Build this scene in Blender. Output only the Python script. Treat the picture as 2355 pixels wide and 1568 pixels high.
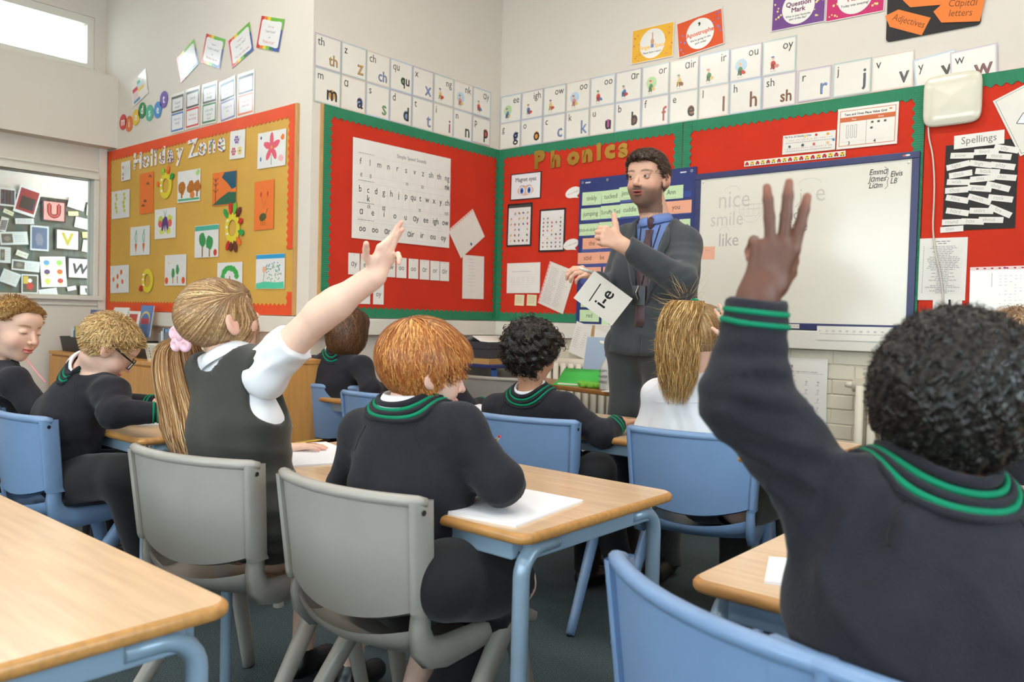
import bpy, bmesh, math, random
import numpy as np
from mathutils import Vector, Matrix

for o in list(bpy.data.objects):
    bpy.data.objects.remove(o)
scene = bpy.context.scene
COL = scene.collection
random.seed(7)
RNG = np.random.default_rng(7)

# ------------------------------------------------------------------ camera
FPX, YAW, PITCH, ROLL = 1858.2, 0.705, -0.0288, 0.0254
CAM = np.array([3.8086, -4.2864, 1.14])
_f0 = np.array([-math.sin(YAW), math.cos(YAW), 0.0]); _r0 = np.array([math.cos(YAW), math.sin(YAW), 0.0])
_u0 = np.array([0.0, 0.0, 1.0])
FWD = _f0 * math.cos(PITCH) + _u0 * math.sin(PITCH)
_u1 = -_f0 * math.sin(PITCH) + _u0 * math.cos(PITCH)
RIGHT = _r0 * math.cos(ROLL) + _u1 * math.sin(ROLL)
UP = -_r0 * math.sin(ROLL) + _u1 * math.cos(ROLL)
cam_data = bpy.data.cameras.new('camera')
cam_data.sensor_width = 36.0
cam_data.lens = FPX / 2355.0 * 36.0
cam_data.clip_start = 0.02
cam_data.dof.use_dof = True
cam_data.dof.focus_distance = 2.6
cam_data.dof.aperture_fstop = 5.0
cam = bpy.data.objects.new('camera', cam_data)
COL.objects.link(cam)
_m = Matrix.Identity(4)
for i in range(3):
    _m[i][0] = RIGHT[i]; _m[i][1] = UP[i]; _m[i][2] = -FWD[i]; _m[i][3] = CAM[i]
cam.matrix_world = _m
scene.camera = cam

def at(px, py, d):
    """world point seen at photo pixel (px, py) at distance d along the optical axis"""
    return CAM + d * (FWD + (px - 1177.5) / FPX * RIGHT - (py - 784.0) / FPX * UP)

# ------------------------------------------------------------------ light
scene.view_settings.view_transform = 'Standard'
scene.view_settings.look = 'None'
scene.view_settings.gamma = 1.0
scene.view_settings.use_curve_mapping = False
scene.view_settings.exposure = 0.0
world = bpy.data.worlds.new('sky'); scene.world = world
world.use_nodes = True
_bg = world.node_tree.nodes['Background']
_bg.inputs[0].default_value = (0.86, 0.94, 1.0, 1.0)
_bg.inputs[1].default_value = 10.0

def area_light(name, loc, size, target, power, color):
    d = bpy.data.lights.new(name, 'AREA'); d.shape = 'RECTANGLE'
    d.size, d.size_y = size; d.energy = power; d.color = color
    o = bpy.data.objects.new(name, d); COL.objects.link(o)
    o.location = loc
    o.rotation_euler = (Vector(target) - Vector(loc)).to_track_quat('-Z', 'Y').to_euler()
    return o
# daylight falling in through the big window walls behind and to the right of the camera
area_light('daylight_rear_windows', (2.3, -6.93, 1.85), (5.2, 1.7), (2.0, 0.0, 1.0), 5, (0.93, 0.97, 1.0))
area_light('daylight_right_windows', (5.63, -3.9, 1.85), (3.6, 1.7), (1.0, -3.0, 0.9), 8, (0.93, 0.97, 1.0))

# ------------------------------------------------------------------ colour and materials
def lin(c):
    out = []
    for v in c[:3]:
        v = v / 255.0
        out.append(v / 12.92 if v <= 0.04045 else ((v + 0.055) / 1.055) ** 2.4)
    return tuple(out)

MATS = {}
def M(name, rgb=None, rough=0.6, metal=0.0, spec=0.5, noise=None, bump=None, sheen=0.0, coat=0.0, vcol=False, trans=0.0, emit=None, wave=None, alpha=None):
    if name in MATS:
        return MATS[name]
    m = bpy.data.materials.new(name); m.use_nodes = True
    nt = m.node_tree; b = nt.nodes['Principled BSDF']
    b.inputs['Roughness'].default_value = rough
    b.inputs['Metallic'].default_value = metal
    b.inputs['Specular IOR Level'].default_value = spec
    b.inputs['Sheen Weight'].default_value = sheen
    b.inputs['Coat Weight'].default_value = coat
    b.inputs['Coat Roughness'].default_value = 0.12
    b.inputs['Transmission Weight'].default_value = trans
    base = None
    if vcol:
        a = nt.nodes.new('ShaderNodeAttribute'); a.attribute_name = 'Col'
        base = a.outputs['Color']
    if rgb is not None:
        b.inputs['Base Color'].default_value = (*lin(rgb), 1.0)
    if noise:   # (scale, amount, [stretch])
        tc = nt.nodes.new('ShaderNodeTexCoord'); mp = nt.nodes.new('ShaderNodeMapping')
        if len(noise) > 2: mp.inputs['Scale'].default_value = noise[2]
        n = nt.nodes.new('ShaderNodeTexNoise'); n.inputs['Scale'].default_value = noise[0]; n.inputs['Detail'].default_value = 5.0
        nt.links.new(tc.outputs['Object'], mp.inputs['Vector']); nt.links.new(mp.outputs[0], n.inputs['Vector'])
        r = nt.nodes.new('ShaderNodeMapRange'); r.inputs['From Min'].default_value = 0.3; r.inputs['From Max'].default_value = 0.7
        r.inputs['To Min'].default_value = 1.0 - noise[1]; r.inputs['To Max'].default_value = 1.0 + noise[1]
        nt.links.new(n.outputs['Fac'], r.inputs['Value'])
        mx = nt.nodes.new('ShaderNodeVectorMath'); mx.operation = 'SCALE'
        if base is not None: nt.links.new(base, mx.inputs[0])
        else: mx.inputs[0].default_value = lin(rgb)
        nt.links.new(r.outputs[0], mx.inputs['Scale']); base = mx.outputs[0]
    if base is not None:
        nt.links.new(base, b.inputs['Base Color'])
    if bump:    # (scale, strength)
        tc = nt.nodes.new('ShaderNodeTexCoord')
        n = nt.nodes.new('ShaderNodeTexNoise'); n.inputs['Scale'].default_value = bump[0]; n.inputs['Detail'].default_value = 3.0
        nt.links.new(tc.outputs['Object'], n.inputs['Vector'])
        bp = nt.nodes.new('ShaderNodeBump'); bp.inputs['Strength'].default_value = bump[1]; bp.inputs['Distance'].default_value = bump[2] if len(bump) > 2 else 0.004
        nt.links.new(n.outputs['Fac'], bp.inputs['Height']); nt.links.new(bp.outputs[0], b.inputs['Normal'])
    if wave:    # (scale, strength, direction) corrugated card
        tc = nt.nodes.new('ShaderNodeTexCoord')
        n = nt.nodes.new('ShaderNodeTexWave'); n.inputs['Scale'].default_value = wave[0]; n.bands_direction = wave[2]
        nt.links.new(tc.outputs['Object'], n.inputs['Vector'])
        bp = nt.nodes.new('ShaderNodeBump'); bp.inputs['Strength'].default_value = wave[1]; bp.inputs['Distance'].default_value = 0.002
        nt.links.new(n.outputs['Fac'], bp.inputs['Height']); nt.links.new(bp.outputs[0], b.inputs['Normal'])
    if emit:
        b.inputs['Emission Color'].default_value = (*lin(emit[0]), 1.0); b.inputs['Emission Strength'].default_value = emit[1]
    if alpha is not None:
        b.inputs['Alpha'].default_value = alpha
    MATS[name] = m
    return m

M('wall_paint', (222, 212, 200), 0.75, spec=0.25, noise=(1.3, 0.02), bump=(60, 0.06))
M('rear_darkened', (128, 126, 122), 0.8, spec=0.2, noise=(2, 0.04))  # unseen rear and right walls, darkened to cut light bouncing onto the chair backs
M('ceiling_paint', (240, 236, 228), 0.8, spec=0.2, noise=(2, 0.02))
M('white_gloss', (226, 220, 208), 0.35, noise=(3, 0.02))
M('brick_paint', (222, 212, 192), 0.55, noise=(9, 0.05), bump=(45, 0.25))
M('mortar_paint', (214, 204, 184), 0.7, noise=(9, 0.05))
M('carpet', (78, 90, 93), 0.95, spec=0.1, noise=(190, 0.45), bump=(260, 0.9, 0.006))
M('red_felt', (206, 56, 36), 0.85, spec=0.15, noise=(5, 0.05), bump=(7, 0.25, 0.01))
M('gold_paper', (214, 166, 76), 0.6, spec=0.3, noise=(3, 0.06), bump=(4, 0.4, 0.02))
M('orange_trim', (232, 82, 36), 0.55, spec=0.35, noise=(6, 0.04))
M('green_trim_v', (46, 128, 92), 0.65, spec=0.3, noise=(8, 0.05), wave=(28, 0.5, 'Y'))
M('green_trim_h', (46, 128, 92), 0.65, spec=0.3, noise=(8, 0.05), wave=(28, 0.35, 'X'))
M('raw_wood', (196, 150, 92), 0.6, noise=(12, 0.08, (1, 1, 8)))
M('paper', (236, 230, 222), 0.6, spec=0.3, noise=(14, 0.02))
M('laminate', (234, 227, 216), 0.22, spec=0.5, coat=0.35, noise=(14, 0.015))
M('print', None, 0.5, spec=0.3, vcol=True)
M('print_gloss', None, 0.25, spec=0.5, coat=0.3, vcol=True)
M('gold_card', (190, 148, 66), 0.32, metal=0.75, noise=(12, 0.06))
M('beech_top', (218, 184, 148), 0.26, spec=0.5, coat=0.25, noise=(3.5, 0.09, (1.2, 14, 14)))
M('beech_edge', (190, 136, 76), 0.35, noise=(9, 0.16, (2, 9, 9)))
M('oak_cabinet', (208, 148, 80), 0.45, noise=(4, 0.10, (10, 10, 1)))
M('frame_blue', (146, 168, 188), 0.32, noise=(20, 0.03), metal=0.15)
M('blue_plastic', (122, 150, 188), 0.33, spec=0.5, noise=(7, 0.03), bump=(420, 0.05))
M('grey_plastic', (164, 158, 150), 0.36, spec=0.5, noise=(7, 0.035), bump=(420, 0.05))
M('black_plastic', (26, 26, 28), 0.4)
M('navy_frame', (48, 52, 98), 0.4, noise=(18, 0.05))
M('navy_cloth', (36, 50, 112), 0.55, noise=(30, 0.06), bump=(120, 0.2))
M('whiteboard', (232, 225, 211), 0.18, spec=0.5)
M('black_card', (36, 33, 32), 0.7)
M('white_plastic', (232, 228, 220), 0.35)
M('radiator_paint', (226, 218, 200), 0.4, noise=(14, 0.04))
M('glass', (235, 245, 245), 0.02, trans=1.0)
M('grey_felt', (96, 98, 88), 0.9, noise=(40, 0.08))  # grey felt of the corridor display board
M('chrome', (190, 190, 190), 0.25, metal=1.0)
M('cable', (214, 206, 192), 0.5)
M('hair', None, 0.42, spec=0.35, vcol=True)
M('skin', None, 0.5, spec=0.35, vcol=True, noise=(60, 0.03), bump=(220, 0.06, 0.002))
M('jumper', (42, 41, 47), 0.92, spec=0.12, sheen=0.1, noise=(26, 0.10), bump=(330, 0.35, 0.003))
M('jumper_trim', (18, 128, 92), 0.85, spec=0.2, bump=(500, 0.3, 0.002))
M('shirt_white', (238, 238, 242), 0.75, spec=0.2, noise=(20, 0.015), bump=(24, 0.15, 0.006))
M('pinafore', (52, 52, 48), 0.7, spec=0.3, sheen=0.2, noise=(18, 0.08), bump=(300, 0.2, 0.002))
M('trouser', (34, 33, 35), 0.85, spec=0.2, sheen=0.15, noise=(20, 0.08), bump=(300, 0.25, 0.002))
M('suit', (62, 66, 70), 0.8, spec=0.2, sheen=0.2, noise=(90, 0.08), bump=(380, 0.25, 0.002))
M('suit_shirt', (112, 136, 196), 0.7, noise=(40, 0.03))
M('tie', (70, 40, 46), 0.5, sheen=0.2, noise=(60, 0.12))
M('shoe', (20, 19, 19), 0.35)

# ------------------------------------------------------------------ mesh helpers
def link(name, me, mat=None, parent=None, smooth=False):
    o = bpy.data.objects.new(name, me); COL.objects.link(o)
    if mat is not None and len(me.materials) == 0:
        me.materials.append(MATS[mat] if isinstance(mat, str) else mat)
    if smooth:
        me.polygons.foreach_set('use_smooth', np.ones(len(me.polygons), dtype=bool))
    if parent is not None: o.parent = parent
    return o

def mesh(name, v, f, mat=None, parent=None, smooth=False, col=None):
    me = bpy.data.meshes.new(name)
    v = np.asarray(v, dtype=np.float32)
    if isinstance(f, np.ndarray):
        k = f.shape[1]; n = len(f)
        me.vertices.add(len(v)); me.vertices.foreach_set('co', v.ravel())
        me.loops.add(n * k); me.loops.foreach_set('vertex_index', f.astype(np.int32).ravel())
        me.polygons.add(n); me.polygons.foreach_set('loop_start', np.arange(0, n * k, k, dtype=np.int32))
        me.update(calc_edges=True)
    else:
        me.from_pydata(v.tolist(), [], f); me.update()
    if col is not None:
        a = me.color_attributes.new('Col', 'FLOAT_COLOR', 'POINT')
        c = np.ones((len(v), 4), dtype=np.float32); c[:, :3] = col
        a.data.foreach_set('color', c.ravel())
    return link(name, me, mat, parent, smooth)

def tag(o, label, cat, group=None, kind=None):
    if label: o['label'] = label
    if cat: o['category'] = cat
    if group: o['group'] = group
    if kind: o['kind'] = kind
    return o

def struct(o):
    o['kind'] = 'structure'; return o

def empty(name, loc=(0, 0, 0), rz=0.0):
    o = bpy.data.objects.new(name, None); COL.objects.link(o)
    o.location = loc; o.rotation_euler = (0, 0, rz); o.empty_display_size = 0.1
    return o

def boxvf(x0, x1, y0, y1, z0, z1):
    v = [(x0, y0, z0), (x1, y0, z0), (x1, y1, z0), (x0, y1, z0), (x0, y0, z1), (x1, y0, z1), (x1, y1, z1), (x0, y1, z1)]
    f = [(0, 3, 2, 1), (4, 5, 6, 7), (0, 1, 5, 4), (1, 2, 6, 5), (2, 3, 7, 6), (3, 0, 4, 7)]
    return v, f

class MB:
    """collects shapes into one mesh"""
    def __init__(s): s.v = []; s.f = []
    def add(s, v, f):
        n = len(s.v); s.v += [tuple(p) for p in v]; s.f += [tuple(i + n for i in q) for q in f]; return s
    def box(s, x0, x1, y0, y1, z0, z1): return s.add(*boxvf(x0, x1, y0, y1, z0, z1))
    def tube(s, pts, r, sides=8, closed=False, flat=None, up=None):
        return s.add(*tubevf(pts, r, sides, closed, flat, up))
    def lathe(s, prof, c=(0, 0, 0), n=20, sx=1, sy=1):
        v = []; f = []; m = len(prof)
        for i in range(n):
            a = 2 * math.pi * i / n
            for r, z in prof: v.append((c[0] + r * sx * math.cos(a), c[1] + r * sy * math.sin(a), c[2] + z))
        for i in range(n):
            j = (i + 1) % n
            for k in range(m - 1): f.append((i * m + k, j * m + k, j * m + k + 1, i * m + k + 1))
        return s.add(v, f)
    def grid(s, P):
        """P: rows x cols of points"""
        R, C = len(P), len(P[0]); v = [p for row in P for p in row]
        f = [(i * C + j, i * C + j + 1, (i + 1) * C + j + 1, (i + 1) * C + j) for i in range(R - 1) for j in range(C - 1)]
        return s.add(v, f)
    def prism(s, poly, z0, z1):
        n = len(poly); v = [(x, y, z0) for x, y in poly] + [(x, y, z1) for x, y in poly]
        f = [tuple(range(n))[::-1], tuple(range(n, 2 * n))] + [(i, (i + 1) % n, (i + 1) % n + n, i + n) for i in range(n)]
        return s.add(v, f)
    def build(s, name, mat, parent=None, smooth=False, bevel=0, seg=2, solidify=0, sub=0):
        me = bpy.data.meshes.new(name); me.from_pydata(s.v, [], s.f); me.update()
        if solidify or bevel or sub:
            bm = bmesh.new(); bm.from_mesh(me)
            if solidify:
                bmesh.ops.recalc_face_normals(bm, faces=bm.faces)
                bmesh.ops.solidify(bm, geom=bm.faces[:], thickness=solidify)
            if bevel:
                bmesh.ops.remove_doubles(bm, verts=bm.verts, dist=1e-5)
                es = [e for e in bm.edges if len(e.link_faces) == 2 and e.calc_face_angle(0) > 0.6]
                bmesh.ops.bevel(bm, geom=es, offset=bevel, segments=seg, affect='EDGES', profile=0.5, clamp_overlap=True)
            bm.to_mesh(me); bm.free()
        o = link(name, me, mat, parent, smooth)
        return o

def tubevf(pts, r, sides=8, closed=False, flat=None, up=None):
    """tube along points; r a number or one per point; flat=(a,b) scales the section along frame axes"""
    P = np.asarray(pts, float); n = len(P)
    r = np.full(n, r, float) if np.isscalar(r) else np.asarray(r, float)
    if closed: T = np.roll(P, -1, 0) - np.roll(P, 1, 0)
    else:
        T = np.empty_like(P); T[1:-1] = P[2:] - P[:-2]; T[0] = P[1] - P[0]; T[-1] = P[-1] - P[-2]
    T /= (np.linalg.norm(T, axis=1, keepdims=True) + 1e-12)
    u = np.array(up, float) if up is not None else (np.array([0, 0, 1.0]) if abs(T[0][2]) < 0.9 else np.array([1.0, 0, 0]))
    v = []; a, b = flat if flat else (1, 1)
    for i in range(n):
        if up is not None: u = np.array(up, float)
        u = u - T[i] * (u @ T[i]); u /= (np.linalg.norm(u) + 1e-12); w = np.cross(T[i], u)
        for k in range(sides):
            t = 2 * math.pi * k / sides
            v.append(P[i] + r[i] * (a * math.cos(t) * u + b * math.sin(t) * w))
    f = []
    for i in range(n if closed else n - 1):
        j = (i + 1) % n
        for k in range(sides):
            l = (k + 1) % sides
            f.append((i * sides + k, i * sides + l, j * sides + l, j * sides + k))
    if not closed:
        f.append(tuple(range(sides))[::-1]); f.append(tuple((n - 1) * sides + k for k in range(sides)))
    return v, f

def rbox(name, x0, x1, y0, y1, z0, z1, mat, parent=None, bevel=0.0, seg=2):
    return MB().box(x0, x1, y0, y1, z0, z1).build(name, mat, parent, bevel=bevel, seg=seg, smooth=False)

def copy_tree(o, parent=None):
    c = o.copy(); COL.objects.link(c); c.parent = parent
    for ch in [x for x in bpy.data.objects if x.parent == o]:
        copy_tree(ch, c)
    return c

# ------------------------------------------------------------------ lettering: glyph cache from the built-in font
GLYPH = {}
def load_glyphs(chars):
    objs = []
    base = {}
    for c in chars:
        cu = bpy.data.curves.new('g', 'FONT'); cu.body = c; cu.size = 1.0; cu.resolution_u = 2
        o = bpy.data.objects.new('g', cu); COL.objects.link(o)
        cu2 = bpy.data.curves.new('g', 'FONT'); cu2.body = 'H' + c + 'H'; cu2.size = 1.0; cu2.resolution_u = 1
        o2 = bpy.data.objects.new('g', cu2); COL.objects.link(o2)
        objs.append((c, o, o2))
    cu = bpy.data.curves.new('g', 'FONT'); cu.body = 'HH'; cu.resolution_u = 1
    oh = bpy.data.objects.new('g', cu); COL.objects.link(oh)
    dg = bpy.context.evaluated_depsgraph_get(); dg.update()
    hw = oh.evaluated_get(dg).dimensions[0]
    for c, o, o2 in objs:
        me = bpy.data.meshes.new_from_object(o.evaluated_get(dg))
        v = np.array([p.co[:2] for p in me.vertices]) if len(me.vertices) else np.zeros((0, 2))
        f = [tuple(p.vertices) for p in me.polygons]
        GLYPH[c] = (v, f, o2.evaluated_get(dg).dimensions[0] - hw)
        bpy.data.meshes.remove(me)
    for o in [oh] + [x for t in objs for x in t[1:]]:
        cu = o.data; bpy.data.objects.remove(o); bpy.data.curves.remove(cu)
load_glyphs("abcdefghijklmnopqrstuvwxyzABCDEFGHIJKLMNOPQRSTUVWXYZ0123456789.,?!'\"-&ɑ")

def text_width(s, size):
    return sum((GLYPH[c][2] if c in GLYPH else 0.3) for c in s) * size

class Draw:
    """flat coloured print on a sheet: polygons in sheet coordinates with their own colours"""
    def __init__(s): s.v = []; s.f = []; s.c = []; s.z = 0.0
    def poly(s, pts, rgb, dz=1.5e-4):
        s.z += dz * 0.12
        n = len(s.v); s.v += [(x, y, s.z) for x, y in pts]; s.c += [lin(rgb)] * len(pts); s.f.append(tuple(range(n, n + len(pts))))
        return s
    def rect(s, x0, x1, y0, y1, rgb): return s.poly([(x0, y0), (x1, y0), (x1, y1), (x0, y1)], rgb)
    def ell(s, x, y, rx, ry, rgb, n=14, rot=0.0, wob=0.0):
        c, q = math.cos(rot), math.sin(rot); P = []
        for i in range(n):
            t = 2 * math.pi * i / n; k = 1 + wob * random.uniform(-1, 1)
            a, b = rx * math.cos(t) * k, ry * math.sin(t) * k
            P.append((x + a * c - b * q, y + a * q + b * c))
        return s.poly(P, rgb)
    def line(s, pts, w, rgb):
        for (x0, y0), (x1, y1) in zip(pts[:-1], pts[1:]):
            dx, dy = x1 - x0, y1 - y0; l = math.hypot(dx, dy) or 1; nx, ny = -dy / l * w / 2, dx / l * w / 2
            s.poly([(x0 + nx, y0 + ny), (x0 - nx, y0 - ny), (x1 - nx, y1 - ny), (x1 + nx, y1 + ny)], rgb)
        return s
    def frame(s, x0, x1, y0, y1, w, rgb):
        s.rect(x0, x1, y0, y0 + w, rgb); s.rect(x0, x1, y1 - w, y1, rgb); s.rect(x0, x0 + w, y0, y1, rgb); return s.rect(x1 - w, x1, y0, y1, rgb)
    def text(s, t, x, y, size, rgb, align='c', rot=0.0, sx=1.0, shear=0.0, bold=0.0):
        t = t.replace('a', 'ɑ') if len(GLYPH.get('ɑ', [()])[0]) and bold == 0.0 else t
        w = text_width(t, size) * sx
        cx = {'c': -w / 2, 'l': 0.0, 'r': -w}[align]
        c, q = math.cos(rot), math.sin(rot); s.z += 3e-5
        offs = [(0, 0)] if bold == 0.0 else [(-bold, 0), (bold, 0), (0, bold), (0, -bold)]
        for ch in t:
            g = GLYPH.get(ch)
            if g is None: cx += 0.3 * size * sx; continue
            for ox, oy in offs:
                n = len(s.v); s.z += 2e-6
                for px, py in g[0]:
                    a, b = cx + (px + shear * py) * size * sx + ox, (py) * size + oy
                    s.v.append((x + a * c - b * q, y + a * q + b * c, s.z)); s.c.append(lin(rgb))
                s.f += [tuple(i + n for i in p) for p in g[1]]
            cx += g[2] * size * sx
        return s
    def squig(s, x0, x1, y, w, rgb, n=None, amp=None):
        """a run of small unreadable print"""
        x = x0
        while x < x1 - w:
            l = random.uniform(2, 6) * w; s.rect(x, min(x + l, x1), y - w * 0.42, y + w * 0.42, rgb); x += l + w * 1.1
        return s
    def put(s, parent, z, mat='print', name='printed_design'):
        if not s.v: return None
        v = np.array(s.v, dtype=np.float32); v[:, 2] += z
        return mesh(name, v, s.f, mat, parent, col=np.array(s.c, dtype=np.float32))

# ------------------------------------------------------------------ sheets on walls
class Wall:
    def __init__(s, o, u, n): s.o = np.array(o, float); s.u = np.array(u, float); s.n = np.array(n, float)
    def P(s, u, z, n=0.0):
        p = s.o + s.u * u + s.n * n; return Vector((p[0], p[1], z))
    def mat(s, u, z, n=0.0, rot=0.0):
        c, q = math.cos(rot), math.sin(rot)
        ux = Vector(s.u) * c + Vector((0, 0, 1)) * q; uy = -Vector(s.u) * q + Vector((0, 0, 1)) * c; nn = Vector(s.n)
        p = s.P(u, z, n); m = Matrix.Identity(4)
        for i in range(3): m[i][0] = ux[i]; m[i][1] = uy[i]; m[i][2] = nn[i]; m[i][3] = p[i]
        return m
YA = -1.578
WC = Wall((0, 0, 0), (1, 0, 0), (0, -1, 0))
WB = Wall((0, 0, 0), (0, 1, 0), (1, 0, 0))
WA = Wall((0, YA, 0), (1, 0, 0), (0, -1, 0))
WD = Wall((-3.45, 0, 0), (0, 1, 0), (1, 0, 0))

SHEETS = {}
def sheet(wall, name, u, z, w, h, rot, mat, label, cat, group=None, n=0.003, t=0.0009, curl=0.0, rgb=None, poly=None):
    """a sheet of paper or card pinned flat on a wall; local x right, y up, z out of the wall"""
    if rgb is not None:
        mat = M('paper_%d_%d_%d' % tuple(rgb), rgb, 0.55, spec=0.35, noise=(14, 0.03))
    if poly is None:
        nx = 6 if curl else 1
        mb = MB(); rows = []
        for zz in (0, 1):
            for j in (0, 1):
                rows.append([(-w / 2 + w * i / nx, -h / 2 + h * j, zz * t + curl * ((2 * i / nx - 1) ** 2) * (1 if j == 0 else 0.35)) for i in range(nx + 1)])
        k = nx + 1; v = [p for r in rows for p in r]; f = []
        for i in range(nx):
            f += [(2 * k + i, 2 * k + i + 1, 3 * k + i + 1, 3 * k + i), (i, k + i, k + i + 1, i + 1), (i, i + 1, 2 * k + i + 1, 2 * k + i), (k + i, 3 * k + i, 3 * k + i + 1, k + i + 1)]
        f += [(0, 2 * k, 3 * k, k), (nx, k + nx, 3 * k + nx, 2 * k + nx)]
        mb.add(v, f)
    else:
        mb = MB().prism(poly, 0, t)
    o = mb.build(name, mat)
    o.matrix_world = wall.mat(u, z, n, math.radians(rot))
    if label: tag(o, label, cat, group)
    return o
# ================================================================== THE ROOM
XR, YB, ZC = 5.7, -7.0, 3.75            # right wall, rear wall, ceiling
def slab(name, x0, x1, y0, y1, z0, z1, mat):
    return struct(rbox(name, x0, x1, y0, y1, z0, z1, mat))
slab('floor', -2.7, XR, YB, 0.0, -0.05, 0.0, 'carpet')
slab('ceiling', -2.85, XR, YB, 0.0, ZC, ZC + 0.1, 'ceiling_paint')
wall_back = slab('wall_back', 0.0, XR + 0.15, 0.0, 0.15, 0.0, ZC, 'mortar_paint')
wall_back.data.materials.clear(); wall_back.data.materials.append(MATS['wall_paint'])
slab('wall_corner', -0.15, 0.0, YA, 0.15, 0.0, ZC, 'wall_paint')
slab('wall_display', -2.85, -0.15, YA, YA + 0.15, 0.0, ZC, 'wall_paint')
# left wall: lower wall with a window to the corridor, a boxed-out beam, a high strip window above
WL0, WL1, WLZ0, WLZ1 = -5.4, -1.665, 1.225, 2.125
w = MB()
w.box(-2.70, -2.565, YB, WL0, 0, 2.336).box(-2.70, -2.565, WL1, YA, 0, 2.336).box(-2.70, -2.565, WL0, WL1, 0, WLZ0).box(-2.70, -2.565, WL0, WL1, WLZ1, 2.336)
struct(w.build('wall_left', 'wall_paint'))
slab('wall_left_beam', -2.85, -2.437, YB, YA, 2.336, 2.867, 'wall_paint')
HY1 = -1.66
w = MB()
w.box(-2.82, -2.66, YB, YA, 2.867, 2.94).box(-2.82, -2.66, YB, YA, 3.33, ZC).box(-2.82, -2.66, HY1, YA, 2.94, 3.33).box(-2.82, -2.66, YB, -6.2, 2.94, 3.33)
struct(w.build('wall_left_upper', 'wall_paint'))
# rear and right walls with their big windows (behind the camera)
w = MB()
w.box(-2.7, XR, YB - 0.15, YB, 0, 1.0).box(-2.7, XR, YB - 0.15, YB, 2.7, ZC).box(-2.7, -0.4, YB - 0.15, YB, 1.0, 2.7).box(5.0, XR, YB - 0.15, YB, 1.0, 2.7)
struct(w.build('wall_rear', 'rear_darkened'))
w = MB()
w.box(XR, XR + 0.15, YB - 0.15, 0, 0, 1.0).box(XR, XR + 0.15, YB - 0.15, 0, 2.7, ZC).box(XR, XR + 0.15, YB - 0.15, -5.8, 1.0, 2.7).box(XR, XR + 0.15, -2.0, 0, 1.0, 2.7)
struct(w.build('wall_right', 'rear_darkened'))

def window(name, frame_mb, glass, mullions=(), mat='white_gloss'):
    o = empty(name); struct(o)
    frame_mb.build('window_frame', mat, o, bevel=0.004)
    for m in mullions: MB().box(*m).build('mullion', mat, o)
    for g in glass: MB().box(*g).build('pane', 'glass', o)
    return o
# window_1: strip window high on the left
fm = MB().box(-2.76, -2.665, -6.2, HY1, 3.27, 3.33).box(-2.76, -2.665, -6.2, HY1, 2.94, 2.975).box(-2.76, -2.665, HY1 - 0.05, HY1, 2.975, 3.27).box(-2.76, -2.665, -6.2, -6.15, 2.975, 3.27)
window('window_1', fm, [(-2.722, -2.716, -6.15, HY1 - 0.05, 2.975, 3.27)], [(-2.74, -2.69, -4.25, -4.20, 2.975, 3.27)])
# window_2: glazed screen to the corridor
fm = MB().box(-2.66, -2.535, WL0, WL1, WLZ1 - 0.03, WLZ1 + 0.01).box(-2.66, -2.525, WL0, WL1 + 0.03, WLZ0 - 0.035, WLZ0).box(-2.66, -2.535, WL1 - 0.035, WL1, WLZ0, WLZ1 - 0.03).box(-2.66, -2.535, WL0, WL0 + 0.03, WLZ0, WLZ1 - 0.03)
window('window_2', fm, [(-2.62, -2.614, WL0 + 0.03, WL1 - 0.035, WLZ0, WLZ1 - 0.03)], [(-2.64, -2.56, -2.995, -2.965, WLZ0, WLZ1 - 0.03)])
for k, (za, zb) in enumerate(((WLZ0 - 0.075, WLZ0 - 0.06), (WLZ1 + 0.03, WLZ1 + 0.045))):
    struct(rbox('trim_%d' % (k + 1), -2.565, -2.55, WL0, WL1, za, zb, 'white_gloss', bevel=0.003))
struct(rbox('trim_3', -2.565, -2.545, WL1 + 0.005, YA - 0.028, 0.0, 2.336, 'white_gloss', bevel=0.003))
# rear and right windows
fm = MB()
for y0, y1 in ((YB - 0.1, YB - 0.04),):
    fm.box(-0.4, 5.0, y0, y1, 1.0, 1.06).box(-0.4, 5.0, y0, y1, 2.64, 2.7)
    for xx in (-0.4, 0.94, 2.27, 3.6, 4.94): fm.box(xx, xx + 0.06, y0, y1, 1.06, 2.64)
window('window_3', fm, [(-0.34 + 1.335 * i, 0.94 + 1.33 * i, YB - 0.075, YB - 0.07, 1.06, 2.64) for i in range(4)])
fm = MB().box(XR + 0.04, XR + 0.1, -5.8, -2.0, 1.0, 1.06).box(XR + 0.04, XR + 0.1, -5.8, -2.0, 2.64, 2.7)
for yy in (-5.8, -4.55, -3.3, -2.06): fm.box(XR + 0.04, XR + 0.1, yy, yy + 0.06, 1.06, 2.64)
window('window_4', fm, [(XR + 0.07, XR + 0.075, -5.74 + 1.25 * i, -4.55 + 1.25 * i, 1.06, 2.64) for i in range(3)])
# corridor beyond the glazed screen
slab('wall_corridor', -3.56, -3.46, -6.0, -0.6, 0.0, 3.0, 'wall_paint')
slab('floor_corridor', -3.46, -2.7, -6.0, -0.6, -0.05, 0.0, 'carpet')
slab('ceiling_corridor', -3.46, -2.86, -6.0, -0.6, 2.75, 2.85, 'ceiling_paint')
slab('wall_corridor_end', -3.56, -2.86, -0.6, -0.5, 0.0, 2.75, 'wall_paint')

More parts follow.
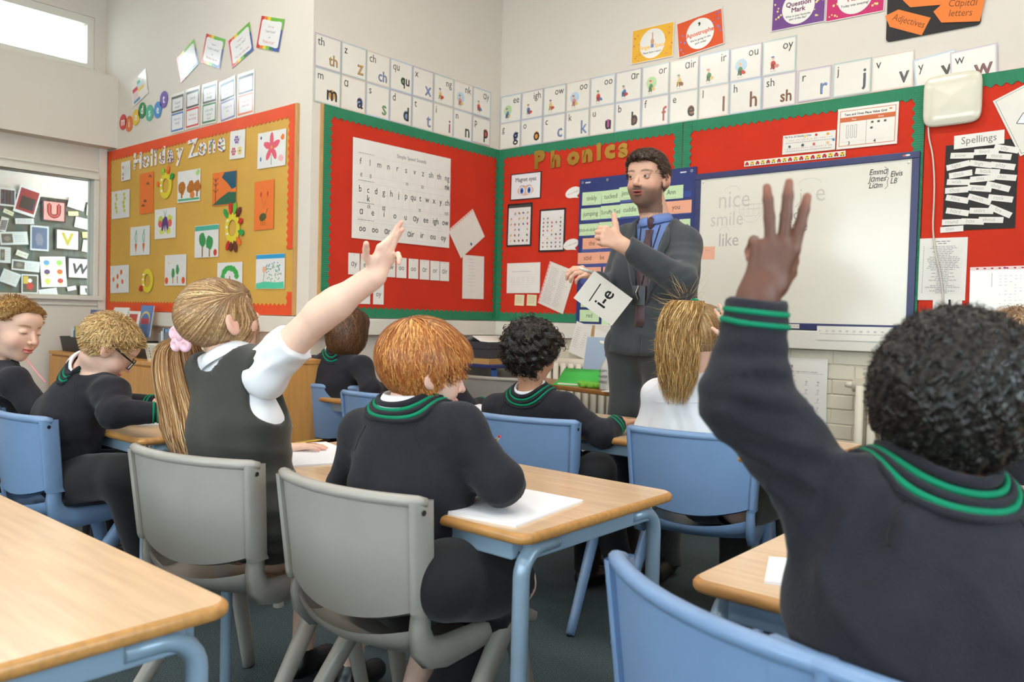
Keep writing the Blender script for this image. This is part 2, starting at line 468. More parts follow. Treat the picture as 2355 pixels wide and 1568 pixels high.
# ceiling lights (out of view above): fluorescent panels with a lit diffuser and their own lamp
M('diffuser', (255, 250, 240), 0.5, emit=((255, 246, 232), 3.0))
for i, (x, y) in enumerate(((0.2, -2.6), (2.0, -1.4), (2.0, -3.9), (3.9, -1.4), (3.9, -3.9), (-1.2, -4.6), (0.9, -5.9), (2.9, -5.9))):
    o = empty('ceiling_light', (x, y, ZC))
    tag(o, 'white fluorescent ceiling light panel %s' % ['over the aisle', 'near the whiteboard', 'above the near tables', 'in the right front corner', 'above the camera', 'by the strip window', 'at the rear left', 'at the rear'][i], 'ceiling light', 'fluorescent ceiling lights')
    MB().box(-0.62, 0.62, -0.17, 0.17, -0.07, 0.0).build('housing', 'white_plastic', o, bevel=0.01)
    MB().box(-0.6, 0.6, -0.15, 0.15, -0.078, -0.07).build('diffuser', 'diffuser', o)
    d = bpy.data.lights.new('tube_light', 'AREA'); d.shape = 'RECTANGLE'; d.size = 1.2; d.size_y = 0.3; d.energy = 17; d.color = (1.0, 0.95, 0.87)
    lo = bpy.data.objects.new('tube_light', d); COL.objects.link(lo); lo.parent = o; lo.location = (0, 0, -0.085)

# painted brickwork below the trunking on the back wall: every brick its own block, joints recessed
slab_m = rbox('brick_bed', 0.0, XR, -0.0055, 0.0, 0.0, 1.015, 'mortar_paint', wall_back)
bme = {}
def brick_mesh(L):
    if L not in bme:
        o = MB().box(-L / 2, L / 2, -0.0075, 0.0, -0.0362, 0.0362).build('brick', 'brick_paint', bevel=0.005, seg=1)
        bme[L] = o.data; bpy.data.objects.remove(o)
    return bme[L]
for r in range(0, 13):
    zc = 1.015 - 0.0385 - (12 - r) * 0.077
    x = 0.0 if r % 2 else -0.1125
    while x < 3.3:
        L = 0.2195; xa, xb = max(x, 0.0), x + L
        if xb - xa > 0.05:
            o = bpy.data.objects.new('brick', brick_mesh(round(xb - xa, 4))); COL.objects.link(o); o.parent = wall_back
            o.location = ((xa + xb) / 2, -0.003 + random.uniform(-0.0015, 0.0015), zc + random.uniform(-0.001, 0.001))
        x += 0.225
# cable trunking
struct(rbox('trim_4', 0.0, XR, -0.055, 0.0, 1.015, 1.112, 'white_gloss', bevel=0.004))
struct(rbox('trim_5', 0.0, 0.055, YA + 0.02, -0.055, 1.015, 1.112, 'white_gloss', bevel=0.004))
struct(rbox('trim_6', -2.5, -0.02, YA - 0.045, YA, 1.02, 1.115, 'white_gloss', bevel=0.004))
so = empty('double_socket', (0.535, -0.055, 1.063)); tag(so, 'white double wall socket set in the cable trunking', 'socket')
MB().box(-0.062, 0.062, -0.008, 0, -0.04, 0.04).build('face_plate', 'white_plastic', so, bevel=0.003)
for sx in (-0.028, 0.028):
    m = MB()
    for dx, dz, a, b in ((0, 0.014, 0.002, 0.004), (-0.011, -0.006, 0.003, 0.002), (0.011, -0.006, 0.003, 0.002)): m.box(sx + dx - a, sx + dx + a, -0.0085, -0.008, dz - b, dz + b)
    m.build('pin_holes', 'black_plastic', so)
    MB().box(sx - 0.005, sx + 0.005, -0.011, -0.008, 0.022, 0.034).build('switch', 'white_plastic', so)

# ================================================================== DISPLAY BOARDS
def scallop(wall, u0, z0, length, width, along, inner, mat, parent, n, wl=0.043, amp=0.0065, t=0.0012):
    """wavy-edged border strip. along 'u' or 'z'; inner = +1/-1 side of the wavy edge"""
    k = max(6, int(length / wl * 8)); A = []; B = []
    for i in range(k + 1):
        s = length * i / k; wv = width + amp * math.sin(2 * math.pi * s / wl)
        A.append((s, 0.0)); B.append((s, wv * inner))
    v = []; f = []
    for zz in (n, n + t):
        for (a, b) in A + B:
            v.append((u0 + a, z0 + b, zz) if along == 'u' else (u0 + b, z0 + a, zz))
    m = k + 1
    for i in range(k):
        f.append((2 * m + i, 2 * m + i + 1, 3 * m + i + 1, 3 * m + i)); f.append((m + i, m + i + 1, 3 * m + i + 1, 3 * m + i)); f.append((i, i + 1, 2 * m + i + 1, 2 * m + i))
    o = mesh('scalloped_border', v, f, mat, parent)
    bm = bmesh.new(); bm.from_mesh(o.data); bmesh.ops.recalc_face_normals(bm, faces=bm.faces); bm.to_mesh(o.data); bm.free()
    return o

def board(wall, name, u0, u1, z0, z1, mat, label, borders, thick=0.014, edge=None):
    cu, cz = (u0 + u1) / 2, (z0 + z1) / 2; o = empty(name); o.matrix_world = wall.mat(cu, cz, 0.001); tag(o, label, 'notice board')
    MB().box(u0 - cu, u1 - cu, z0 - cz, z1 - cz, 0.0, thick).build('backing', mat, o)
    if edge:
        for e in edge: MB().box(e[0] - cu, e[1] - cu, e[2] - cz, e[3] - cz, 0.0, thick + 0.004).build('wooden_edge', 'raw_wood', o)
    for b in borders: scallop(wall, b[0] - cu, b[1] - cz, *b[2:6], b[6], o, thick + b[7])
    return o
ZB0, ZB1 = 1.118, 2.313
GH, GV = 'green_trim_h', 'green_trim_v'
board(WB, 'notice_board', -1.51, -0.002, ZB0, ZB1, 'red_felt', 'red felt notice board with green scalloped border under the simple sounds poster',
      [(-1.51, ZB1, 1.508, 0.062, 'u', -1, GH, 0.002), (-1.51, ZB0, 1.508, 0.058, 'u', 1, GH, 0.002), (-1.51, ZB0, 1.195, 0.052, 'z', 1, GV, 0.0045), (-0.002, ZB0, 1.195, 0.05, 'z', -1, GV, 0.0045)],
      edge=[(-1.522, -1.51, ZB0, ZB1)])
board(WC, 'notice_board', 0.016, 1.452, ZB0, ZB1, 'red_felt', 'red felt notice board with green border and gold heading letters',
      [(0.016, ZB1, 1.436, 0.062, 'u', -1, GH, 0.002), (0.016, ZB0, 1.436, 0.058, 'u', 1, GH, 0.002), (0.016, ZB0, 1.195, 0.048, 'z', 1, GV, 0.0045), (1.452, ZB0, 1.195, 0.052, 'z', -1, GV, 0.0045)])
board(WC, 'notice_board', 1.456, 2.757, ZB0, ZB1, 'red_felt', 'red felt notice board with green border around the large whiteboard',
      [(1.456, ZB1, 1.301, 0.064, 'u', -1, GH, 0.002), (1.456, ZB0, 1.195, 0.052, 'z', 1, GV, 0.0045), (2.757, ZB0, 1.195, 0.05, 'z', -1, GV, 0.0045)])
board(WC, 'notice_board', 2.761, 4.6, ZB0, ZB1 + 0.01, 'red_felt', 'red felt notice board with green top border behind the spelling words',
      [(2.761, ZB1 + 0.01, 1.839, 0.062, 'u', -1, GH, 0.002), (4.6, ZB0, 1.2, 0.05, 'z', -1, GV, 0.0045)])
OT = 'orange_trim'
board(WA, 'notice_board', -2.553, -0.133, 1.12, 2.32, 'gold_paper', 'gold papered notice board with torn orange scalloped border and holiday pictures',
      [(-2.553, 2.32, 2.42, 0.07, 'u', -1, OT, 0.002), (-2.553, 1.12, 2.42, 0.062, 'u', 1, OT, 0.002), (-2.553, 1.12, 1.2, 0.05, 'z', 1, OT, 0.0045), (-0.133, 1.5, 0.82, 0.055, 'z', -1, OT, 0.0045), (-0.133, 1.125, 0.13, 0.05, 'z', -1, OT, 0.0045)],
      edge=[(-0.133, -0.115, 1.12, 2.32)])

# ================================================================== SOUND CARDS
BORD = [(190, 176, 190), (178, 196, 190), (214, 196, 182), (176, 196, 210)]
def picture_blob(d, x, y, s, seed):
    r = random.Random(seed); pal = [(150, 92, 70), (90, 120, 170), (200, 70, 60), (90, 140, 90), (220, 190, 120), (120, 110, 140), (214, 140, 130)]
    c1, c2, c3 = r.sample(pal, 3)
    d.ell(x, y - s * 0.25, s * 0.32, s * 0.5, c1, 10, r.uniform(-.4, .4), 0.15); d.ell(x - s * 0.05, y + s * 0.42, s * 0.19, s * 0.2, (226, 186, 160), 10, 0, 0.1)
    d.ell(x + s * 0.32, y - s * 0.45, s * 0.3, s * 0.22, c2, 9, r.uniform(-.6, .6), 0.2); d.line([(x - s * 0.3, y - s * 0.75), (x - s * 0.1, y - s * 0.2)], s * 0.1, (60, 50, 48))
    d.line([(x + s * 0.1, y - s * 0.8), (x + s * 0.05, y - s * 0.2)], s * 0.09, (60, 50, 48)); d.ell(x - s * 0.1, y + s * 0.58, s * 0.2, s * 0.1, c3, 8, 0, 0.2)
def sound_card(wall, u, z, w, h, rot, s, big, seed, where, n=0.003, fill=None):
    o = sheet(wall, 'sound_card', u, z, w, h, rot, 'laminate', "white laminated sound card '%s' %s" % (s, where), 'card', 'phonic sound cards above the boards', n=n, t=0.0008)
    d = Draw(); b = BORD[seed % 4]
    d.frame(-w / 2, w / 2, -h / 2, h / 2, 0.006, b); d.frame(-w / 2 + 0.008, w / 2 - 0.008, -h / 2 + 0.008, h / 2 - 0.008, 0.0012, b)
    K = (28, 26, 26)
    if big:
        d.text(s, -w / 2 + 0.02, h / 2 - 0.062, 0.066, K, 'l', sx=0.86)
        r = random.Random(seed * 3 + 1); fc = fill or r.choice([(150, 96, 70), (196, 150, 90), (120, 140, 190), (200, 80, 70), (110, 150, 110), (176, 90, 150)])
        sz = 0.12 if len(s) == 1 else 0.088
        bx = w / 2 - 0.02 - text_width(s, sz) * 0.43
        if s in 'aodebpgqu' or s in ('qu', 'm'): d.ell(bx if len(s) == 1 else bx - 0.02, -h / 2 + 0.028 + sz * 0.27 + (0.02 if s in ('g', 'p', 'qu') else 0), sz * 0.19, sz * 0.25, fc, 14)
        dark = s in ('s', 'z', 'c', 'r', 't', 'k', 'x', 'l', 'i', 'j', 'h', 'sh', 'ch', 'th', 'w', 'v', 'y', 'f')
        d.text(s, bx, -h / 2 + 0.028 + (0.02 if s in ('g', 'p', 'qu', 'y', 'j') else 0), sz, K, 'c', sx=0.86, bold=0.0016)
        if dark: d.text(s, bx + 0.001, -h / 2 + 0.029 + (0.02 if s in ('g', 'p', 'qu', 'y', 'j') else 0), sz, fc, 'c', sx=0.84)
    else:
        d.text(s, w / 2 - 0.018, h / 2 - 0.062, 0.068, K, 'r', sx=0.86)
        if seed % 3 == 0: d.ell(-w * 0.14, -h * 0.05, 0.036, 0.036, (186, 214, 160) if seed % 2 else (186, 208, 224), 16)
        picture_blob(d, -w * 0.16, -h * 0.14, 0.05, seed)
        d.squig(-w * 0.25, -w * 0.08, -h / 2 + 0.02, 0.003, (170, 164, 160))
    d.put(o, 0.0009, 'print_gloss')
    return o
for i, s in enumerate(('th', 'z', 'ch', 'qu', 'x', 'ng', 'nk', 'ay')):
    sound_card(WB, -1.48 + 0.1832 * i, 2.605, 0.181, 0.186, 0, s, i < 5, i, 'in the upper row left of the corner', n=0.004) if i < 5 else sound_card(WB, -1.48 + 0.1832 * i, 2.605, 0.181, 0.186, 0, s, False, i, 'in the upper row left of the corner', n=0.004)
for i, s in enumerate(('m', 'a', 's', 'd', 't', 'i', 'n', 'p')):
    sound_card(WB, -1.479 + 0.1832 * i, 2.414, 0.181, 0.194 if i < 7 else 0.18, 0, s, True, i + 1, 'in the lower row left of the corner', n=0.004)
for i, s in enumerate(('ee', 'igh', 'ow', 'oo', 'oo', 'ar', 'or', 'air', 'ir', 'ou', 'oy')):
    nm = {3: ', left of the pair', 4: ', right of the pair'}.get(i, '')
    o = sound_card(WC, 0.1 + 0.1914 * i, 2.593, 0.188, 0.19, 0, s, False, i + 3, ('in the upper row' if nm else 'in the upper row right of the corner') + nm)
for i, s in enumerate(('g', 'o', 'c', 'k', 'u', 'b', 'f', 'e', 'l', 'h', 'sh')):
    sound_card(WC, 0.098 + 0.1922 * i, 2.408, 0.188, 0.182, 0, s, True, i + 2, 'in the lower row right of the corner', fill={'o': (220, 150, 60), 'h': (140, 90, 66), 'sh': (140, 90, 66), 'b': (120, 60, 48)}.get(s))
sound_card(WC, 2.211, 2.411, 0.176, 0.17, 0, 'r', True, 4, 'at the right end of the lower row')
sound_card(WC, 2.402, 2.410, 0.19, 0.176, 0, 'j', True, 5, 'at the right end of the lower row', fill=(90, 90, 100))
sound_card(WC, 2.597, 2.407, 0.196, 0.178, 0, 'v', True, 6, 'at the right end of the lower row', n=0.0045, fill=(80, 76, 84))
sound_card(WC, 2.792, 2.372, 0.185, 0.165, 6, 'y', True, 7, 'leaning behind the white wireless box', n=0.007, fill=(60, 60, 60))
sound_card(WC, 2.955, 2.372, 0.195, 0.165, 3, 'w', True, 8, 'leaning behind the white wireless box', n=0.0085, fill=(130, 80, 80))

# ================================================================== ITEMS ON THE BOARD LEFT OF THE CORNER (wall B)
nB = 0.0165
o = sheet(WB, 'sounds_poster', -0.902, 1.877, 0.803, 0.584, 0.4, 'paper', 'large white Simple Speed Sounds poster with rows of letters', 'poster', n=nB + 0.004, t=0.001)
d = Draw(); K = (40, 38, 38); G = (206, 198, 190); g2 = (150, 146, 142)
d.text('Simple Speed Sounds', 0.06, 0.225, 0.032, (90, 88, 86), 'c', sx=0.9)
rows = [(0.155, 'f l m n r s v z sh th ng'.split(), -0.345, 0.37), (-0.005, 'b c d g h j p qu t w x y ch'.split(), -0.345, 0.375), (-0.135, 'a e i o u ay ee igh ow'.split(), -0.335, 0.36), (-0.235, 'oo oo ar or air ir ou oy'.split(), -0.325, 0.345)]
for y, it, x0, x1 in rows:
    k = len(it); st = (x1 - x0) / (k - 1)
    for i, s in enumerate(it):
        x = x0 + st * i
        d.text(s, x, y - 0.012, 0.055, K, 'c', sx=0.86)
        d.line([(x + st / 2, y + 0.045), (x + st / 2, y - (0.075 if y > -0.1 else 0.035))], 0.0008, G)
    d.line([(x0 - 0.035, y + 0.045), (x1 + 0.03, y + 0.045)], 0.0008, G); d.line([(x0 - 0.035, y - (0.075 if y > -0.1 else 0.035)), (x1 + 0.03, y - (0.075 if y > -0.1 else 0.035))], 0.0008, G)
    d.squig(-0.36, -0.24, y + 0.055, 0.004, g2)
d.text('nk', 0.37, 0.085, 0.055, K, 'c', sx=0.86); d.text('k', -0.285, -0.068, 0.055, K, 'c', sx=0.86)
for s, x, y in (('ff', -0.34, 0.07), ('ll', -0.27, 0.07), ('ss', 0.02, 0.068), ('zz', 0.15, 0.066), ('ck', -0.28, -0.108), ('gg', -0.165, -0.1), ('tt', 0.13, -0.083), ('tch', 0.37, -0.08)):
    d.text(s, x, y, 0.036, (120, 116, 112), 'c', sx=0.8)
d.line([(-0.4, -0.018), (0.4, -0.018)], 0.0009, (214, 208, 200))
d.put(o, 0.0011)
for i, (s, u) in enumerate(zip('ay ee igh ow oo oo ar or air'.split(), (-1.279, -1.189, -1.094, -1.001, -0.909, -0.809, -0.713, -0.621, -0.533))):
    ex = {4: ' beside the ow card', 5: ' beside the ar card'}.get(i, '')
    o = sheet(WB, 'letter_card', u, 1.432, 0.083, 0.125, -1.5 if i == 1 else 0.8, 'paper', "small white card '%s' in the row under the sounds poster%s" % (s, ex), 'card', 'small vowel cards on the red board', n=nB + 0.002)
    d = Draw(); d.text(s, 0, -0.014, 0.048, K, 'c', sx=0.85); d.line([(-0.006, 0.056), (0, 0.05), (0.006, 0.056)], 0.002, (160, 158, 156)); d.put(o, 0.001)
for s, u in (('ir', -1.297), ('ou', -1.194), ('oy', -1.089)):
    o = sheet(WB, 'letter_card', u, 1.262, 0.082, 0.125, 0.5, 'paper', "small white card '%s' in the lowest row of the red board" % s, 'card', 'small vowel cards on the red board', n=nB + 0.002)
    d = Draw(); d.text(s, 0, -0.014, 0.048, K, 'c', sx=0.85); d.put(o, 0.001)
o = sheet(WB, 'punched_sleeve', -0.332, 1.7, 0.285, 0.217, 36, 'laminate', 'tilted clear punched sleeve with white paper on the red board', 'paper', n=nB + 0.003)
d = Draw(); d.rect(-0.142, 0.142, 0.094, 0.108, (236, 200, 190))
for i in range(11): d.ell(-0.125 + 0.025 * i, 0.101, 0.004, 0.003, (150, 60, 50), 8)
d.rect(-0.012, 0.004, -0.09, -0.072, (70, 80, 130))
for y in (0.06, 0.04, 0.02): d.squig(-0.11, -0.03, y, 0.003, (210, 208, 208))
d.put(o, 0.001)
o = sheet(WB, 'notes_sheet', -0.257, 1.409, 0.212, 0.294, 0.9, 'paper', 'plain white sheet with faint notes below the tilted sleeve', 'paper', n=nB + 0.002)
d = Draw()
for i in range(9): d.squig(-0.05, 0.015, 0.12 - 0.022 * i, 0.0035, (196, 192, 190))
d.put(o, 0.001)

# ================================================================== ITEMS ON THE BOARD WITH THE GOLD LETTERS (wall C, left)
for s, u, z, sc in (('P', 0.385, 2.155, 0.155), ('h', 0.52, 2.147, 0.15), ('o', 0.665, 2.152, 0.15), ('n', 0.775, 2.155, 0.15), ('i', 0.865, 2.158, 0.15), ('c', 0.95, 2.162, 0.15), ('s', 1.045, 2.16, 0.15)):
    v, f, adv = GLYPH[s]; mb = MB()
    c = v.mean(0) * 0 + [(v[:, 0].min() + v[:, 0].max()) / 2, 0]
    o = empty('tmp')
    bpy.data.objects.remove(o)
    # fat serif letter: glyph outline thickened by a stacked outline
    me = bpy.data.meshes.new('gold_letter'); bm = bmesh.new()
    vs = [bm.verts.new(((p[0] - c[0]) * sc * 1.12, p[1] * sc * 0.98, 0)) for p in v]
    for q in f:
        try: bm.faces.new([vs[i] for i in q])
        except ValueError: pass
    # widen the strokes along the outline normals
    bmesh.ops.recalc_face_normals(bm, faces=bm.faces)
    move = {}
    for e in bm.edges:
        if len(e.link_faces) == 1:
            fc = e.link_faces[0].calc_center_median(); a, b = e.verts; mid = (a.co + b.co) / 2
            dd = (b.co - a.co); nn = Vector((-dd.y, dd.x, 0)).normalized()
            if nn.dot(fc - mid) > 0: nn = -nn
            for vv in (a, b): move.setdefault(vv, Vector((0, 0, 0))); move[vv] += nn
    for vv, nn in move.items():
        if nn.length > 1e-6: vv.co += nn.normalized() * 0.0115
    r = bmesh.ops.extrude_face_region(bm, geom=bm.faces[:])
    for g in r['geom']:
        if isinstance(g, bmesh.types.BMVert): g.co.z += 0.003
    bmesh.ops.recalc_face_normals(bm, faces=bm.faces)
    bm.to_mesh(me); bm.free()
    o = link('gold_letter', me, 'gold_card')
    o.matrix_world = WC.mat(u, z, nB + 0.004, math.radians(1.5))
    tag(o, "shiny gold cut-out letter '%s' of the Phonics heading" % s, 'letter', 'gold heading letters')
o = sheet(WC, 'eyes_poster', 0.265, 2.04, 0.27, 0.182, -0.5, 'black_card', 'Magnet eyes poster with black edge and two blue eyes', 'poster', n=nB + 0.002, t=0.0015)
d = Draw(); d.rect(-0.127, 0.127, -0.084, 0.084, (232, 230, 230)); d.text('Magnet eyes', 0, 0.034, 0.041, (30, 30, 32), 'c', sx=0.9, bold=0.0004)
d.ell(0, -0.03, 0.072, 0.034, (224, 184, 150), 24)
for x in (-0.032, 0.032):
    d.ell(x, -0.03, 0.024, 0.027, (236, 240, 246), 16); d.ell(x, -0.03, 0.016, 0.022, (80, 130, 210), 16); d.ell(x, -0.03, 0.007, 0.012, (20, 24, 40), 12); d.line([(x - 0.022, 0.0), (x, 0.006), (x + 0.022, 0.001)], 0.003, (120, 84, 60))
d.put(o, 0.0016)
def picture_grid(o, w, h, cols, rws, seed, header=True):
    d = Draw(); r = random.Random(seed); pal = [(150, 92, 70), (60, 60, 60), (200, 70, 60), (90, 140, 90), (220, 180, 90), (90, 110, 160)]
    d.rect(-w / 2 + 0.012, w / 2 - 0.012, -h / 2 + 0.012, h / 2 - 0.012, (232, 228, 224))
    if header: d.rect(-w / 2 + 0.012, w / 2 - 0.012, h / 2 - 0.03, h / 2 - 0.012, (70, 72, 68))
    cw, ch = (w - 0.036) / cols, (h - 0.07) / rws
    for i in range(cols):
        for j in range(rws):
            x, y = -w / 2 + 0.018 + cw * (i + .5), -h / 2 + 0.02 + ch * (j + .5)
            d.frame(x - cw / 2, x + cw / 2, y - ch / 2, y + ch / 2, 0.0006, (206, 202, 198))
            if r.random() < 0.86:
                c = r.choice(pal); d.ell(x, y, cw * 0.16, ch * 0.26, c, 9, r.uniform(-1, 1), 0.25); d.ell(x + cw * 0.1, y + ch * 0.1, cw * 0.1, ch * 0.12, r.choice(pal), 7, 0, 0.2)
    d.put(o, 0.0016)
o = sheet(WC, 'sound_mat', 0.217, 1.779, 0.221, 0.296, -0.4, 'black_card', 'black-edged sound mat with green heading under the eyes poster', 'poster', n=nB + 0.002, t=0.0015); picture_grid(o, 0.221, 0.296, 5, 6, 3)
o = sheet(WC, 'sound_mat', 0.502, 1.728, 0.217, 0.285, -0.5, 'black_card', 'black-edged picture mat hanging right of the other mat', 'poster', n=nB + 0.002, t=0.0015); picture_grid(o, 0.217, 0.285, 5, 8, 4, False)
o = sheet(WC, 'planning_sheet', 0.264, 1.414, 0.294, 0.207, 0.2, 'paper', 'white landscape planning sheet with a faint table on red board', 'paper', n=nB + 0.002)
d = Draw(); d.squig(-0.1, 0.06, 0.045, 0.003, (150, 148, 148))
for j in range(4):
    for i in range(5): d.squig(-0.105 + 0.045 * i, -0.075 + 0.045 * i, 0.005 - 0.012 * j, 0.003, (206, 200, 198))
d.frame(-0.145, 0.06, -0.1, -0.045, 0.001, (214, 210, 206)); d.put(o, 0.001)
for k, u in enumerate((0.235, 0.344)):
    o = sheet(WC, 'sticky_note', u, 1.262, 0.084, 0.075, -2, None, ['small pale yellow note, left of the pair under the planning sheet', 'small pale yellow note, right of the pair under the planning sheet'][k], 'note', 'yellow notes', n=nB + 0.002, rgb=(232, 222, 180))
    d = Draw()
    for j in range(4): d.squig(-0.03, 0.025, 0.022 - 0.013 * j, 0.003, (170, 160, 130))
    d.put(o, 0.001)
o = sheet(WC, 'word_list', 0.552, 1.348, 0.226, 0.294, -18.8, 'laminate', 'tilted punched word list with pink margin by the pocket chart', 'paper', n=nB + 0.003)
d = Draw(); d.rect(-0.113, -0.1, -0.147, 0.147, (236, 190, 188))
for i in range(11): d.ell(-0.1065, -0.13 + 0.026 * i, 0.0028, 0.004, (150, 60, 50), 8)
for i in range(20):
    d.squig(-0.085, random.uniform(-0.03, -0.005), 0.115 - 0.0125 * i, 0.0035, (170, 166, 166)); d.squig(0.01, random.uniform(0.05, 0.085), 0.115 - 0.0125 * i, 0.0035, (176, 172, 172))
d.put(o, 0.001)
for k, (u, z, t) in enumerate(((0.668, 1.965, 'the upper'), (0.662, 1.628, 'the lower'))):
    P = [(0.062 * math.cos(a), 0.034 * math.sin(a)) for a in np.linspace(0, 2 * math.pi, 22, endpoint=False)]
    P = P[:17] + [(0.035, -0.048)] + P[18:]
    o = sheet(WC, 'speech_bubble', u, z, 0.12, 0.06, 14, 'paper', 'white paper speech bubble, %s one left of the pocket chart' % t, 'speech bubble', 'paper speech bubbles', n=nB + 0.004, poly=P)
    d = Draw(); d.text('Ho, ho, hooray' if k == 0 else 'I, I, I want to play', 0, -0.006, 0.013, (120, 118, 118), 'c'); d.put(o, 0.001)
# pocket chart
pc = empty('pocket_chart'); pc.matrix_world = WC.mat(1.139, 1.575, nB + 0.006); tag(pc, 'navy blue fabric pocket chart of word cards behind the teacher', 'pocket chart')
PW, PH = 0.83, 0.935
MB().box(-PW / 2, PW / 2, -PH / 2, PH / 2, 0, 0.004).build('fabric_panel', 'navy_cloth', pc)
M('clear_film', (70, 86, 150), 0.15, spec=0.6, noise=(20, 0.05))
for i in range(8):
    z = 0.36 - 0.1 * i
    MB().box(-PW / 2 + 0.03, PW / 2 - 0.03, z - 0.065, z - 0.03, 0.004, 0.0052).build('clear_pocket', 'clear_film', pc)
for u in (-0.39, -0.2, 0.2, 0.385):
    MB().lathe([(0.004, 0.0), (0.004, 0.003), (0.009, 0.003), (0.009, 0.0)], (u, 0.445, 0.004), 12).build('eyelet', 'chrome', pc)
d = Draw(); d.rect(-0.37, -0.33, 0.438, 0.446, (210, 210, 222)); d.rect(0.31, 0.35, 0.438, 0.446, (210, 210, 222)); d.put(pc, 0.0045)
GR, SA = (202, 224, 178), (240, 170, 140)
words = [('tinkly', 0.823, 1.913, 0.148, 0.083, -1, GR), ('tucked', 0.968, 1.914, 0.138, 0.08, 1, GR), ('jiminy', 1.09, 1.925, 0.12, 0.08, 1, GR), ('Ann', 1.395, 1.905, 0.155, 0.078, 0, GR),
         ('jumping', 0.818, 1.815, 0.15, 0.074, 0, GR), ('Scruffy Ted', 0.97, 1.818, 0.15, 0.08, 0, GR), ('cuddle', 1.11, 1.822, 0.14, 0.08, 0, GR), ('you', 1.43, 1.815, 0.2, 0.075, 0, SA),
         ('Jack-in-a-box', 0.808, 1.716, 0.15, 0.074, 0, GR), ('puppet', 0.955, 1.718, 0.14, 0.078, 0, GR), ('hop', 1.49, 1.705, 0.07, 0.075, 0, GR),
         ('the', 0.835, 1.626, 0.146, 0.07, 0, SA), ('I', 0.965, 1.627, 0.12, 0.07, 0, SA), ('was', 1.49, 1.6, 0.06, 0.07, 0, GR),
         ('said', 0.804, 1.533, 0.153, 0.072, 0, SA), ('be', 0.915, 1.534, 0.08, 0.072, 0, SA), ('you', 0.99, 1.534, 0.09, 0.072, 0, SA), ('my', 0.83, 1.44, 0.16, 0.07, 0, SA), ('to', 1.0, 1.44, 0.15, 0.07, 0, SA),
         ('wooden', 0.84, 1.255, 0.16, 0.07, 0, GR), ('red', 0.83, 1.165, 0.15, 0.075, 0, GR), ('yes', 1.0, 1.115, 0.15, 0.075, 0, GR)]
for k, (s, u, z, w_, h_, r, c) in enumerate(words):
    cn = 'green' if c == GR else 'salmon pink'
    ex = {7: ' right of the teacher', 16: ' after the word be'}.get(k, '')
    o = sheet(WC, 'word_card', u, z, w_, h_, r, None, "%s word card reading '%s' in the pocket chart%s" % (cn, s, ex), 'word card', 'word cards in the pocket chart', n=nB + 0.0116 + 0.0003 * (k % 3), rgb=c)
    d = Draw(); sz = min(0.042, w_ * 0.95 / max(0.5, text_width(s, 1.0) * 0.85)); d.text(s, 0, -0.012, sz, (46, 54, 40) if c == GR else (60, 40, 34), 'c', sx=0.85); d.squig(-w_ * 0.2, w_ * 0.2, -h_ * 0.38, 0.002, (150, 160, 130)); d.put(o, 0.001)
# paper pegged to the bottom of the chart
o = sheet(WC, 'pegged_sheet', 0.87, 0.985, 0.3, 0.21, -17, 'paper', 'white printed sheet pegged below the pocket chart', 'paper', n=0.062)
d = Draw()
for j in range(10):
    d.squig(-0.135, -0.1, 0.07 - 0.014 * j, 0.003, (170, 166, 164))
    for i in range(4): 
        if random.random() < .8: d.squig(-0.07 + 0.05 * i, -0.045 + 0.05 * i, 0.07 - 0.016 * j, 0.003, (180, 176, 172))
d.put(o, 0.001)
pg = empty('clothes_peg'); pg.matrix_world = WC.mat(0.888, 1.07, 0.066, math.radians(-5)); tag(pg, 'wooden clothes peg holding paper under the pocket chart', 'peg')
for sx in (-1, 1): MB().add(*tubevf([(sx * 0.003, 0.036, 0), (sx * 0.004, 0.0, 0.002), (sx * 0.0065, -0.036, 0.002)], [0.0045, 0.006, 0.0045], 6)).build('jaw', 'raw_wood', pg)
MB().tube([(-0.008, 0.0, 0.004), (0.008, 0.0, 0.004)], 0.003, 8).build('spring', 'chrome', pg)

# ================================================================== WHITEBOARD
wb = empty('whiteboard'); wb.matrix_world = WC.mat(0, 0, nB); tag(wb, 'large white dry-wipe board with navy frame and faint handwriting', 'whiteboard')
X0, X1, Z0, Z1 = 1.552, 2.746, 1.116, 1.996
MB().box(X0 + 0.03, X1 - 0.03, Z0 + 0.03, Z1 - 0.03, 0, 0.012).build('writing_surface', 'whiteboard', wb)
for nm, b in (('frame_rail', (X0, X1, Z1 - 0.034, Z1)), ('frame_rail', (X0, X1, Z0, Z0 + 0.034)), ('frame_stile', (X0, X0 + 0.034, Z0 + 0.034, Z1 - 0.034)), ('frame_stile', (X1 - 0.034, X1, Z0 + 0.034, Z1 - 0.034))):
    MB().box(*b, 0, 0.02).build(nm, 'navy_frame', wb, bevel=0.003)
for u, z in ((X0 + 0.048, Z1 - 0.048), (X1 - 0.05, Z1 - 0.05)):
    MB().lathe([(0.0, 0.004), (0.006, 0.0035), (0.009, 0.0)], (u, z, 0.012), 14).build('corner_screw', 'white_plastic', wb, smooth=True)
d = Draw(); d.ell(2.68, 1.979, 0.012, 0.005, (196, 90, 90), 12); d.ell(2.693, 1.98, 0.011, 0.005, (226, 222, 222), 12); d.put(wb, 0.0203)
d = Draw(); P_ = (204, 197, 185); Q = (176, 170, 160)
def hand(s, px, py, size, c=P_, rot=0.0):
    # px,py given directly in wall metres
    d.text(s, px, py, size, c, 'l', rot=rot, sx=0.85)
hand('nice', 1.695, 1.79, 0.14); hand('smile', 1.65, 1.69, 0.115); hand('like', 1.705, 1.575, 0.105, (180, 174, 165))
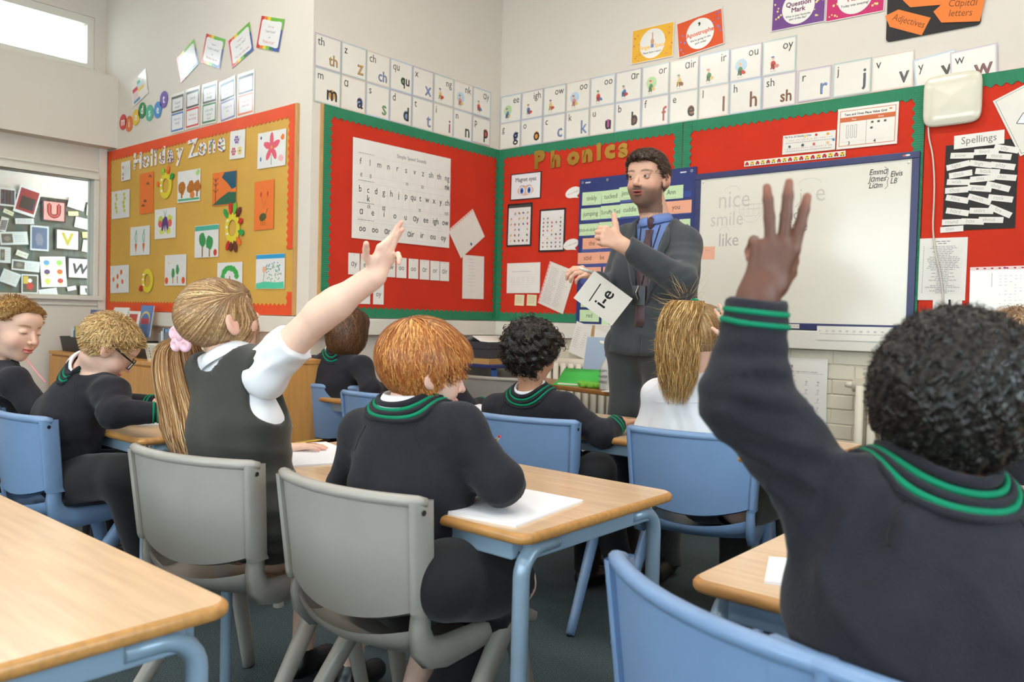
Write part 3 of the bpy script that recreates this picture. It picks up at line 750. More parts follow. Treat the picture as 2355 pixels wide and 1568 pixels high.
for cx, cz, rx in ((1.78, 1.882, 0.045), (1.77, 1.775, 0.03), (1.74, 1.655, 0.03), (2.215, 1.885, 0.06)):
    d.line([(cx + rx * math.cos(a), cz + 0.028 * math.sin(a)) for a in np.linspace(0, math.pi, 9)], 0.0025, P_)
hand('i', 2.16, 1.79, 0.11); hand('e', 2.245, 1.79, 0.14); hand('hide', 2.08, 1.70, 0.085, (160, 154, 148)); hand('time', 2.09, 1.64, 0.08, (150, 144, 138))
for cx in (2.085, 2.19): d.line([(cx - 0.012, 1.775), (cx, 1.762), (cx + 0.018, 1.79)], 0.0025, Q)
d.line([(2.14, 1.765), (2.165, 1.79), (2.19, 1.765)], 0.0025, Q); d.line([(2.13, 1.725), (2.16, 1.735), (2.19, 1.72)], 0.0025, Q)
mo = [(1.895 + 0.075 * math.cos(a), 1.80 + 0.1 * math.sin(a)) for a in np.linspace(math.pi, 2 * math.pi, 13)]
d.line(mo, 0.002, P_); d.line([(1.82, 1.80), (1.97, 1.80)], 0.002, P_); d.line([(1.825, 1.775), (1.965, 1.775)], 0.0015, P_)
for x in (1.85, 1.88, 1.91, 1.94): d.line([(x, 1.80), (x, 1.74)], 0.0015, P_)
d.line([(1.83, 1.76), (1.86, 1.735), (1.93, 1.735), (1.96, 1.76)], 0.002, P_)
B_ = (34, 34, 40)
d.text('Emma', 2.512, 1.9, 0.042, B_, 'l', sx=0.78, shear=0.25); d.text('James', 2.512, 1.866, 0.042, B_, 'l', sx=0.78, shear=0.25); d.text('Liam', 2.512, 1.834, 0.04, B_, 'l', sx=0.8, shear=0.25)
d.text('Elvis', 2.613, 1.882, 0.04, B_, 'l', sx=0.8, shear=0.25, rot=0.06); d.text('LB', 2.613, 1.85, 0.038, B_, 'l', sx=0.8, shear=0.25)
d.line([(2.585, 1.935), (2.604, 1.922), (2.602, 1.9), (2.594, 1.885), (2.607, 1.878), (2.6, 1.862), (2.604, 1.84), (2.59, 1.825)], 0.0018, (90, 90, 96))
d.put(wb, 0.0123)
o = sheet(WC, 'sticky_note', 1.647, 1.539, 0.08, 0.074, -1, None, 'salmon pink sticky note on the whiteboard left edge', 'note', n=nB + 0.0128, rgb=(240, 178, 150))
d = Draw(); d.squig(-0.02, 0.01, 0.015, 0.003, (206, 140, 116)); d.put(o, 0.001)
o = sheet(WC, 'car_strip', 2.116, 2.026, 0.548, 0.03, -0.3, 'laminate', 'narrow strip of red cars and yellow vans above the whiteboard', 'border strip', n=nB + 0.002)
d = Draw()
for i in range(18):
    x = -0.258 + 0.0304 * i; c = (206, 44, 40) if i % 2 == 0 else (232, 196, 60)
    d.rect(x - 0.011, x + 0.011, -0.007, 0.002, c); d.ell(x, 0.003, 0.008, 0.007, c, 10) if i % 2 == 0 else d.rect(x - 0.011, x + 0.011, 0, 0.009, c)
    for s in (-0.006, 0.006): d.ell(x + s, -0.008, 0.0035, 0.0035, (30, 30, 30), 8)
    d.rect(x - 0.004, x + 0.004, 0.002, 0.007, (70, 60, 60))
d.put(o, 0.001)
o = sheet(WC, 'number_line_card', 2.197, 2.103, 0.279, 0.101, -0.8, 'laminate', 'white 0 to 20 number line card with small fruit pictures', 'card', n=nB + 0.002)
d = Draw(); d.text('My 0 to 20 Number Line', -0.13, 0.035, 0.014, (60, 60, 110), 'l', bold=0.0003)
for y in (0.012, -0.032):
    for i in range(26): d.line([(-0.12 + 0.0096 * i, y - 0.006), (-0.12 + 0.0096 * i, y + 0.002)], 0.0007, (90, 80, 110)); d.rect(-0.122 + 0.0096 * i, -0.119 + 0.0096 * i, y + 0.006, y + 0.010, random.choice([(206, 70, 60), (240, 200, 90), (120, 120, 160)]))
    d.line([(-0.122, y - 0.006), (0.122, y - 0.006)], 0.0009, (90, 80, 110))
for x, y, c in ((-0.02, 0.035, (230, 210, 90)), (0.04, 0.036, (210, 50, 50)), (0.1, 0.036, (236, 150, 70)), (-0.1, -0.012, (90, 90, 90)), (-0.03, -0.01, (70, 70, 80)), (0.03, -0.01, (200, 90, 90)), (0.1, -0.01, (236, 180, 120)), (0.13, 0.002, (70, 140, 190))): d.ell(x, y, 0.007, 0.007, c, 10, 0, 0.15)
d.put(o, 0.001)
o = sheet(WC, 'place_value_grid', 2.491, 2.15, 0.293, 0.206, -0.6, 'laminate', 'Tens and Ones Place Value Grid poster with orange heading', 'poster', n=nB + 0.004)
d = Draw(); OR = (206, 106, 60)
d.frame(-0.135, 0.135, -0.09, 0.09, 0.003, OR); d.text('Tens and Ones Place Value Grid', -0.01, 0.064, 0.0155, (40, 38, 36), 'c', bold=0.0005)
d.rect(-0.132, 0.132, 0.032, 0.056, OR); d.text('Tens', -0.065, 0.039, 0.012, (250, 240, 230)); d.text('Ones', 0.065, 0.039, 0.012, (250, 240, 230))
d.line([(-0.003, 0.032), (-0.003, -0.088)], 0.0012, (90, 70, 60)); d.line([(-0.132, -0.068), (0.132, -0.068)], 0.0006, (190, 180, 176))
for i in range(3): d.frame(-0.1 + 0.02 * i, -0.089 + 0.02 * i, -0.05, 0.015, 0.0012, (70, 66, 66))
for x, y in ((0.025, 0.018), (0.055, 0.018), (0.086, 0.018), (0.022, -0.01)): d.frame(x - 0.006, x + 0.006, y - 0.005, y + 0.005, 0.0015, (40, 36, 36)); d.rect(x - 0.004, x + 0.004, y - 0.003, y + 0.003, (110, 90, 80))
d.text('3', -0.085, -0.085, 0.026, (40, 40, 40)); d.text('4', 0.04, -0.085, 0.026, (40, 40, 40)); d.ell(0.11, 0.075, 0.008, 0.004, (220, 120, 60), 8)
d.put(o, 0.001)
o = sheet(WC, 'number_strip', 1.98, 1.133, 0.42, 0.022, 0, 'laminate', 'narrow white number strip on the bottom whiteboard frame', 'number line', n=nB + 0.0205)
d = Draw()
for i in range(21): d.text(str(i), -0.2 + 0.02 * i, -0.004, 0.012, (50, 50, 60)); d.line([(-0.19 + 0.02 * i, -0.01), (-0.19 + 0.02 * i, 0.01)], 0.0008, (120, 120, 130))
d.put(o, 0.001)
o = sheet(WC, 'number_line_card', 2.477, 1.103, 0.372, 0.072, 0.3, 'laminate', 'white 0 to 100 number line hanging below the whiteboard', 'number line', n=0.058)
d = Draw(); d.line([(-0.17, -0.004), (0.17, -0.004)], 0.0015, (120, 118, 116))
for i in range(11): d.text(str(i * 10), -0.17 + 0.034 * i, 0.006, 0.014, (120, 118, 118)); d.line([(-0.17 + 0.034 * i, -0.008), (-0.17 + 0.034 * i, 0.0)], 0.001, (120, 118, 116))
d.put(o, 0.001)

# ================================================================== POSTERS HIGH ON THE BACK WALL
def star(d, x, y, r, c): d.poly([(x + (r if i % 2 == 0 else r * 0.45) * math.sin(math.pi * i / 5), y + (r if i % 2 == 0 else r * 0.45) * math.cos(math.pi * i / 5)) for i in range(10)], c)
def punct_poster(u, z, rot, rgb, label, lines, starc, ink, extra=None, n=0.004):
    o = sheet(WC, 'punctuation_poster', u, z, 0.29, 0.207, rot, None, label, 'poster', 'punctuation posters', n=n, rgb=rgb)
    d = Draw(); r = random.Random(int(u * 100))
    for i in range(14): star(d, r.choice([r.uniform(-0.135, -0.085), r.uniform(0.085, 0.135)]), r.uniform(-0.09, 0.09), r.uniform(0.005, 0.009), starc)
    d.frame(-0.145, 0.145, -0.1035, 0.1035, 0.004, (232, 226, 220))
    d.ell(0, 0, 0.088, 0.088, (232, 228, 220), 32)
    if extra: extra(d)
    for s, y, sz, c, b in lines: d.text(s, 0, y, sz, c or ink, 'c', bold=b)
    d.put(o, 0.001, 'print_gloss'); return o
def finger_pic(d):
    d.ell(0.0, 0.01, 0.012, 0.02, (206, 150, 116), 12); d.rect(-0.004, 0.004, 0.02, 0.062, (206, 150, 116)); d.ell(0.0, 0.062, 0.004, 0.005, (206, 150, 116), 8); d.rect(-0.01, 0.01, -0.025, -0.005, (80, 120, 190))
punct_poster(1.22, 2.82, -0.5, (240, 180, 56), 'yellow Finger Space poster on the white wall', [('Finger  Space', -0.028, 0.034, (244, 186, 70), 0.001), ('Please leave a space!', -0.056, 0.015, (60, 56, 50), 0.0003)], (220, 110, 50), (60, 50, 40), finger_pic)
punct_poster(1.537, 2.813, 6, (222, 86, 40), 'orange Apostrophe poster tilted on the white wall', [('Apostrophe', -0.006, 0.036, (222, 80, 40), 0.0012), ("We're going to the", -0.036, 0.0165, (50, 48, 46), 0.0003), ('park today', -0.056, 0.0165, (50, 48, 46), 0.0003)], (80, 110, 190), (50, 40, 40), lambda d: d.text(',', 0, 0.055, 0.09, (30, 28, 28), 'c', bold=0.002), n=0.0055)
punct_poster(2.111, 2.834, -1, (112, 66, 132), 'purple Question Mark poster at the top of the wall', [('?', 0.045, 0.06, (40, 36, 40), 0.001), ('Question', 0.01, 0.036, (110, 40, 90), 0.0012), ('Mark', -0.022, 0.036, (110, 40, 90), 0.0012), ('What is your favourite', -0.046, 0.0145, (60, 56, 60), 0.0003), ('part of the day?', -0.062, 0.0145, (60, 56, 60), 0.0003)], (240, 220, 130), (90, 40, 90))
punct_poster(2.404, 2.822, -1, (198, 40, 104), 'crimson Exclamation Mark poster at the top of the wall', [('!', 0.045, 0.06, (40, 36, 40), 0.001), ('Exclamation', 0.012, 0.027, (200, 40, 60), 0.001), ('Mark', -0.02, 0.036, (200, 40, 60), 0.0012), ('Today was amazing!', -0.046, 0.017, (60, 56, 60), 0.0003)], (240, 220, 130), (200, 40, 60))
# black panel with orange arrow cards
RP = []
for cx, cz, a0 in ((0.19, 0.16, 0), (-0.19, 0.16, 90), (-0.19, -0.16, 180), (0.19, -0.16, 270)):
    RP += [(cx + 0.018 * math.cos(math.radians(a0 + t)), cz + 0.018 * math.sin(math.radians(a0 + t))) for t in (0, 30, 60, 90)]
o = sheet(WC, 'black_panel', 2.77, 2.735, 0.42, 0.36, 0, 'black_card', 'black rounded card panel at the top right of the wall', 'panel', n=0.004, t=0.003, poly=RP)
def arrow(u, z, w_, h_, rot, s, n, label):
    P = [(-w_ / 2, -h_ / 2 + 0.012), (-w_ / 2 + 0.045, -h_ / 2), (w_ / 2, -h_ / 2), (w_ / 2, h_ / 2), (-w_ / 2 + 0.045, h_ / 2), (-w_ / 2 - 0.015, 0.0)]
    P = [(-w_ / 2 - 0.012, 0.0), (-w_ / 2 + 0.035, -h_ / 2), (w_ / 2, -h_ / 2), (w_ / 2, h_ / 2), (-w_ / 2 + 0.035, h_ / 2)]
    m = M('orange_card', (238, 122, 34), 0.55, noise=(14, 0.03))
    o = sheet(WC, 'arrow_card', u, z, w_, h_, rot, 'orange_card', label, 'card', 'orange arrow cards on the black panel', n=n, poly=P)
    d = Draw()
    for i, t in enumerate(s): d.text(t, 0.01, 0.008 - 0.045 * i + (0.012 if len(s) > 1 else -0.018), 0.046, (120, 66, 24), 'c', sx=0.85)
    d.put(o, 0.001); return o
arrow(2.655, 2.64, 0.2, 0.085, -26, ['Adjectives'], 0.008, 'orange arrow card reading Adjectives on the black panel')
arrow(2.76, 2.735, 0.24, 0.085, -8, ['Statements'], 0.0095, 'orange arrow card reading Statements, partly out of view')
arrow(2.885, 2.64, 0.2, 0.105, -10, ['Capital', 'letters'], 0.011, 'orange arrow card reading Capital letters on the black panel')
arrow(2.95, 2.755, 0.2, 0.1, 4, ['Verbs'], 0.009, 'orange arrow card at the top edge of the wall')

# ================================================================== RIGHT BOARD
ap = empty('wireless_access_point'); ap.matrix_world = WC.mat(2.877, 2.222, 0.015, math.radians(0.5)); tag(ap, 'white rounded square wireless box on the red board', 'wireless box')
def superell(a, b, e, n=40): return [(a * np.sign(math.cos(t)) * abs(math.cos(t)) ** e, b * np.sign(math.sin(t)) * abs(math.sin(t)) ** e) for t in np.linspace(0, 2 * math.pi, n, endpoint=False)]
mb = MB(); rings = []
for sc, zz in ((0.94, 0.0), (1.0, 0.012), (1.0, 0.02), (0.985, 0.027), (0.93, 0.032), (0.6, 0.0365), (0.0, 0.038)):
    rings.append([(x * sc, y * sc, zz) for x, y in superell(0.125, 0.122, 0.36)])
for r_ in rings: r_.append(r_[0])
mb.grid(rings).build('casing', M('ap_plastic', (222, 216, 196), 0.22, coat=0.3), ap, smooth=True)
d = Draw()
for i in range(5): d.ell(-0.02 + 0.014 * i, -0.093, 0.0016, 0.0016, (150, 190, 120) if i > 1 else (160, 150, 130), 8)
d.ell(0.075, -0.05, 0.0018, 0.0018, (250, 250, 250), 8); d.put(ap, 0.0345, name='indicator_lights')
pts = [(2.775, 2.13), (2.78, 2.05), (2.80, 1.98), (2.812, 1.86), (2.815, 1.75), (2.812, 1.62), (2.83, 1.5), (2.86, 1.38), (2.872, 1.27), (2.87, 1.112)]
pp = []
for i in range(len(pts) - 1):
    for t in np.linspace(0, 1, 5)[:-1]: pp.append((pts[i][0] * (1 - t) + pts[i + 1][0] * t, -0.026, pts[i][1] * (1 - t) + pts[i + 1][1] * t))
pp.append((2.87, -0.026, 1.112))
for _ in range(3): pp = [pp[0]] + [tuple((np.array(pp[i - 1]) + 2 * np.array(pp[i]) + np.array(pp[i + 1])) / 4) for i in range(1, len(pp) - 1)] + [pp[-1]]
tag(MB().tube(pp, 0.004, 6).build('data_cable', 'cable', smooth=True), 'thin white cable hanging from the wireless box', 'cable')
sheet(WC, 'spelling_panel', 3.003, 1.807, 0.298, 0.405, 0, 'black_card', 'black card panel behind the spelling word strips', 'panel', n=0.0165, t=0.001)
o = sheet(WC, 'heading_strip', 2.992, 2.021, 0.206, 0.063, 1.0, 'paper', 'white heading strip handwritten Spellings', 'heading', n=0.019)
d = Draw(); d.text('Spellings', 0, -0.012, 0.047, (120, 116, 112), 'c', sx=0.92); d.put(o, 0.001)
SPW = [('snow', 2.925, 1.955, 0.098, -5), ('food', 3.025, 1.962, 0.1, -3), ('say', 3.105, 1.966, 0.1, -16), ('think', 3.076, 1.935, 0.1, -10), ('light', 2.91, 1.91, 0.098, 9), ('high', 3.005, 1.907, 0.096, -13), ('play', 3.093, 1.89, 0.1, -13),
       ('thick', 2.922, 1.868, 0.098, 5), ('back', 3.033, 1.869, 0.1, -9), ('wish', 2.914, 1.832, 0.098, -5), ('this', 3.013, 1.839, 0.1, 1), ('chin', 3.1, 1.838, 0.1, -10), ('chop', 2.908, 1.795, 0.098, 0), ('green', 3.003, 1.795, 0.1, -9), ('shop', 3.078, 1.797, 0.1, -19),
       ('face', 2.912, 1.752, 0.098, -14), ('north', 3.005, 1.744, 0.1, -21), ('rock', 3.09, 1.742, 0.1, -11), ('hard', 2.915, 1.692, 0.098, -12), ('start', 3.015, 1.69, 0.098, -5), ('fire', 3.09, 1.684, 0.1, -28), ('round', 2.9, 1.645, 0.098, -1), ('hair', 2.98, 1.643, 0.095, -5), ('shout', 3.055, 1.646, 0.1, -4), ('thin', 2.894, 1.612, 0.098, 2)]
for k, (s, u, z, w_, r_) in enumerate(SPW):
    o = sheet(WC, 'word_strip', u, z, w_, 0.027, r_, 'paper', "white word strip handwritten '%s' on the black spelling panel" % s, 'word strip', 'spelling word strips', n=0.0185 + 0.0007 * (k % 3), t=0.0006)
    d = Draw(); d.text(s, -0.008, -0.006, 0.024, (176, 170, 164), 'c', sx=0.95); d.put(o, 0.0007)
o = sheet(WC, 'eye_poster', 3.195, 2.1, 0.205, 0.29, 24, 'laminate', 'white card with a drawn blue eye and the word eyes', 'poster', n=0.0185)
d = Draw(); d.frame(-0.094, 0.094, -0.137, 0.137, 0.0015, (50, 50, 54)); d.poly([(-0.06, 0.0), (-0.02, 0.03), (0.03, 0.026), (0.06, -0.004), (0.02, -0.022), (-0.03, -0.02)], (236, 240, 246)); d.ell(0.0, 0.004, 0.024, 0.024, (90, 150, 206), 18); d.ell(0.0, 0.004, 0.011, 0.011, (30, 26, 30), 12)
d.line([(-0.06, 0.0), (-0.02, 0.03), (0.03, 0.026), (0.06, -0.004), (0.02, -0.022), (-0.03, -0.02), (-0.06, 0.0)], 0.003, (30, 28, 30)); d.text('eyes', 0.0, -0.1, 0.05, (50, 48, 50)); d.put(o, 0.001)
o = sheet(WC, 'handwriting_sheet', 2.858, 1.424, 0.21, 0.297, -0.3, 'paper', 'white handwriting phrases sheet behind the hanging cable', 'paper', n=0.0175)
d = Draw(); d.squig(-0.03, 0.03, 0.132, 0.004, (120, 118, 118)); d.squig(-0.02, 0.015, 0.122, 0.004, (110, 110, 110))
for i in range(27): hw_ = random.uniform(0.02, 0.075); d.squig(-hw_ + 0.005, hw_ + 0.005, 0.108 - 0.0085 * i, 0.0032, (150, 146, 146)); d.rect(-0.083, -0.08, 0.106 - 0.0085 * i, 0.11 - 0.0085 * i, (150, 146, 146)); d.line([(-0.075, 0.104 - 0.0085 * i), (0.085, 0.104 - 0.0085 * i)], 0.0004, (190, 188, 186))
d.put(o, 0.001)
o = sheet(WC, 'letter_sheet', 2.889, 1.215, 0.125, 0.13, 1, 'paper', "white card handwritten 'ck' below the handwriting sheet", 'card', n=0.0195)
d = Draw(); d.text('ck', 0.0, -0.015, 0.115, (40, 38, 38), 'c'); d.put(o, 0.001)
o = sheet(WC, 'punched_sleeve', 3.13, 1.318, 0.3, 0.228, 0.8, 'laminate', 'white punched sleeve with faint sideways tables at the right edge', 'paper', n=0.0185)
d = Draw(); d.rect(-0.15, 0.15, 0.098, 0.114, (236, 214, 210))
for i in range(9): d.ell(-0.12 + 0.03 * i, 0.106, 0.006, 0.0035, (190, 40, 50), 8)
d.ell(-0.01, 0.107, 0.006, 0.005, (190, 40, 140), 8)
for i in range(9):
    for j in range(12):
        if random.random() < 0.5: d.squig(-0.03 + 0.02 * i, -0.02 + 0.02 * i, 0.07 - 0.014 * j, 0.0028, (190, 186, 190))
d.line([(-0.06, 0.085), (-0.06, 0.02)], 0.002, (170, 168, 170)); d.put(o, 0.001)
o = sheet(WC, 'maths_worksheet', 2.2, 0.762, 0.284, 0.405, 0.5, 'paper', 'white column addition worksheet hanging over the painted bricks', 'paper', n=0.022, t=0.001)
d = Draw(); d.text('Counting', -0.115, 0.155, 0.02, (70, 70, 70), 'l', bold=0.0004); d.text('Adding 2-digit and 1-digit numbers in columns', -0.115, 0.128, 0.0108, (60, 60, 60), 'l'); d.line([(-0.115, 0.122), (0.12, 0.122)], 0.001, (120, 120, 120)); d.squig(-0.115, -0.03, 0.108, 0.003, (150, 150, 150))
for i in range(4):
    for j in range(5): x, y = -0.1 + 0.062 * i, 0.075 - 0.045 * j; d.text(str(random.randint(11, 89)), x + 0.01, y, 0.012, (90, 90, 90)); d.text('+ ' + str(random.randint(1, 9)), x + 0.004, y - 0.012, 0.012, (90, 90, 90)); d.line([(x - 0.008, y - 0.015), (x + 0.018, y - 0.015)], 0.0008, (90, 90, 90))
d.put(o, 0.0011)
# ================================================================== HOLIDAY BOARD ITEMS (wall A)
nA = 0.0165
hz = [('H', -2.06), ('o', -1.93), ('l', -1.845), ('i', -1.785), ('d', -1.695), ('a', -1.575), ('y', -1.45), ('Z', -1.27), ('o', -1.15), ('n', -1.03), ('e', -0.915)]
pal = [(200, 50, 50), (70, 110, 180), (60, 120, 70), (120, 80, 150)]
for k, (s, u) in enumerate(hz):
    v, f, adv = GLYPH[s]; mx = (v[:, 0].min() + v[:, 0].max()) / 2; sc = 0.185; mb = MB()
    bm = bmesh.new(); vs = [bm.verts.new(((p[0] - mx) * sc * 1.05, p[1] * sc * 0.86, 0)) for p in v]
    for q in f:
        try: bm.faces.new([vs[i] for i in q])
        except ValueError: pass
    move = {}
    for e in bm.edges:
        if len(e.link_faces) == 1:
            fc = e.link_faces[0].calc_center_median(); a, b = e.verts; mid = (a.co + b.co) / 2; dd = b.co - a.co; nn = Vector((-dd.y, dd.x, 0)).normalized()
            if nn.dot(fc - mid) > 0: nn = -nn
            for vv in (a, b): move.setdefault(vv, Vector((0, 0, 0))); move[vv] += nn
    for vv, nn in move.items():
        if nn.length > 1e-6: vv.co += nn.normalized() * 0.007
    inside = [tuple(fc.calc_center_median()[:2]) for fc in bm.faces]
    r = bmesh.ops.extrude_face_region(bm, geom=bm.faces[:])
    for g in r['geom']:
        if isinstance(g, bmesh.types.BMVert): g.co.z += 0.002
    bmesh.ops.recalc_face_normals(bm, faces=bm.faces)
    me = bpy.data.meshes.new('spotted_letter'); bm.to_mesh(me); bm.free()
    o = link('spotted_letter', me, 'paper')
    o.matrix_world = WA.mat(u, 2.145 + (0.0 if k < 7 else 0.0), nA + 0.003, math.radians(random.uniform(-3, 3)))
    w_ = {4: ' of Holiday', 1: ' of Holiday', 8: ' of Zone'}.get(k, '')
    tag(o, "spotted white cut-out letter '%s' of the %s heading" % (s, 'Holiday' if k < 7 else 'Zone'), 'letter', 'spotted heading letters')
    d = Draw()
    for j, (x, y) in enumerate(inside):
        if j % 2 == 0: d.ell(x, y, 0.008, 0.008, pal[(j // 2 + k) % 4], 8)
    d.put(o, 0.0022, name='coloured_spots')
def art(name, u, z, w_, h_, rot, rgb, label, fn):
    o = sheet(WA, name, u, z, w_, h_, rot, None, label, 'drawing', 'children\'s holiday pictures', n=nA + 0.003, rgb=rgb)
    d = Draw(); fn(d); d.put(o, 0.001); return o
WH = (230, 225, 220); ORG = (236, 120, 48)
def a_lily(d):
    for i in range(5): a = math.pi / 2 + i * 2 * math.pi / 5; d.ell(0.045 * math.cos(a), 0.012 + 0.045 * math.sin(a), 0.042, 0.02, (226, 92, 112), 12, a, 0.08)
    d.line([(0, -0.03), (0.0, -0.09)], 0.006, (90, 160, 120)); d.ell(0, 0.012, 0.01, 0.01, (230, 170, 60))
    d.ell(0.11, 0.06, 0.02, 0.016, (240, 120, 30), 8, 0, .2); d.ell(-0.11, 0.075, 0.008, 0.01, (60, 50, 110)); d.ell(-0.11, -0.05, 0.008, 0.014, (50, 120, 170)); d.ell(0.1, -0.06, 0.025, 0.02, (240, 180, 180), 9, 0, .2)
def a_flowers(d):
    for x, y, c in ((-0.01, 0.03, (120, 70, 170)), (-0.04, -0.04, (200, 70, 80)), (0.03, -0.04, (230, 200, 80))):
        for i in range(6): a = i * math.pi / 3; d.ell(x + 0.018 * math.cos(a), y + 0.018 * math.sin(a), 0.009, 0.009, c, 8)
        d.ell(x, y, 0.007, 0.007, (120, 60, 40), 8)
    d.line([(0.01, 0.0), (0.03, 0.05)], 0.004, (80, 140, 90))
def a_daff(d):
    for x in (-0.03, 0.0, 0.035): d.line([(x, -0.04), (x + 0.01, 0.04)], 0.004, (120, 150, 120))
    for y in (0.03, -0.02, -0.05): d.ell(-0.045, y, 0.012, 0.012, (186, 130, 150), 8)
def a_prints(d):
    for x, y in ((0.05, 0.1), (-0.02, -0.07), (0.02, 0.05), (-0.05, -0.1)):
        for i in range(4): a = 0.6 + i * 0.6; d.ell(x + 0.02 * math.cos(a), y + 0.02 * math.sin(a), 0.01, 0.006, (120, 84, 60), 7, a)
def a_houses(d):
    for x in (-0.09, 0.03, 0.11):
        d.ell(x, -0.01, 0.05, 0.04, (186, 112, 40), 10, 0, .2); d.rect(x - 0.01, x + 0.01, -0.075, -0.02, (170, 100, 40))
    d.rect(-0.14, 0.14, -0.095, -0.08, (90, 170, 130)); d.ell(0.12, 0.08, 0.03, 0.02, (170, 210, 110), 8, 0, .3); d.ell(0.05, -0.06, 0.03, 0.025, (222, 130, 60), 9, 0, .2)
def a_sunset(d):
    d.poly([(0.0, 0.1), (0.14, 0.1), (0.14, 0.0), (0.09, -0.01), (0.04, 0.03), (-0.03, 0.07)], (34, 86, 108)); d.poly([(-0.14, -0.1), (0.14, -0.1), (0.14, -0.03), (0.05, -0.025), (-0.05, -0.06)], (50, 98, 72))
    d.line([(-0.1, -0.08), (-0.1, 0.07)], 0.008, (96, 60, 40))
    for y in (-0.02, 0.02, 0.05): d.line([(-0.1, y), (-0.13, y + 0.02)], 0.005, (96, 60, 40)); d.line([(-0.1, y), (-0.07, y + 0.02)], 0.005, (96, 60, 40))
def a_emu(d):
    d.ell(-0.01, -0.07, 0.04, 0.024, (84, 84, 44), 12, 0.2, .1); d.line([(0.02, -0.06), (0.035, -0.03), (0.045, -0.02)], 0.006, (84, 84, 44))
    for x in (-0.03, -0.01, 0.01): d.line([(x, -0.085), (x + 0.006, -0.12)], 0.004, (84, 84, 44))
    for x in (-0.03, 0.04): d.line([(0.0, -0.02), (x, 0.06)], 0.002, (180, 90, 40)); d.ell(x, 0.065, 0.008, 0.016, (206, 50, 40), 8)
def a_yellow(d):
    for x in (-0.07, 0.06):
        for i, y in enumerate((0.07, 0.04, 0.01, -0.02, -0.05)): d.ell(x + 0.01 * math.sin(i * 2), y, 0.02, 0.015, (206, 204, 70), 8, 0, .25)
def a_butter(d):
    for s in (-1, 1):
        d.ell(s * 0.06, 0.02, 0.045, 0.035, (200, 210, 90), 10, s * .4, .15); d.ell(s * 0.07, -0.0, 0.03, 0.025, (226, 100, 96), 10, 0, .15); d.ell(s * 0.045, -0.05, 0.03, 0.025, (216, 216, 90), 9, 0, .2); d.ell(s * 0.025, 0.0, 0.02, 0.05, (96, 60, 120), 9, s * .3, .2)
        d.line([(0, 0.05), (s * 0.02, 0.09)], 0.005, (90, 140, 90))
    d.ell(0, 0, 0.01, 0.06, (90, 60, 110), 9)
def a_carrots(d):
    for x in (-0.06, 0.06): d.poly([(x - 0.02, -0.02), (x + 0.02, -0.02), (x, -0.09)], (216, 110, 50)); d.line([(x, -0.02), (x - 0.015, 0.03), (x + 0.01, 0.08)], 0.014, (120, 190, 160)); d.line([(x + 0.01, -0.01), (x + 0.015, 0.04), (x, 0.07)], 0.006, (80, 120, 120))
def a_trees(d):
    d.rect(-0.145, 0.145, 0.07, 0.1, (80, 176, 150))
    for x in (-0.05, 0.04): d.rect(x - 0.008, x + 0.008, -0.1, -0.03, (160, 116, 60)); d.ell(x, -0.01 if x > 0 else 0.01, 0.045, 0.045, (66, 150, 84), 10, 0, .15)
    d.ell(0.11, -0.075, 0.022, 0.022, (210, 70, 36), 10)
def a_tulips(d):
    for x, y in ((-0.1, 0.0), (0.03, 0.05), (0.05, -0.02), (-0.03, -0.05), (-0.03, 0.02)): d.ell(x, y, 0.018, 0.02, (232, 106, 44), 9, 0, .1)
    for x, y in ((-0.06, -0.06), (0.1, 0.0), (-0.12, 0.06)): d.line([(x, y - 0.02), (x + 0.02, y + 0.03)], 0.004, (140, 180, 150))
def a_trees1(d):
    for x, y in ((-0.03, -0.02), (0.03, 0.0)): d.rect(x - 0.006, x + 0.006, -0.09, -0.04, (190, 130, 70)); d.ell(x, y, 0.024, 0.035, (76, 150, 90), 9, 0, .15)
    for x in (-0.12, 0.11): d.ell(x, -0.07, 0.024, 0.024, (232, 92, 40), 10)
    d.ell(-0.09, 0.05, 0.015, 0.01, (236, 206, 180), 8)
def a_tree3(d):
    for i in range(10): a = math.pi * i / 9; d.ell(0.08 * math.cos(a), 0.0 + 0.05 * math.sin(a), 0.025, 0.02, (70, 170, 80), 8, 0, .25)
    d.rect(-0.005, 0.008, -0.07, 0.0, (180, 130, 70))
def a_sea(d):
    d.rect(-0.148, 0.148, 0.075, 0.1, (50, 156, 206)); d.poly([(-0.145, -0.1), (0.145, -0.1), (0.14, -0.06), (0.06, -0.065), (-0.05, -0.058), (-0.145, -0.07)], (88, 200, 160))
    r = random.Random(3)
    for i in range(60): a = r.uniform(0, 6.28); q = r.uniform(0.02, 0.06); d.ell(0.03 + 1.5 * q * math.cos(a), 0.0 + q * math.sin(a), 0.006, 0.004, r.choice([(40, 120, 160), (120, 180, 80), (60, 150, 170)]), 6)
    d.ell(-0.06, 0.01, 0.02, 0.02, (240, 180, 150), 10, 0, .2); d.line([(-0.06, -0.01), (-0.07, -0.06)], 0.004, (110, 170, 130))
art('flower_painting', -0.36, 2.088, 0.289, 0.209, -1, WH, 'white sheet with a big pink lily painting on the gold board', a_lily)
art('flower_drawing', -0.731, 2.159, 0.17, 0.172, -2, WH, 'small white sheet with purple, red and yellow flowers', a_flowers)
art('flower_drawing', -2.247, 2.146, 0.145, 0.139, 1, WH, 'smallest white sheet with faint pink flowers left of the heading', a_daff)
art('print_picture', -1.917, 1.957, 0.204, 0.288, 0, ORG, 'orange sheet with brown hand prints on the gold board', a_prints)
art('tree_painting', -1.32, 1.956, 0.298, 0.208, -1, WH, 'white sheet with brown autumn trees painted along the bottom', a_houses)
art('sunset_painting', -0.877, 1.903, 0.282, 0.209, -1, ORG, 'orange sheet painted with dark teal cloud and green hill', a_sunset)
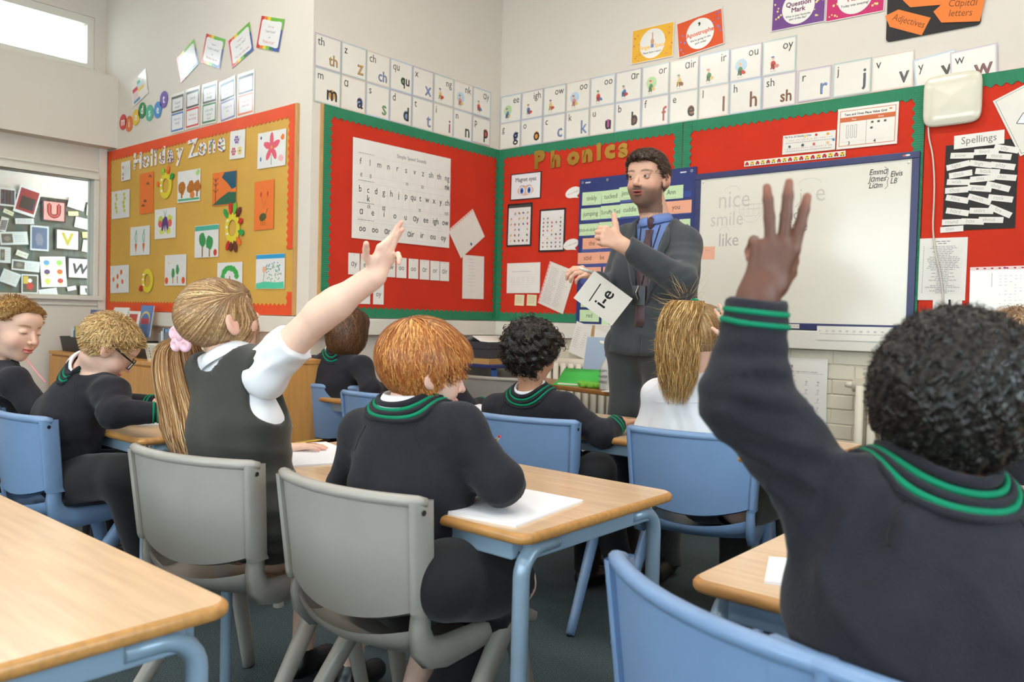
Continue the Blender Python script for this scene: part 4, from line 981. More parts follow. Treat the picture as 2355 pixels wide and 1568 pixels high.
art('bird_picture', -0.43, 1.767, 0.205, 0.288, 0, ORG, 'orange sheet with a dark emu and red flowers', a_emu)
art('print_picture', -2.33, 1.907, 0.295, 0.206, 0, WH, 'white sheet with two yellow wavy prints at the left edge', a_yellow)
art('butterfly_painting', -1.638, 1.727, 0.297, 0.205, 0, WH, 'white sheet with a mirrored butterfly painting', a_butter)
art('carrot_painting', -2.011, 1.624, 0.3, 0.206, 0, WH, 'white sheet with two orange carrots with green tops', a_carrots)
art('tree_painting', -1.083, 1.582, 0.295, 0.207, 0, WH, 'white sheet with two green trees and a red ball', a_trees)
art('tulip_painting', -2.332, 1.353, 0.308, 0.204, 1, WH, 'white sheet with orange tulip heads at lower left', a_tulips)
art('tree_painting', -1.486, 1.404, 0.293, 0.208, 0, WH, 'white sheet with two small trees and two orange balls', a_trees1)
art('tree_painting', -0.797, 1.354, 0.29, 0.17, 0, WH, 'white sheet with a leafy green arching tree behind the girl', a_tree3)
art('seaside_painting', -0.354, 1.375, 0.296, 0.203, 0, WH, 'white sheet with blue sky, dotted tree and green ground', a_sea)
def ring_mask(u, z, rx, rz, rgb, label, feathers, gap=0):
    o = empty('paper_ring'); o.matrix_world = WA.mat(u, z, nA + 0.004); tag(o, label, 'craft ring', 'feathered paper rings')
    m = M('ring_yellow', (228, 206, 50), 0.6, noise=(14, 0.05)); mb = MB(); n = 28; v = []; f = []
    for zz in (0, 0.002):
        for k in (1.0, 0.55):
            for i in range(n): a = 2 * math.pi * i / n; v.append((rx * k * math.cos(a), rz * k * math.sin(a), zz))
    for i in range(n):
        j = (i + 1) % n; f += [(2 * n + i, 2 * n + j, 3 * n + j, 3 * n + i), (i, j, 2 * n + j, 2 * n + i), (n + i, 3 * n + i, 3 * n + j, n + j)]
    mb.add(v, f).build('paper_ring_body', m, o)
    for a, c, l in feathers:
        a = math.radians(a); x, y = rx * 0.9 * math.cos(a), rz * 0.9 * math.sin(a)
        fm = M('feather_%d_%d_%d' % c, c, 0.7, noise=(60, 0.15))
        P = []
        for t, wv in ((0, 0.004), (0.3, 0.016), (0.7, 0.018), (0.9, 0.01)): P.append((t * l, wv))
        pts = [(p, q) for p, q in P] + [(l, 0)] + [(p, -q) for p, q in P[::-1]]
        dx, dy = math.cos(a), math.sin(a)
        fo = MB().prism([(x + p * dx - q * dy, y + p * dy + q * dx) for p, q in pts], 0.002, 0.006).build('feather', fm, o)
    for i in range(3):
        MB().lathe([(0.0, 0.005), (0.008, 0.004), (0.009, 0.0)], (-rx * 0.75 * math.cos(i * .5 - .5), rz * 0.75 * math.sin(i * .6 - .5), 0.002), 10).build('button', 'white_plastic', o)
RD, GN, BR, OG = (200, 40, 30), (40, 150, 70), (100, 40, 30), (236, 110, 40)
ring_mask(-1.635, 1.985, 0.085, 0.09, None, 'yellow paper ring with orange and green feathers', [(70, OG, 0.06), (170, OG, 0.05), (30, GN, 0.06), (110, (150, 200, 60), 0.05)])
ring_mask(-0.772, 1.65, 0.085, 0.095, None, 'yellow paper ring with many red, green and brown feathers', [(130, GN, 0.075), (100, RD, 0.075), (75, (110, 180, 60), 0.075), (50, BR, 0.075), (20, RD, 0.05), (-15, GN, 0.065), (-45, OG, 0.065), (-70, BR, 0.075), (-95, BR, 0.06), (-115, RD, 0.065)])
ring_mask(-1.885, 1.337, 0.085, 0.085, None, 'yellow paper ring with one red feather near the bottom', [(-150, RD, 0.06)])

# posters above the holiday board
RB = [(206, 50, 56), (226, 120, 40), (232, 206, 60), (110, 180, 70), (50, 110, 80), (50, 80, 160), (120, 60, 140)]
for k, (u, z, r_) in enumerate(((-1.389, 2.792, 20), (-1.064, 2.795, -20), (-0.736, 2.766, 16), (-0.419, 2.772, -17))):
    L_ = ['rainbow-edged quote card nearest the strip window', 'rainbow-edged quote card second from the strip window', 'rainbow-edged quote card third from the strip window', 'rainbow-edged quote card nearest the pillar'][k]
    o = sheet(WA, 'quote_card', u, z, 0.247, 0.185, r_, 'laminate', L_, 'poster', 'rainbow quote cards', n=0.004)
    d = Draw()
    for i in range(7):
        x0, x1 = -0.1235 + 0.247 * i / 7, -0.1235 + 0.247 * (i + 1) / 7
        d.rect(x0, x1, 0.062, 0.0925, RB[min(i, 3) if i < 4 else 3] if i < 5 else RB[3]); d.rect(x0, x1, -0.0925, -0.062, RB[[0, 1, 2, 3, 4, 5, 5][i]])
    d.rect(-0.1235, -0.108, -0.0925, 0.0925, RB[0]); d.rect(0.108, 0.1235, -0.0925, 0.03, RB[5]); d.rect(0.108, 0.1235, 0.03, 0.0925, RB[3])
    P = []
    for i in range(24): a = 2 * math.pi * i / 24; q = 1 + 0.09 * math.cos(4 * a + math.pi); P.append((0.112 * np.sign(math.cos(a)) * abs(math.cos(a)) ** .5 * q, 0.078 * np.sign(math.sin(a)) * abs(math.sin(a)) ** .5 * q))
    d.poly(P, (234, 230, 228))
    tx = [('Instead of', 'I give up', 'say', "I'll try again"), ('Instead of', '"I made a mistake"', 'say', '"Mistakes help me'), ('Instead of', '"It\'s too hard"', 'say', '"This may take time'), ("Don't say", '"I don\'t know"', 'say', '"I\'ll give it a go!"')][k]
    for i, t in enumerate(tx): d.text(t, 0, 0.034 - 0.03 * i, 0.016 if i in (0, 2) else 0.022, (90, 80, 90) if i < 3 else (200, 70, 70), 'c', sx=0.9)
    d.put(o, 0.001, 'print_gloss')
FX = [((70, 120, 190), "It's good|enough?", 'What am I|missing?'), ((206, 50, 70), 'I give up', 'I will use a|new strategy'), ((50, 120, 70), "It's good|enough", 'Is this really|my best|work?'), ((140, 130, 180), "I'll never be|as smart", "I'll figure out|how"), ((216, 110, 60), 'This is too|hard', 'It may take|some time')]
for k, ((c, t1, t2), u, z, r_) in enumerate(zip(FX, (-1.517, -1.313, -1.1, -0.878, -0.672), (2.469, 2.47, 2.469, 2.456, 2.461), (0, 0, -1, 4, 0))):
    o = sheet(WA, 'mindset_card', u, z, 0.186, 0.265, r_, 'laminate', 'laminated black and %s mindset card above the gold board' % ['blue', 'crimson', 'green', 'lilac', 'orange'][k], 'poster', 'two-colour mindset cards', n=0.004 + 0.001 * (k % 2))
    d = Draw(); d.rect(-0.083, 0.083, 0.005, 0.115, (50, 50, 54)); d.rect(-0.072, 0.072, 0.018, 0.098, (228, 226, 226)); d.rect(-0.083, 0.083, -0.122, 0.0, c); d.rect(-0.073, 0.073, -0.11, -0.012, (232, 230, 230))
    for i, t in enumerate(t1.split('|')): d.text(t, 0, 0.06 - 0.028 * i, 0.025, (90, 90, 94), 'c', sx=0.85)
    for i, t in enumerate(t2.split('|')): d.text(t, 0, -0.05 - 0.026 * i, 0.023, c, 'c', sx=0.85)
    d.put(o, 0.001, 'print_gloss')
o = sheet(WA, 'growth_card', -2.085, 2.725, 0.245, 0.185, 16, 'laminate', 'laminated colour block card tilted above the mindset discs', 'poster', n=0.004)
d = Draw(); d.rect(-0.1, -0.02, 0.0, 0.03, (210, 60, 80)); d.rect(-0.1, -0.02, -0.06, 0.0, (226, 200, 196)); d.rect(-0.02, 0.08, -0.02, 0.0, (236, 196, 70)); d.rect(-0.02, 0.08, 0.0, 0.04, (200, 216, 220)); d.rect(-0.1, 0.0, -0.08, -0.06, (80, 140, 190)); d.rect(-0.02, 0.03, 0.035, 0.06, (90, 180, 160)); d.put(o, 0.001, 'print_gloss')
for s, u, z, c in (('m', -2.339, 2.518, (206, 66, 70)), ('i', -2.239, 2.492, (226, 120, 60)), ('n', -2.129, 2.524, (232, 190, 70)), ('d', -2.035, 2.56, (60, 140, 90)), ('s', -1.921, 2.525, (90, 180, 150)), ('e', -1.798, 2.529, (80, 140, 200)), ('t', -1.711, 2.588, (110, 80, 160))):
    o = sheet(WA, 'letter_disc', u, z, 0.1, 0.1, 0, None, "round coloured disc with white letter '%s' of mindset" % s, 'letter disc', 'mindset letter discs', n=0.004, rgb=c, poly=[(0.058 * math.cos(a), 0.058 * math.sin(a)) for a in np.linspace(0, 2 * math.pi, 24, endpoint=False)])
    d = Draw(); d.text(s, 0, -0.024, 0.085, (240, 236, 230), 'c', bold=0.002); d.put(o, 0.001)

# ================================================================== CORRIDOR DISPLAY BEHIND THE GLASS
db = empty('notice_board'); db.matrix_world = WD.mat(-2.8, 1.465, -0.009); tag(db, 'grey felt display board seen through the corridor window', 'notice board')
MB().box(-1.8, 1.8, -.565, .565, 0.0, 0.012).build('backing', 'grey_felt', db)
scallop(WD, -1.8, .565, 3.6, 0.06, 'u', -1, M('dark_trim', (60, 52, 48), 0.8), db, 0.014, wl=0.06, amp=0.008)
def onwall(px, py, X):
    d_ = FWD + (px - 1177.5) / FPX * RIGHT - (py - 784.0) / FPX * UP
    return CAM + d_ * (X - CAM[0]) / d_[0]
DISP = [((0, 430), (36, 476), 0, (214, 210, 204), 'dark'), ((38, 428), (88, 497), -14, (224, 220, 214), 'redblk'), ((97, 458), (151, 513), 0, (52, 40, 36), 'U'), ((157, 456), (195, 483), -12, (214, 212, 204), ''), ((200, 470), (222, 498), -4, (216, 214, 206), 'olive'),
        ((157, 485), (180, 497), 6, (226, 220, 150), 's'), ((173, 500), (212, 528), -8, (220, 217, 210), ''), ((0, 498), (17, 533), -12, (216, 214, 208), 'lines'), ((35, 500), (78, 517), 5, (218, 215, 208), ''), ((8, 482), (32, 494), -20, (222, 216, 180), 's'),
        ((70, 517), (112, 578), 0, (206, 206, 202), 'blue'), ((127, 524), (183, 578), 0, (48, 42, 36), 'V'), ((190, 532), (222, 548), 5, (226, 214, 130), 's'), ((190, 553), (222, 582), -8, (218, 216, 208), ''), ((0, 530), (64, 565), 6, (216, 216, 210), 'photo'), ((0, 567), (25, 605), 0, (216, 216, 210), 'photo2'),
        ((37, 577), (65, 592), -18, (224, 220, 200), 's'), ((27, 597), (91, 625), -3, (214, 214, 208), 'photo'), ((94, 588), (152, 661), 4, (224, 218, 210), 'lamps'), ((155, 590), (208, 643), 0, (42, 40, 38), 'W'), ((2, 622), (44, 655), -20, (216, 214, 208), ''), ((50, 630), (88, 675), 0, (216, 214, 208), 'redman'), ((155, 658), (175, 668), 14, (216, 214, 208), 's'), ((182, 655), (222, 680), 0, (60, 56, 52), 'Wsm'), ((90, 663), (132, 682), 10, (214, 212, 206), ''), ((-40, 440), (-8, 500), 6, (214, 210, 204), 'blue'), ((-45, 520), (-10, 560), 0, (216, 214, 208), 'photo')]
for k, (a, b, r_, c, kind) in enumerate(DISP):
    pa, pb = onwall(a[0], a[1], -3.43), onwall(b[0], b[1], -3.43); w_, h_ = abs(pb[1] - pa[1]), abs(pa[2] - pb[2]); u, z = (pa[1] + pb[1]) / 2, (pa[2] + pb[2]) / 2
    nm = {'U': 'dark framed red letter U picture', 'V': 'dark framed gold letter V picture', 'W': 'dark framed curly letter W picture', 'Wsm': 'dark framed small grey letter picture at the window corner', 'lamps': 'white sheet of six coloured lamp prints', 'redman': 'picture of a figure in red with yellow', 'redblk': 'tilted white framed red and black painting', 'dark': 'dark striped picture with white edge', 'olive': 'small olive green picture by the window edge', 'lines': 'black lined print at the left edge', 'blue': 'tall blue-grey portrait photograph'}.get(kind, '')
    if kind == 'blue' and k > 20: nm = 'blue picture beyond the left edge of the view'
    if not nm: nm = ['tiny cream caption strip', 'white caption card', 'caption card with a small photograph'][0 if kind == 's' else (2 if 'photo' in kind else 1)] + ', number %s in reading order on the corridor display' % ['one', 'two', 'three', 'four', 'five', 'six', 'seven', 'eight', 'nine', 'ten', 'eleven', 'twelve', 'thirteen', 'fourteen', 'fifteen', 'sixteen'][sum(1 for q in DISP[:k] if q[4] in ('', 's', 'photo', 'photo2'))]
    else: nm += ' behind the corridor window'
    o = sheet(WD, 'display_picture', u, z, w_, h_, r_, None, nm, 'picture', 'corridor display pictures', n=0.012 + 0.002 * (k % 3), rgb=c, t=0.003)
    d = Draw(); x, y = w_ / 2, h_ / 2
    if kind == 'U': d.rect(-x * .86, x * .86, -y * .86, y * .86, (226, 150, 140)); d.text('U', 0, -y * .55, h_ * .85, (80, 30, 34), 'c', bold=0.01); d.text('U', 0, -y * .55, h_ * .85, (200, 70, 66), 'c')
    elif kind == 'V': d.rect(-x * .86, x * .86, -y * .86, y * .86, (222, 218, 190)); d.text('V', 0, -y * .5, h_ * .8, (176, 160, 50), 'c', bold=0.006)
    elif kind in ('W', 'Wsm'): d.rect(-x * .86, x * .86, -y * .86, y * .86, (224, 218, 200)); d.text('W', 0, -y * .5, h_ * .66, (50, 50, 54), 'c', bold=0.005, shear=.2)
    elif kind == 'redblk': d.rect(-x * .86, x * .86, -y * .8, y * .86, (150, 50, 52)); d.rect(-x * .6, x * .7, -y * .6, y * .3, (56, 50, 52))
    elif kind == 'dark': d.rect(-x * .9, x * .86, -y * .8, y * .8, (64, 54, 62)); [d.rect(-x * .8 + i * x * .4, -x * .7 + i * x * .4, -y * .8, y * .8, (96, 80, 70)) for i in range(4)]
    elif kind == 'blue': d.rect(-x * .84, x * .84, -y * .86, y * .86, (90, 104, 130)); d.ell(0, -y * .1, x * .4, y * .5, (126, 126, 140), 12, 0, .2)
    elif kind == 'redman': d.rect(-x * .86, x * .86, -y * .9, y * .86, (90, 84, 70)); d.rect(-x * .8, -x * .2, 0, y * .8, (206, 180, 80)); d.ell(0, -y * .2, x * .4, y * .45, (190, 60, 50), 10, 0, .2); d.ell(0, y * .35, x * .25, y * .22, (230, 226, 220))
    elif kind == 'lamps':
        for i in range(2):
            for j in range(3): cc = [(90, 150, 190), (140, 190, 90), (90, 60, 100), (190, 100, 50), (200, 200, 90), (180, 60, 60)][i + 2 * j]; d.ell(-x * .5 + i * x, y * .6 - j * y * .6, x * .24, y * .17, cc, 10); d.rect(-x * .6 + i * x, -x * .4 + i * x, y * .35 - j * y * .6, y * .45 - j * y * .6, (210, 200, 90))
    elif kind == 'olive': d.rect(-x * .8, x * .8, -y * .8, y * .8, (160, 160, 100))
    elif kind == 'lines': [d.line([(-x * .8, -y * .8 + i * y * .2), (x * .8, -y * .6 + i * y * .2)], 0.008, (60, 60, 60)) for i in range(7)]
    elif kind.startswith('photo'): d.rect(-x * .9, -x * .1, -y * .7, y * .7, (104, 100, 90)); d.ell(-x * .5, 0, x * .25, y * .4, (140, 134, 118), 9, 0, .2); [d.squig(0, x * .8, y * .4 - i * y * .3, 0.006, (190, 188, 184)) for i in range(4)]
    elif kind == '': [d.squig(-x * .8, x * .8, y * .6 - i * y * .28, 0.005, (188, 186, 182)) for i in range(5)]
    else: d.squig(-x * .7, x * .7, 0, 0.006, (160, 156, 150))
    d.put(o, 0.0032)

# ================================================================== TABLES
def table(x0, x1, y0, y1, label, z=0.71):
    o = empty('classroom_table', ((x0 + x1) / 2, (y0 + y1) / 2, 0)); tag(o, label, 'table', 'beech classroom tables')
    a, b = (x1 - x0) / 2, (y1 - y0) / 2; r = 0.03; P = []
    for cx, cy, a0 in ((a - r, b - r, 0), (-a + r, b - r, 90), (-a + r, -b + r, 180), (a - r, -b + r, 270)):
        P += [(cx + r * math.cos(math.radians(a0 + t)), cy + r * math.sin(math.radians(a0 + t))) for t in (0, 22, 45, 68, 90)]
    mb = MB(); n = len(P)
    prof = [(-0.008, 0.0), (-0.003, -0.0025), (0.0, -0.008), (0.0, -0.016), (-0.003, -0.022), (-0.01, -0.025)]
    rings = []
    for off, dz in prof:
        k = [(x * (a + off) / a, y * (b + off) / b, z + dz) for x, y in P]; k.append(k[0]); rings.append(k)
    mb.grid([q[::-1] for q in rings]); mb.build('edging', 'beech_edge', o, smooth=True)
    MB().prism([(x * (a - 0.0075) / a, y * (b - 0.0075) / b) for x, y in P], z - 0.02, z + 0.0002).build('table_top', 'beech_top', o)
    for sx, sy, lx, ly in ((0, 1, a - 0.06, 0.0125), (0, -1, a - 0.06, 0.0125), (1, 0, 0.0125, b - 0.06), (-1, 0, 0.0125, b - 0.06)):
        cx, cy = sx * (a - 0.045), sy * (b - 0.045)
        MB().box(cx - lx, cx + lx, cy - ly, cy + ly, z - 0.068, z - 0.026).build('frame_rail', 'frame_blue', o, bevel=0.004)
    for sx in (-1, 1):
        for sy in (-1, 1):
            x, y = sx * (a - 0.04), sy * (b - 0.04); pts = []
            # crush-bent tube: starts under the end rail, sweeps round and drops to the floor
            for t in np.linspace(0, 1, 8): ang = t * math.pi / 2; pts.append((x, y - sy * 0.06 * (1 - math.sin(ang)) + 0 * sx, z - 0.045 - 0.055 * (1 - math.cos(ang))))
            pts = [(x, y - sy * 0.11, z - 0.045)] + pts + [(x, y, 0.02), (x, y, 0.004)]
            v, f = tubevf(pts, [0.019] * (len(pts) - 1) + [0.017], 12, flat=(1.0, 0.82), up=(1, 0, 0))
            leg = MB().add(v, f).build('leg', 'frame_blue', o, smooth=True)
            MB().lathe([(0.0, 0.0), (0.021, 0.0), (0.021, 0.018), (0.018, 0.024)], (x, y, 0), 14).build('foot_cap', 'grey_plastic', leg)
    return o
table(1.61, 2.812, -3.06, -2.455, 'beech table shared by the ponytail girl and ginger boy')
table(3.165, 4.36, -3.06, -2.455, 'beech table at the right where the near boy sits')
table(1.535, 2.735, -4.25, -3.64, 'empty beech table in the near left foreground')
table(-0.03, 1.17, -3.06, -2.455, 'beech table where the boy with glasses writes')
table(1.69, 2.89, -1.80, -1.195, 'front beech table of the curly boy and white-shirted girl')
table(0.22, 1.425, -1.78, -1.175, 'front beech table facing the dark notice board corner')
table(3.22, 4.42, -1.80, -1.195, 'front beech table at the far right beyond the near boy')

# ================================================================== CHAIRS
def chair_proto(mat):
    """one-piece moulded school chair; local y is the way the sitter faces"""
    o = empty('school_chair')
    H, ZS = 0.77, 0.43
    # backrest: curved shell with turned-forward sides and a rolled top rim
    def yb(u, z): return -0.205 - 0.045 * (1 - u * u) - 0.10 * (z - 0.5)
    rows = []
    us = np.linspace(-1, 1, 17)
    def wid(t): return 0.197 + 0.013 * t
    for zi, t in enumerate(np.linspace(0, 1, 9)):
        row = []
        for u in us:
            zb = 0.53 - 0.035 * (1 - u * u) * (1 - t); z = zb + (H - 0.006 - zb) * t
            row.append((wid(t) * u, yb(u, z) + 0.012, z))
        rows.append(row)
    front = MB().grid(rows)
    back = [[(x, y - 0.012, z) for x, y, z in r] for r in rows]
    mb = MB(); mb.grid([r[::-1] for r in rows]); mb.grid(back)
    # bottom lip
    mb.grid([back[0], [(x, y + 0.002, z - 0.006) for x, y, z in rows[0]], rows[0]])
    # side flanges: turned forward and standing proud behind the panel
    for s, j in ((-1, 0), (1, -1)):
        col = []
        for r, bk in zip(rows, back):
            x, y, z = r[j]
            col.append([(x, y - 0.022, z), (x + s * 0.010, y - 0.024, z), (x + s * 0.016, y - 0.016, z), (x + s * 0.019, y + 0.03, z), (x + s * 0.014, y + 0.036, z), (x + s * 0.006, y + 0.03, z), (x, y + 0.002, z), (x, y - 0.022, z)])
        z0 = col[0]; mb.grid(col if s < 0 else [c[::-1] for c in col])
        low = [(p[0], p[1] + 0.006, p[2] - 0.012) for p in z0]; mb.grid([low, z0] if s < 0 else [low[::-1], z0[::-1]])
        mb.add([tuple(p) for p in low[:-1]], [tuple(range(7))])
    top = [rows[-1][0]] + list(rows[-1]) + [rows[-1][-1]]
    pts = [(x * 1.03, y - 0.004, z + 0.0) for x, y, z in rows[-1]]
    pts = [(pts[0][0] - 0.006, pts[0][1] + 0.02, pts[0][2] - 0.004)] + pts + [(pts[-1][0] + 0.006, pts[-1][1] + 0.02, pts[-1][2] - 0.004)]
    v, f = tubevf(pts, [0.010] + [0.0135] * (len(pts) - 2) + [0.010], 10); mb.add(v, f)
    mb.build('backrest', mat, o, smooth=True)
    # lower bucket running from the slot under into the seat
    rows = []
    for t in np.linspace(0, 1, 8):
        row = []
        for u in us:
            z = 0.488 - 0.03 * (1 - u * u) * (1 - t) - 0.062 * math.sin(t * math.pi / 2)
            y = -0.198 - 0.045 * (1 - u * u) + 0.075 * (1 - math.cos(t * math.pi / 2))
            row.append((0.19 * u, y, z))
        rows.append(row)
    # seat surface with dished middle and waterfall front
    for t in np.linspace(0.1, 1, 12):
        row = []
        for u in us:
            y = -0.123 - 0.045 * (1 - u * u) * max(0, 1 - 3 * t) + 0.335 * t
            z = ZS - 0.004 - 0.014 * (1 - u * u) * math.sin(t * math.pi * 0.8) + 0.006 * (abs(u) ** 3) - 0.035 * max(0, (t - 0.82) / 0.18) ** 2
            row.append((0.19 * u, y, z))
        rows.append(row)
    mb = MB().grid(rows); under = [[(x, y + 0.0 + (0.008 if i < 6 else 0), z - (0.003 if i < 6 else 0.011)) for x, y, z in r] for i, r in enumerate(rows)]
    mb.grid([r[::-1] for r in under])
    mb.grid([[p for p in rows[0]], [p for p in under[0]]]); mb.grid([under[-1], rows[-1]])
    mb.grid([[r[0] for r in rows], [r[0] for r in under]]); mb.grid([[r[-1] for r in under], [r[-1] for r in rows]])
    mb.build('seat', mat, o, smooth=True)
    # side straps: from the back flange down and forward along the seat edge
    for s in (-1, 1):
        P = [(-0.176, 0.56), (-0.183, 0.52), (-0.186, 0.485), (-0.176, 0.45), (-0.15, 0.426), (-0.11, 0.417), (-0.02, 0.418), (0.08, 0.424), (0.17, 0.425), (0.215, 0.405)]
        Wd = [0.020, 0.022, 0.024, 0.030, 0.034, 0.034, 0.030, 0.026, 0.022, 0.014]
        col = []
        for i, ((y, z), w_) in enumerate(zip(P, Wd)):
            a = P[max(0, i - 1)]; b = P[min(len(P) - 1, i + 1)]; dy, dz = b[0] - a[0], b[1] - a[1]; l = math.hypot(dy, dz); ny, nz = -dz / l, dy / l
            x0, x1 = s * 0.186, s * 0.208
            col.append([(x0, y + ny * w_, z + nz * w_), (x1, y + ny * w_ * .85, z + nz * w_ * .85), (x1 + s * 0.003, y, z), (x1, y - ny * w_ * .85, z - nz * w_ * .85), (x0, y - ny * w_, z - nz * w_), (x0, y + ny * w_, z + nz * w_)])
        m2 = MB().grid(col if s > 0 else [c[::-1] for c in col])
        m2.add(col[0][:-1], [tuple(range(5))]); m2.add(col[-1][:-1], [tuple(range(5))[::-1]])
        m2.build('side_strap', mat, o, smooth=True)
        # bent hollow legs meeting in an arch at the seat edge
        X = s * 0.212
        for nm, foot, top_ in (('leg', (s * 0.235, 0.215), (X, 0.118)), ('leg', (s * 0.238, -0.262), (X, 0.075))):
            pts = []; rr = []
            for t in np.linspace(0, 1, 9):
                x = X + (foot[0] - X) * t; z = 0.415 - 0.408 * t
                y = top_[1] + (foot[1] - top_[1]) * t
                pts.append((x, y, z)); rr.append(0.031 - 0.009 * t)
            pts = [(X, (top_[1] + 0.097) / 2, 0.432)] + pts; rr = [0.024] + rr
            v, f = tubevf(pts, rr, 12, flat=(1.0, 0.72), up=(0, 1, 0)); MB().add(v, f).build(nm, mat, o, smooth=True)
        MB().lathe([(0.0, 0.0018), (0.0055, 0.0016), (0.006, 0.0)], (0, 0, 0), 12).build('screw_cap', 'black_plastic', o)
        cap = [x for x in bpy.data.objects if x.parent == o and x.name.startswith('screw_cap')][-1]
        cap.matrix_local = Matrix.Translation((s * 0.2285, -0.216, 0.742)) @ Matrix.Rotation(s * math.pi / 2, 4, 'Y')
    return o
CH = {'blue': chair_proto('blue_plastic'), 'grey': chair_proto('grey_plastic')}
used = set()
def chair(x, y, deg, kind, label, sc=1.0):
    """x, y: middle of the backrest top on plan; deg: turn of the facing direction from straight ahead"""
    o = CH[kind]
    if kind in used: o = copy_tree(o)
    used.add(kind)
    a = math.radians(deg); o.rotation_euler = (0, 0, a); o.scale = (sc, sc, sc)
    oy = -0.265 * sc
    o.location = (x + math.sin(a) * oy, y - math.cos(a) * oy, 0)
    tag(o, label, 'chair', 'moulded plastic school chairs'); return o
chair(2.407, -3.225, 3, 'grey', 'grey plastic chair under the ginger-haired boy')
chair(1.855, -3.285, 12, 'grey', 'grey plastic chair under the girl with the raised arm')
chair(1.895, -2.0, 12, 'blue', 'blue plastic chair of the curly-haired boy')
chair(2.525, -1.86, 14, 'blue', 'blue plastic chair of the girl in the white shirt')
chair(0.385, -1.775, 18, 'blue', 'blue plastic chair under the child with wavy brown hair')
chair(0.92, -1.87, 10, 'blue', 'blue plastic chair half hidden behind the ginger-haired boy')
chair(3.3, -3.335, -24, 'blue', 'empty blue plastic chair at the bottom of the foreground')
chair(0.715, -3.31, 2, 'blue', 'blue plastic chair under the boy with glasses')
chair(-0.02, -3.2, 6, 'blue', 'blue plastic chair at the far left under the blond boy')
chair(3.62, -2.08, 0, 'grey', 'pale grey chair at the right edge beyond the near boy')
chair(3.66, -3.4, 2, 'blue', 'blue plastic chair hidden under the near boy')
chair(0.5, -0.62, 12, 'grey', 'grey plastic chair by the green tray unit in the corner')
CH = None
# ================================================================== ORGANIC SURFACES (people, hair, clothes)
V = lambda *a: np.array(a, dtype=float)
def nrm(v): v = np.asarray(v, float); return v / (np.linalg.norm(v) + 1e-12)
def mix(a, b, t): return np.asarray(a) * (1 - t) + np.asarray(b) * t
def rc(a, b, r1, r2):
    a = np.asarray(a, float); ba = np.asarray(b, float) - a; L2 = ba @ ba + 1e-12
    def f(P):
        pa = P - a; t = np.clip(pa @ ba / L2, 0, 1)
        return np.sqrt(np.maximum(((pa - t[:, None] * ba) ** 2).sum(1), 1e-14)) - (r1 + (r2 - r1) * t)
    return f
def el(c, r, Rm=None):
    c = np.asarray(c, float); r = np.full(3, r, float) if np.isscalar(r) else np.asarray(r, float)
    def f(P):
        q = P - c
        if Rm is not None: q = q @ Rm
        k0 = np.sqrt(((q / r) ** 2).sum(1)) + 1e-9; k1 = np.sqrt(((q / (r * r)) ** 2).sum(1)) + 1e-9
        return k0 * (k0 - 1) / k1
    return f
def plane(p, n):
    p = np.asarray(p, float); n = nrm(n)
    return lambda P: (P - p) @ n
class SDF:
    def __init__(s): s.it = []
    def add(s, f, k=0.012): s.it.append((f, k, 0)); return s
    def sub(s, f, k=0.006): s.it.append((f, k, 1)); return s
    def cut(s, f, k=0.004): s.it.append((f, k, 2)); return s      # keep f < 0
    def warp(s, f): s.it.append((f, 0, 3)); return s
    def __call__(s, P):
        d = np.full(len(P), 9.0)
        for f, k, op in s.it:
            e = f(P)
            if op == 0:
                h = np.clip(0.5 + 0.5 * (d - e) / k, 0, 1); d = d * (1 - h) + e * h - k * h * (1 - h)
            elif op in (1, 2):
                e = -e if op == 1 else e
                h = np.clip(0.5 + 0.5 * (e - d) / k, 0, 1); d = d * (1 - h) + e * h + k * h * (1 - h)
            else: d = d + e
        return d
    def grad(s, P, e=0.0015):
        d0 = s(P); g = np.stack([s(P + V(e, 0, 0)) - d0, s(P + V(0, e, 0)) - d0, s(P + V(0, 0, e)) - d0], 1)
        return d0, g / (np.linalg.norm(g, axis=1, keepdims=True) + 1e-9)
    def snap(s, P, lift=0.0, it=5):
        P = np.array(P, float)
        for _ in range(it):
            d, g = s.grad(P); P = P - g * np.clip(d - lift, -0.03, 0.03)[:, None]
        return P
_C8 = np.array([(i, j, k) for i in (0, 1) for j in (0, 1) for k in (0, 1)])
_E12 = [(a, b) for a in range(8) for b in range(a + 1, 8) if np.abs(_C8[a] - _C8[b]).sum() == 1]
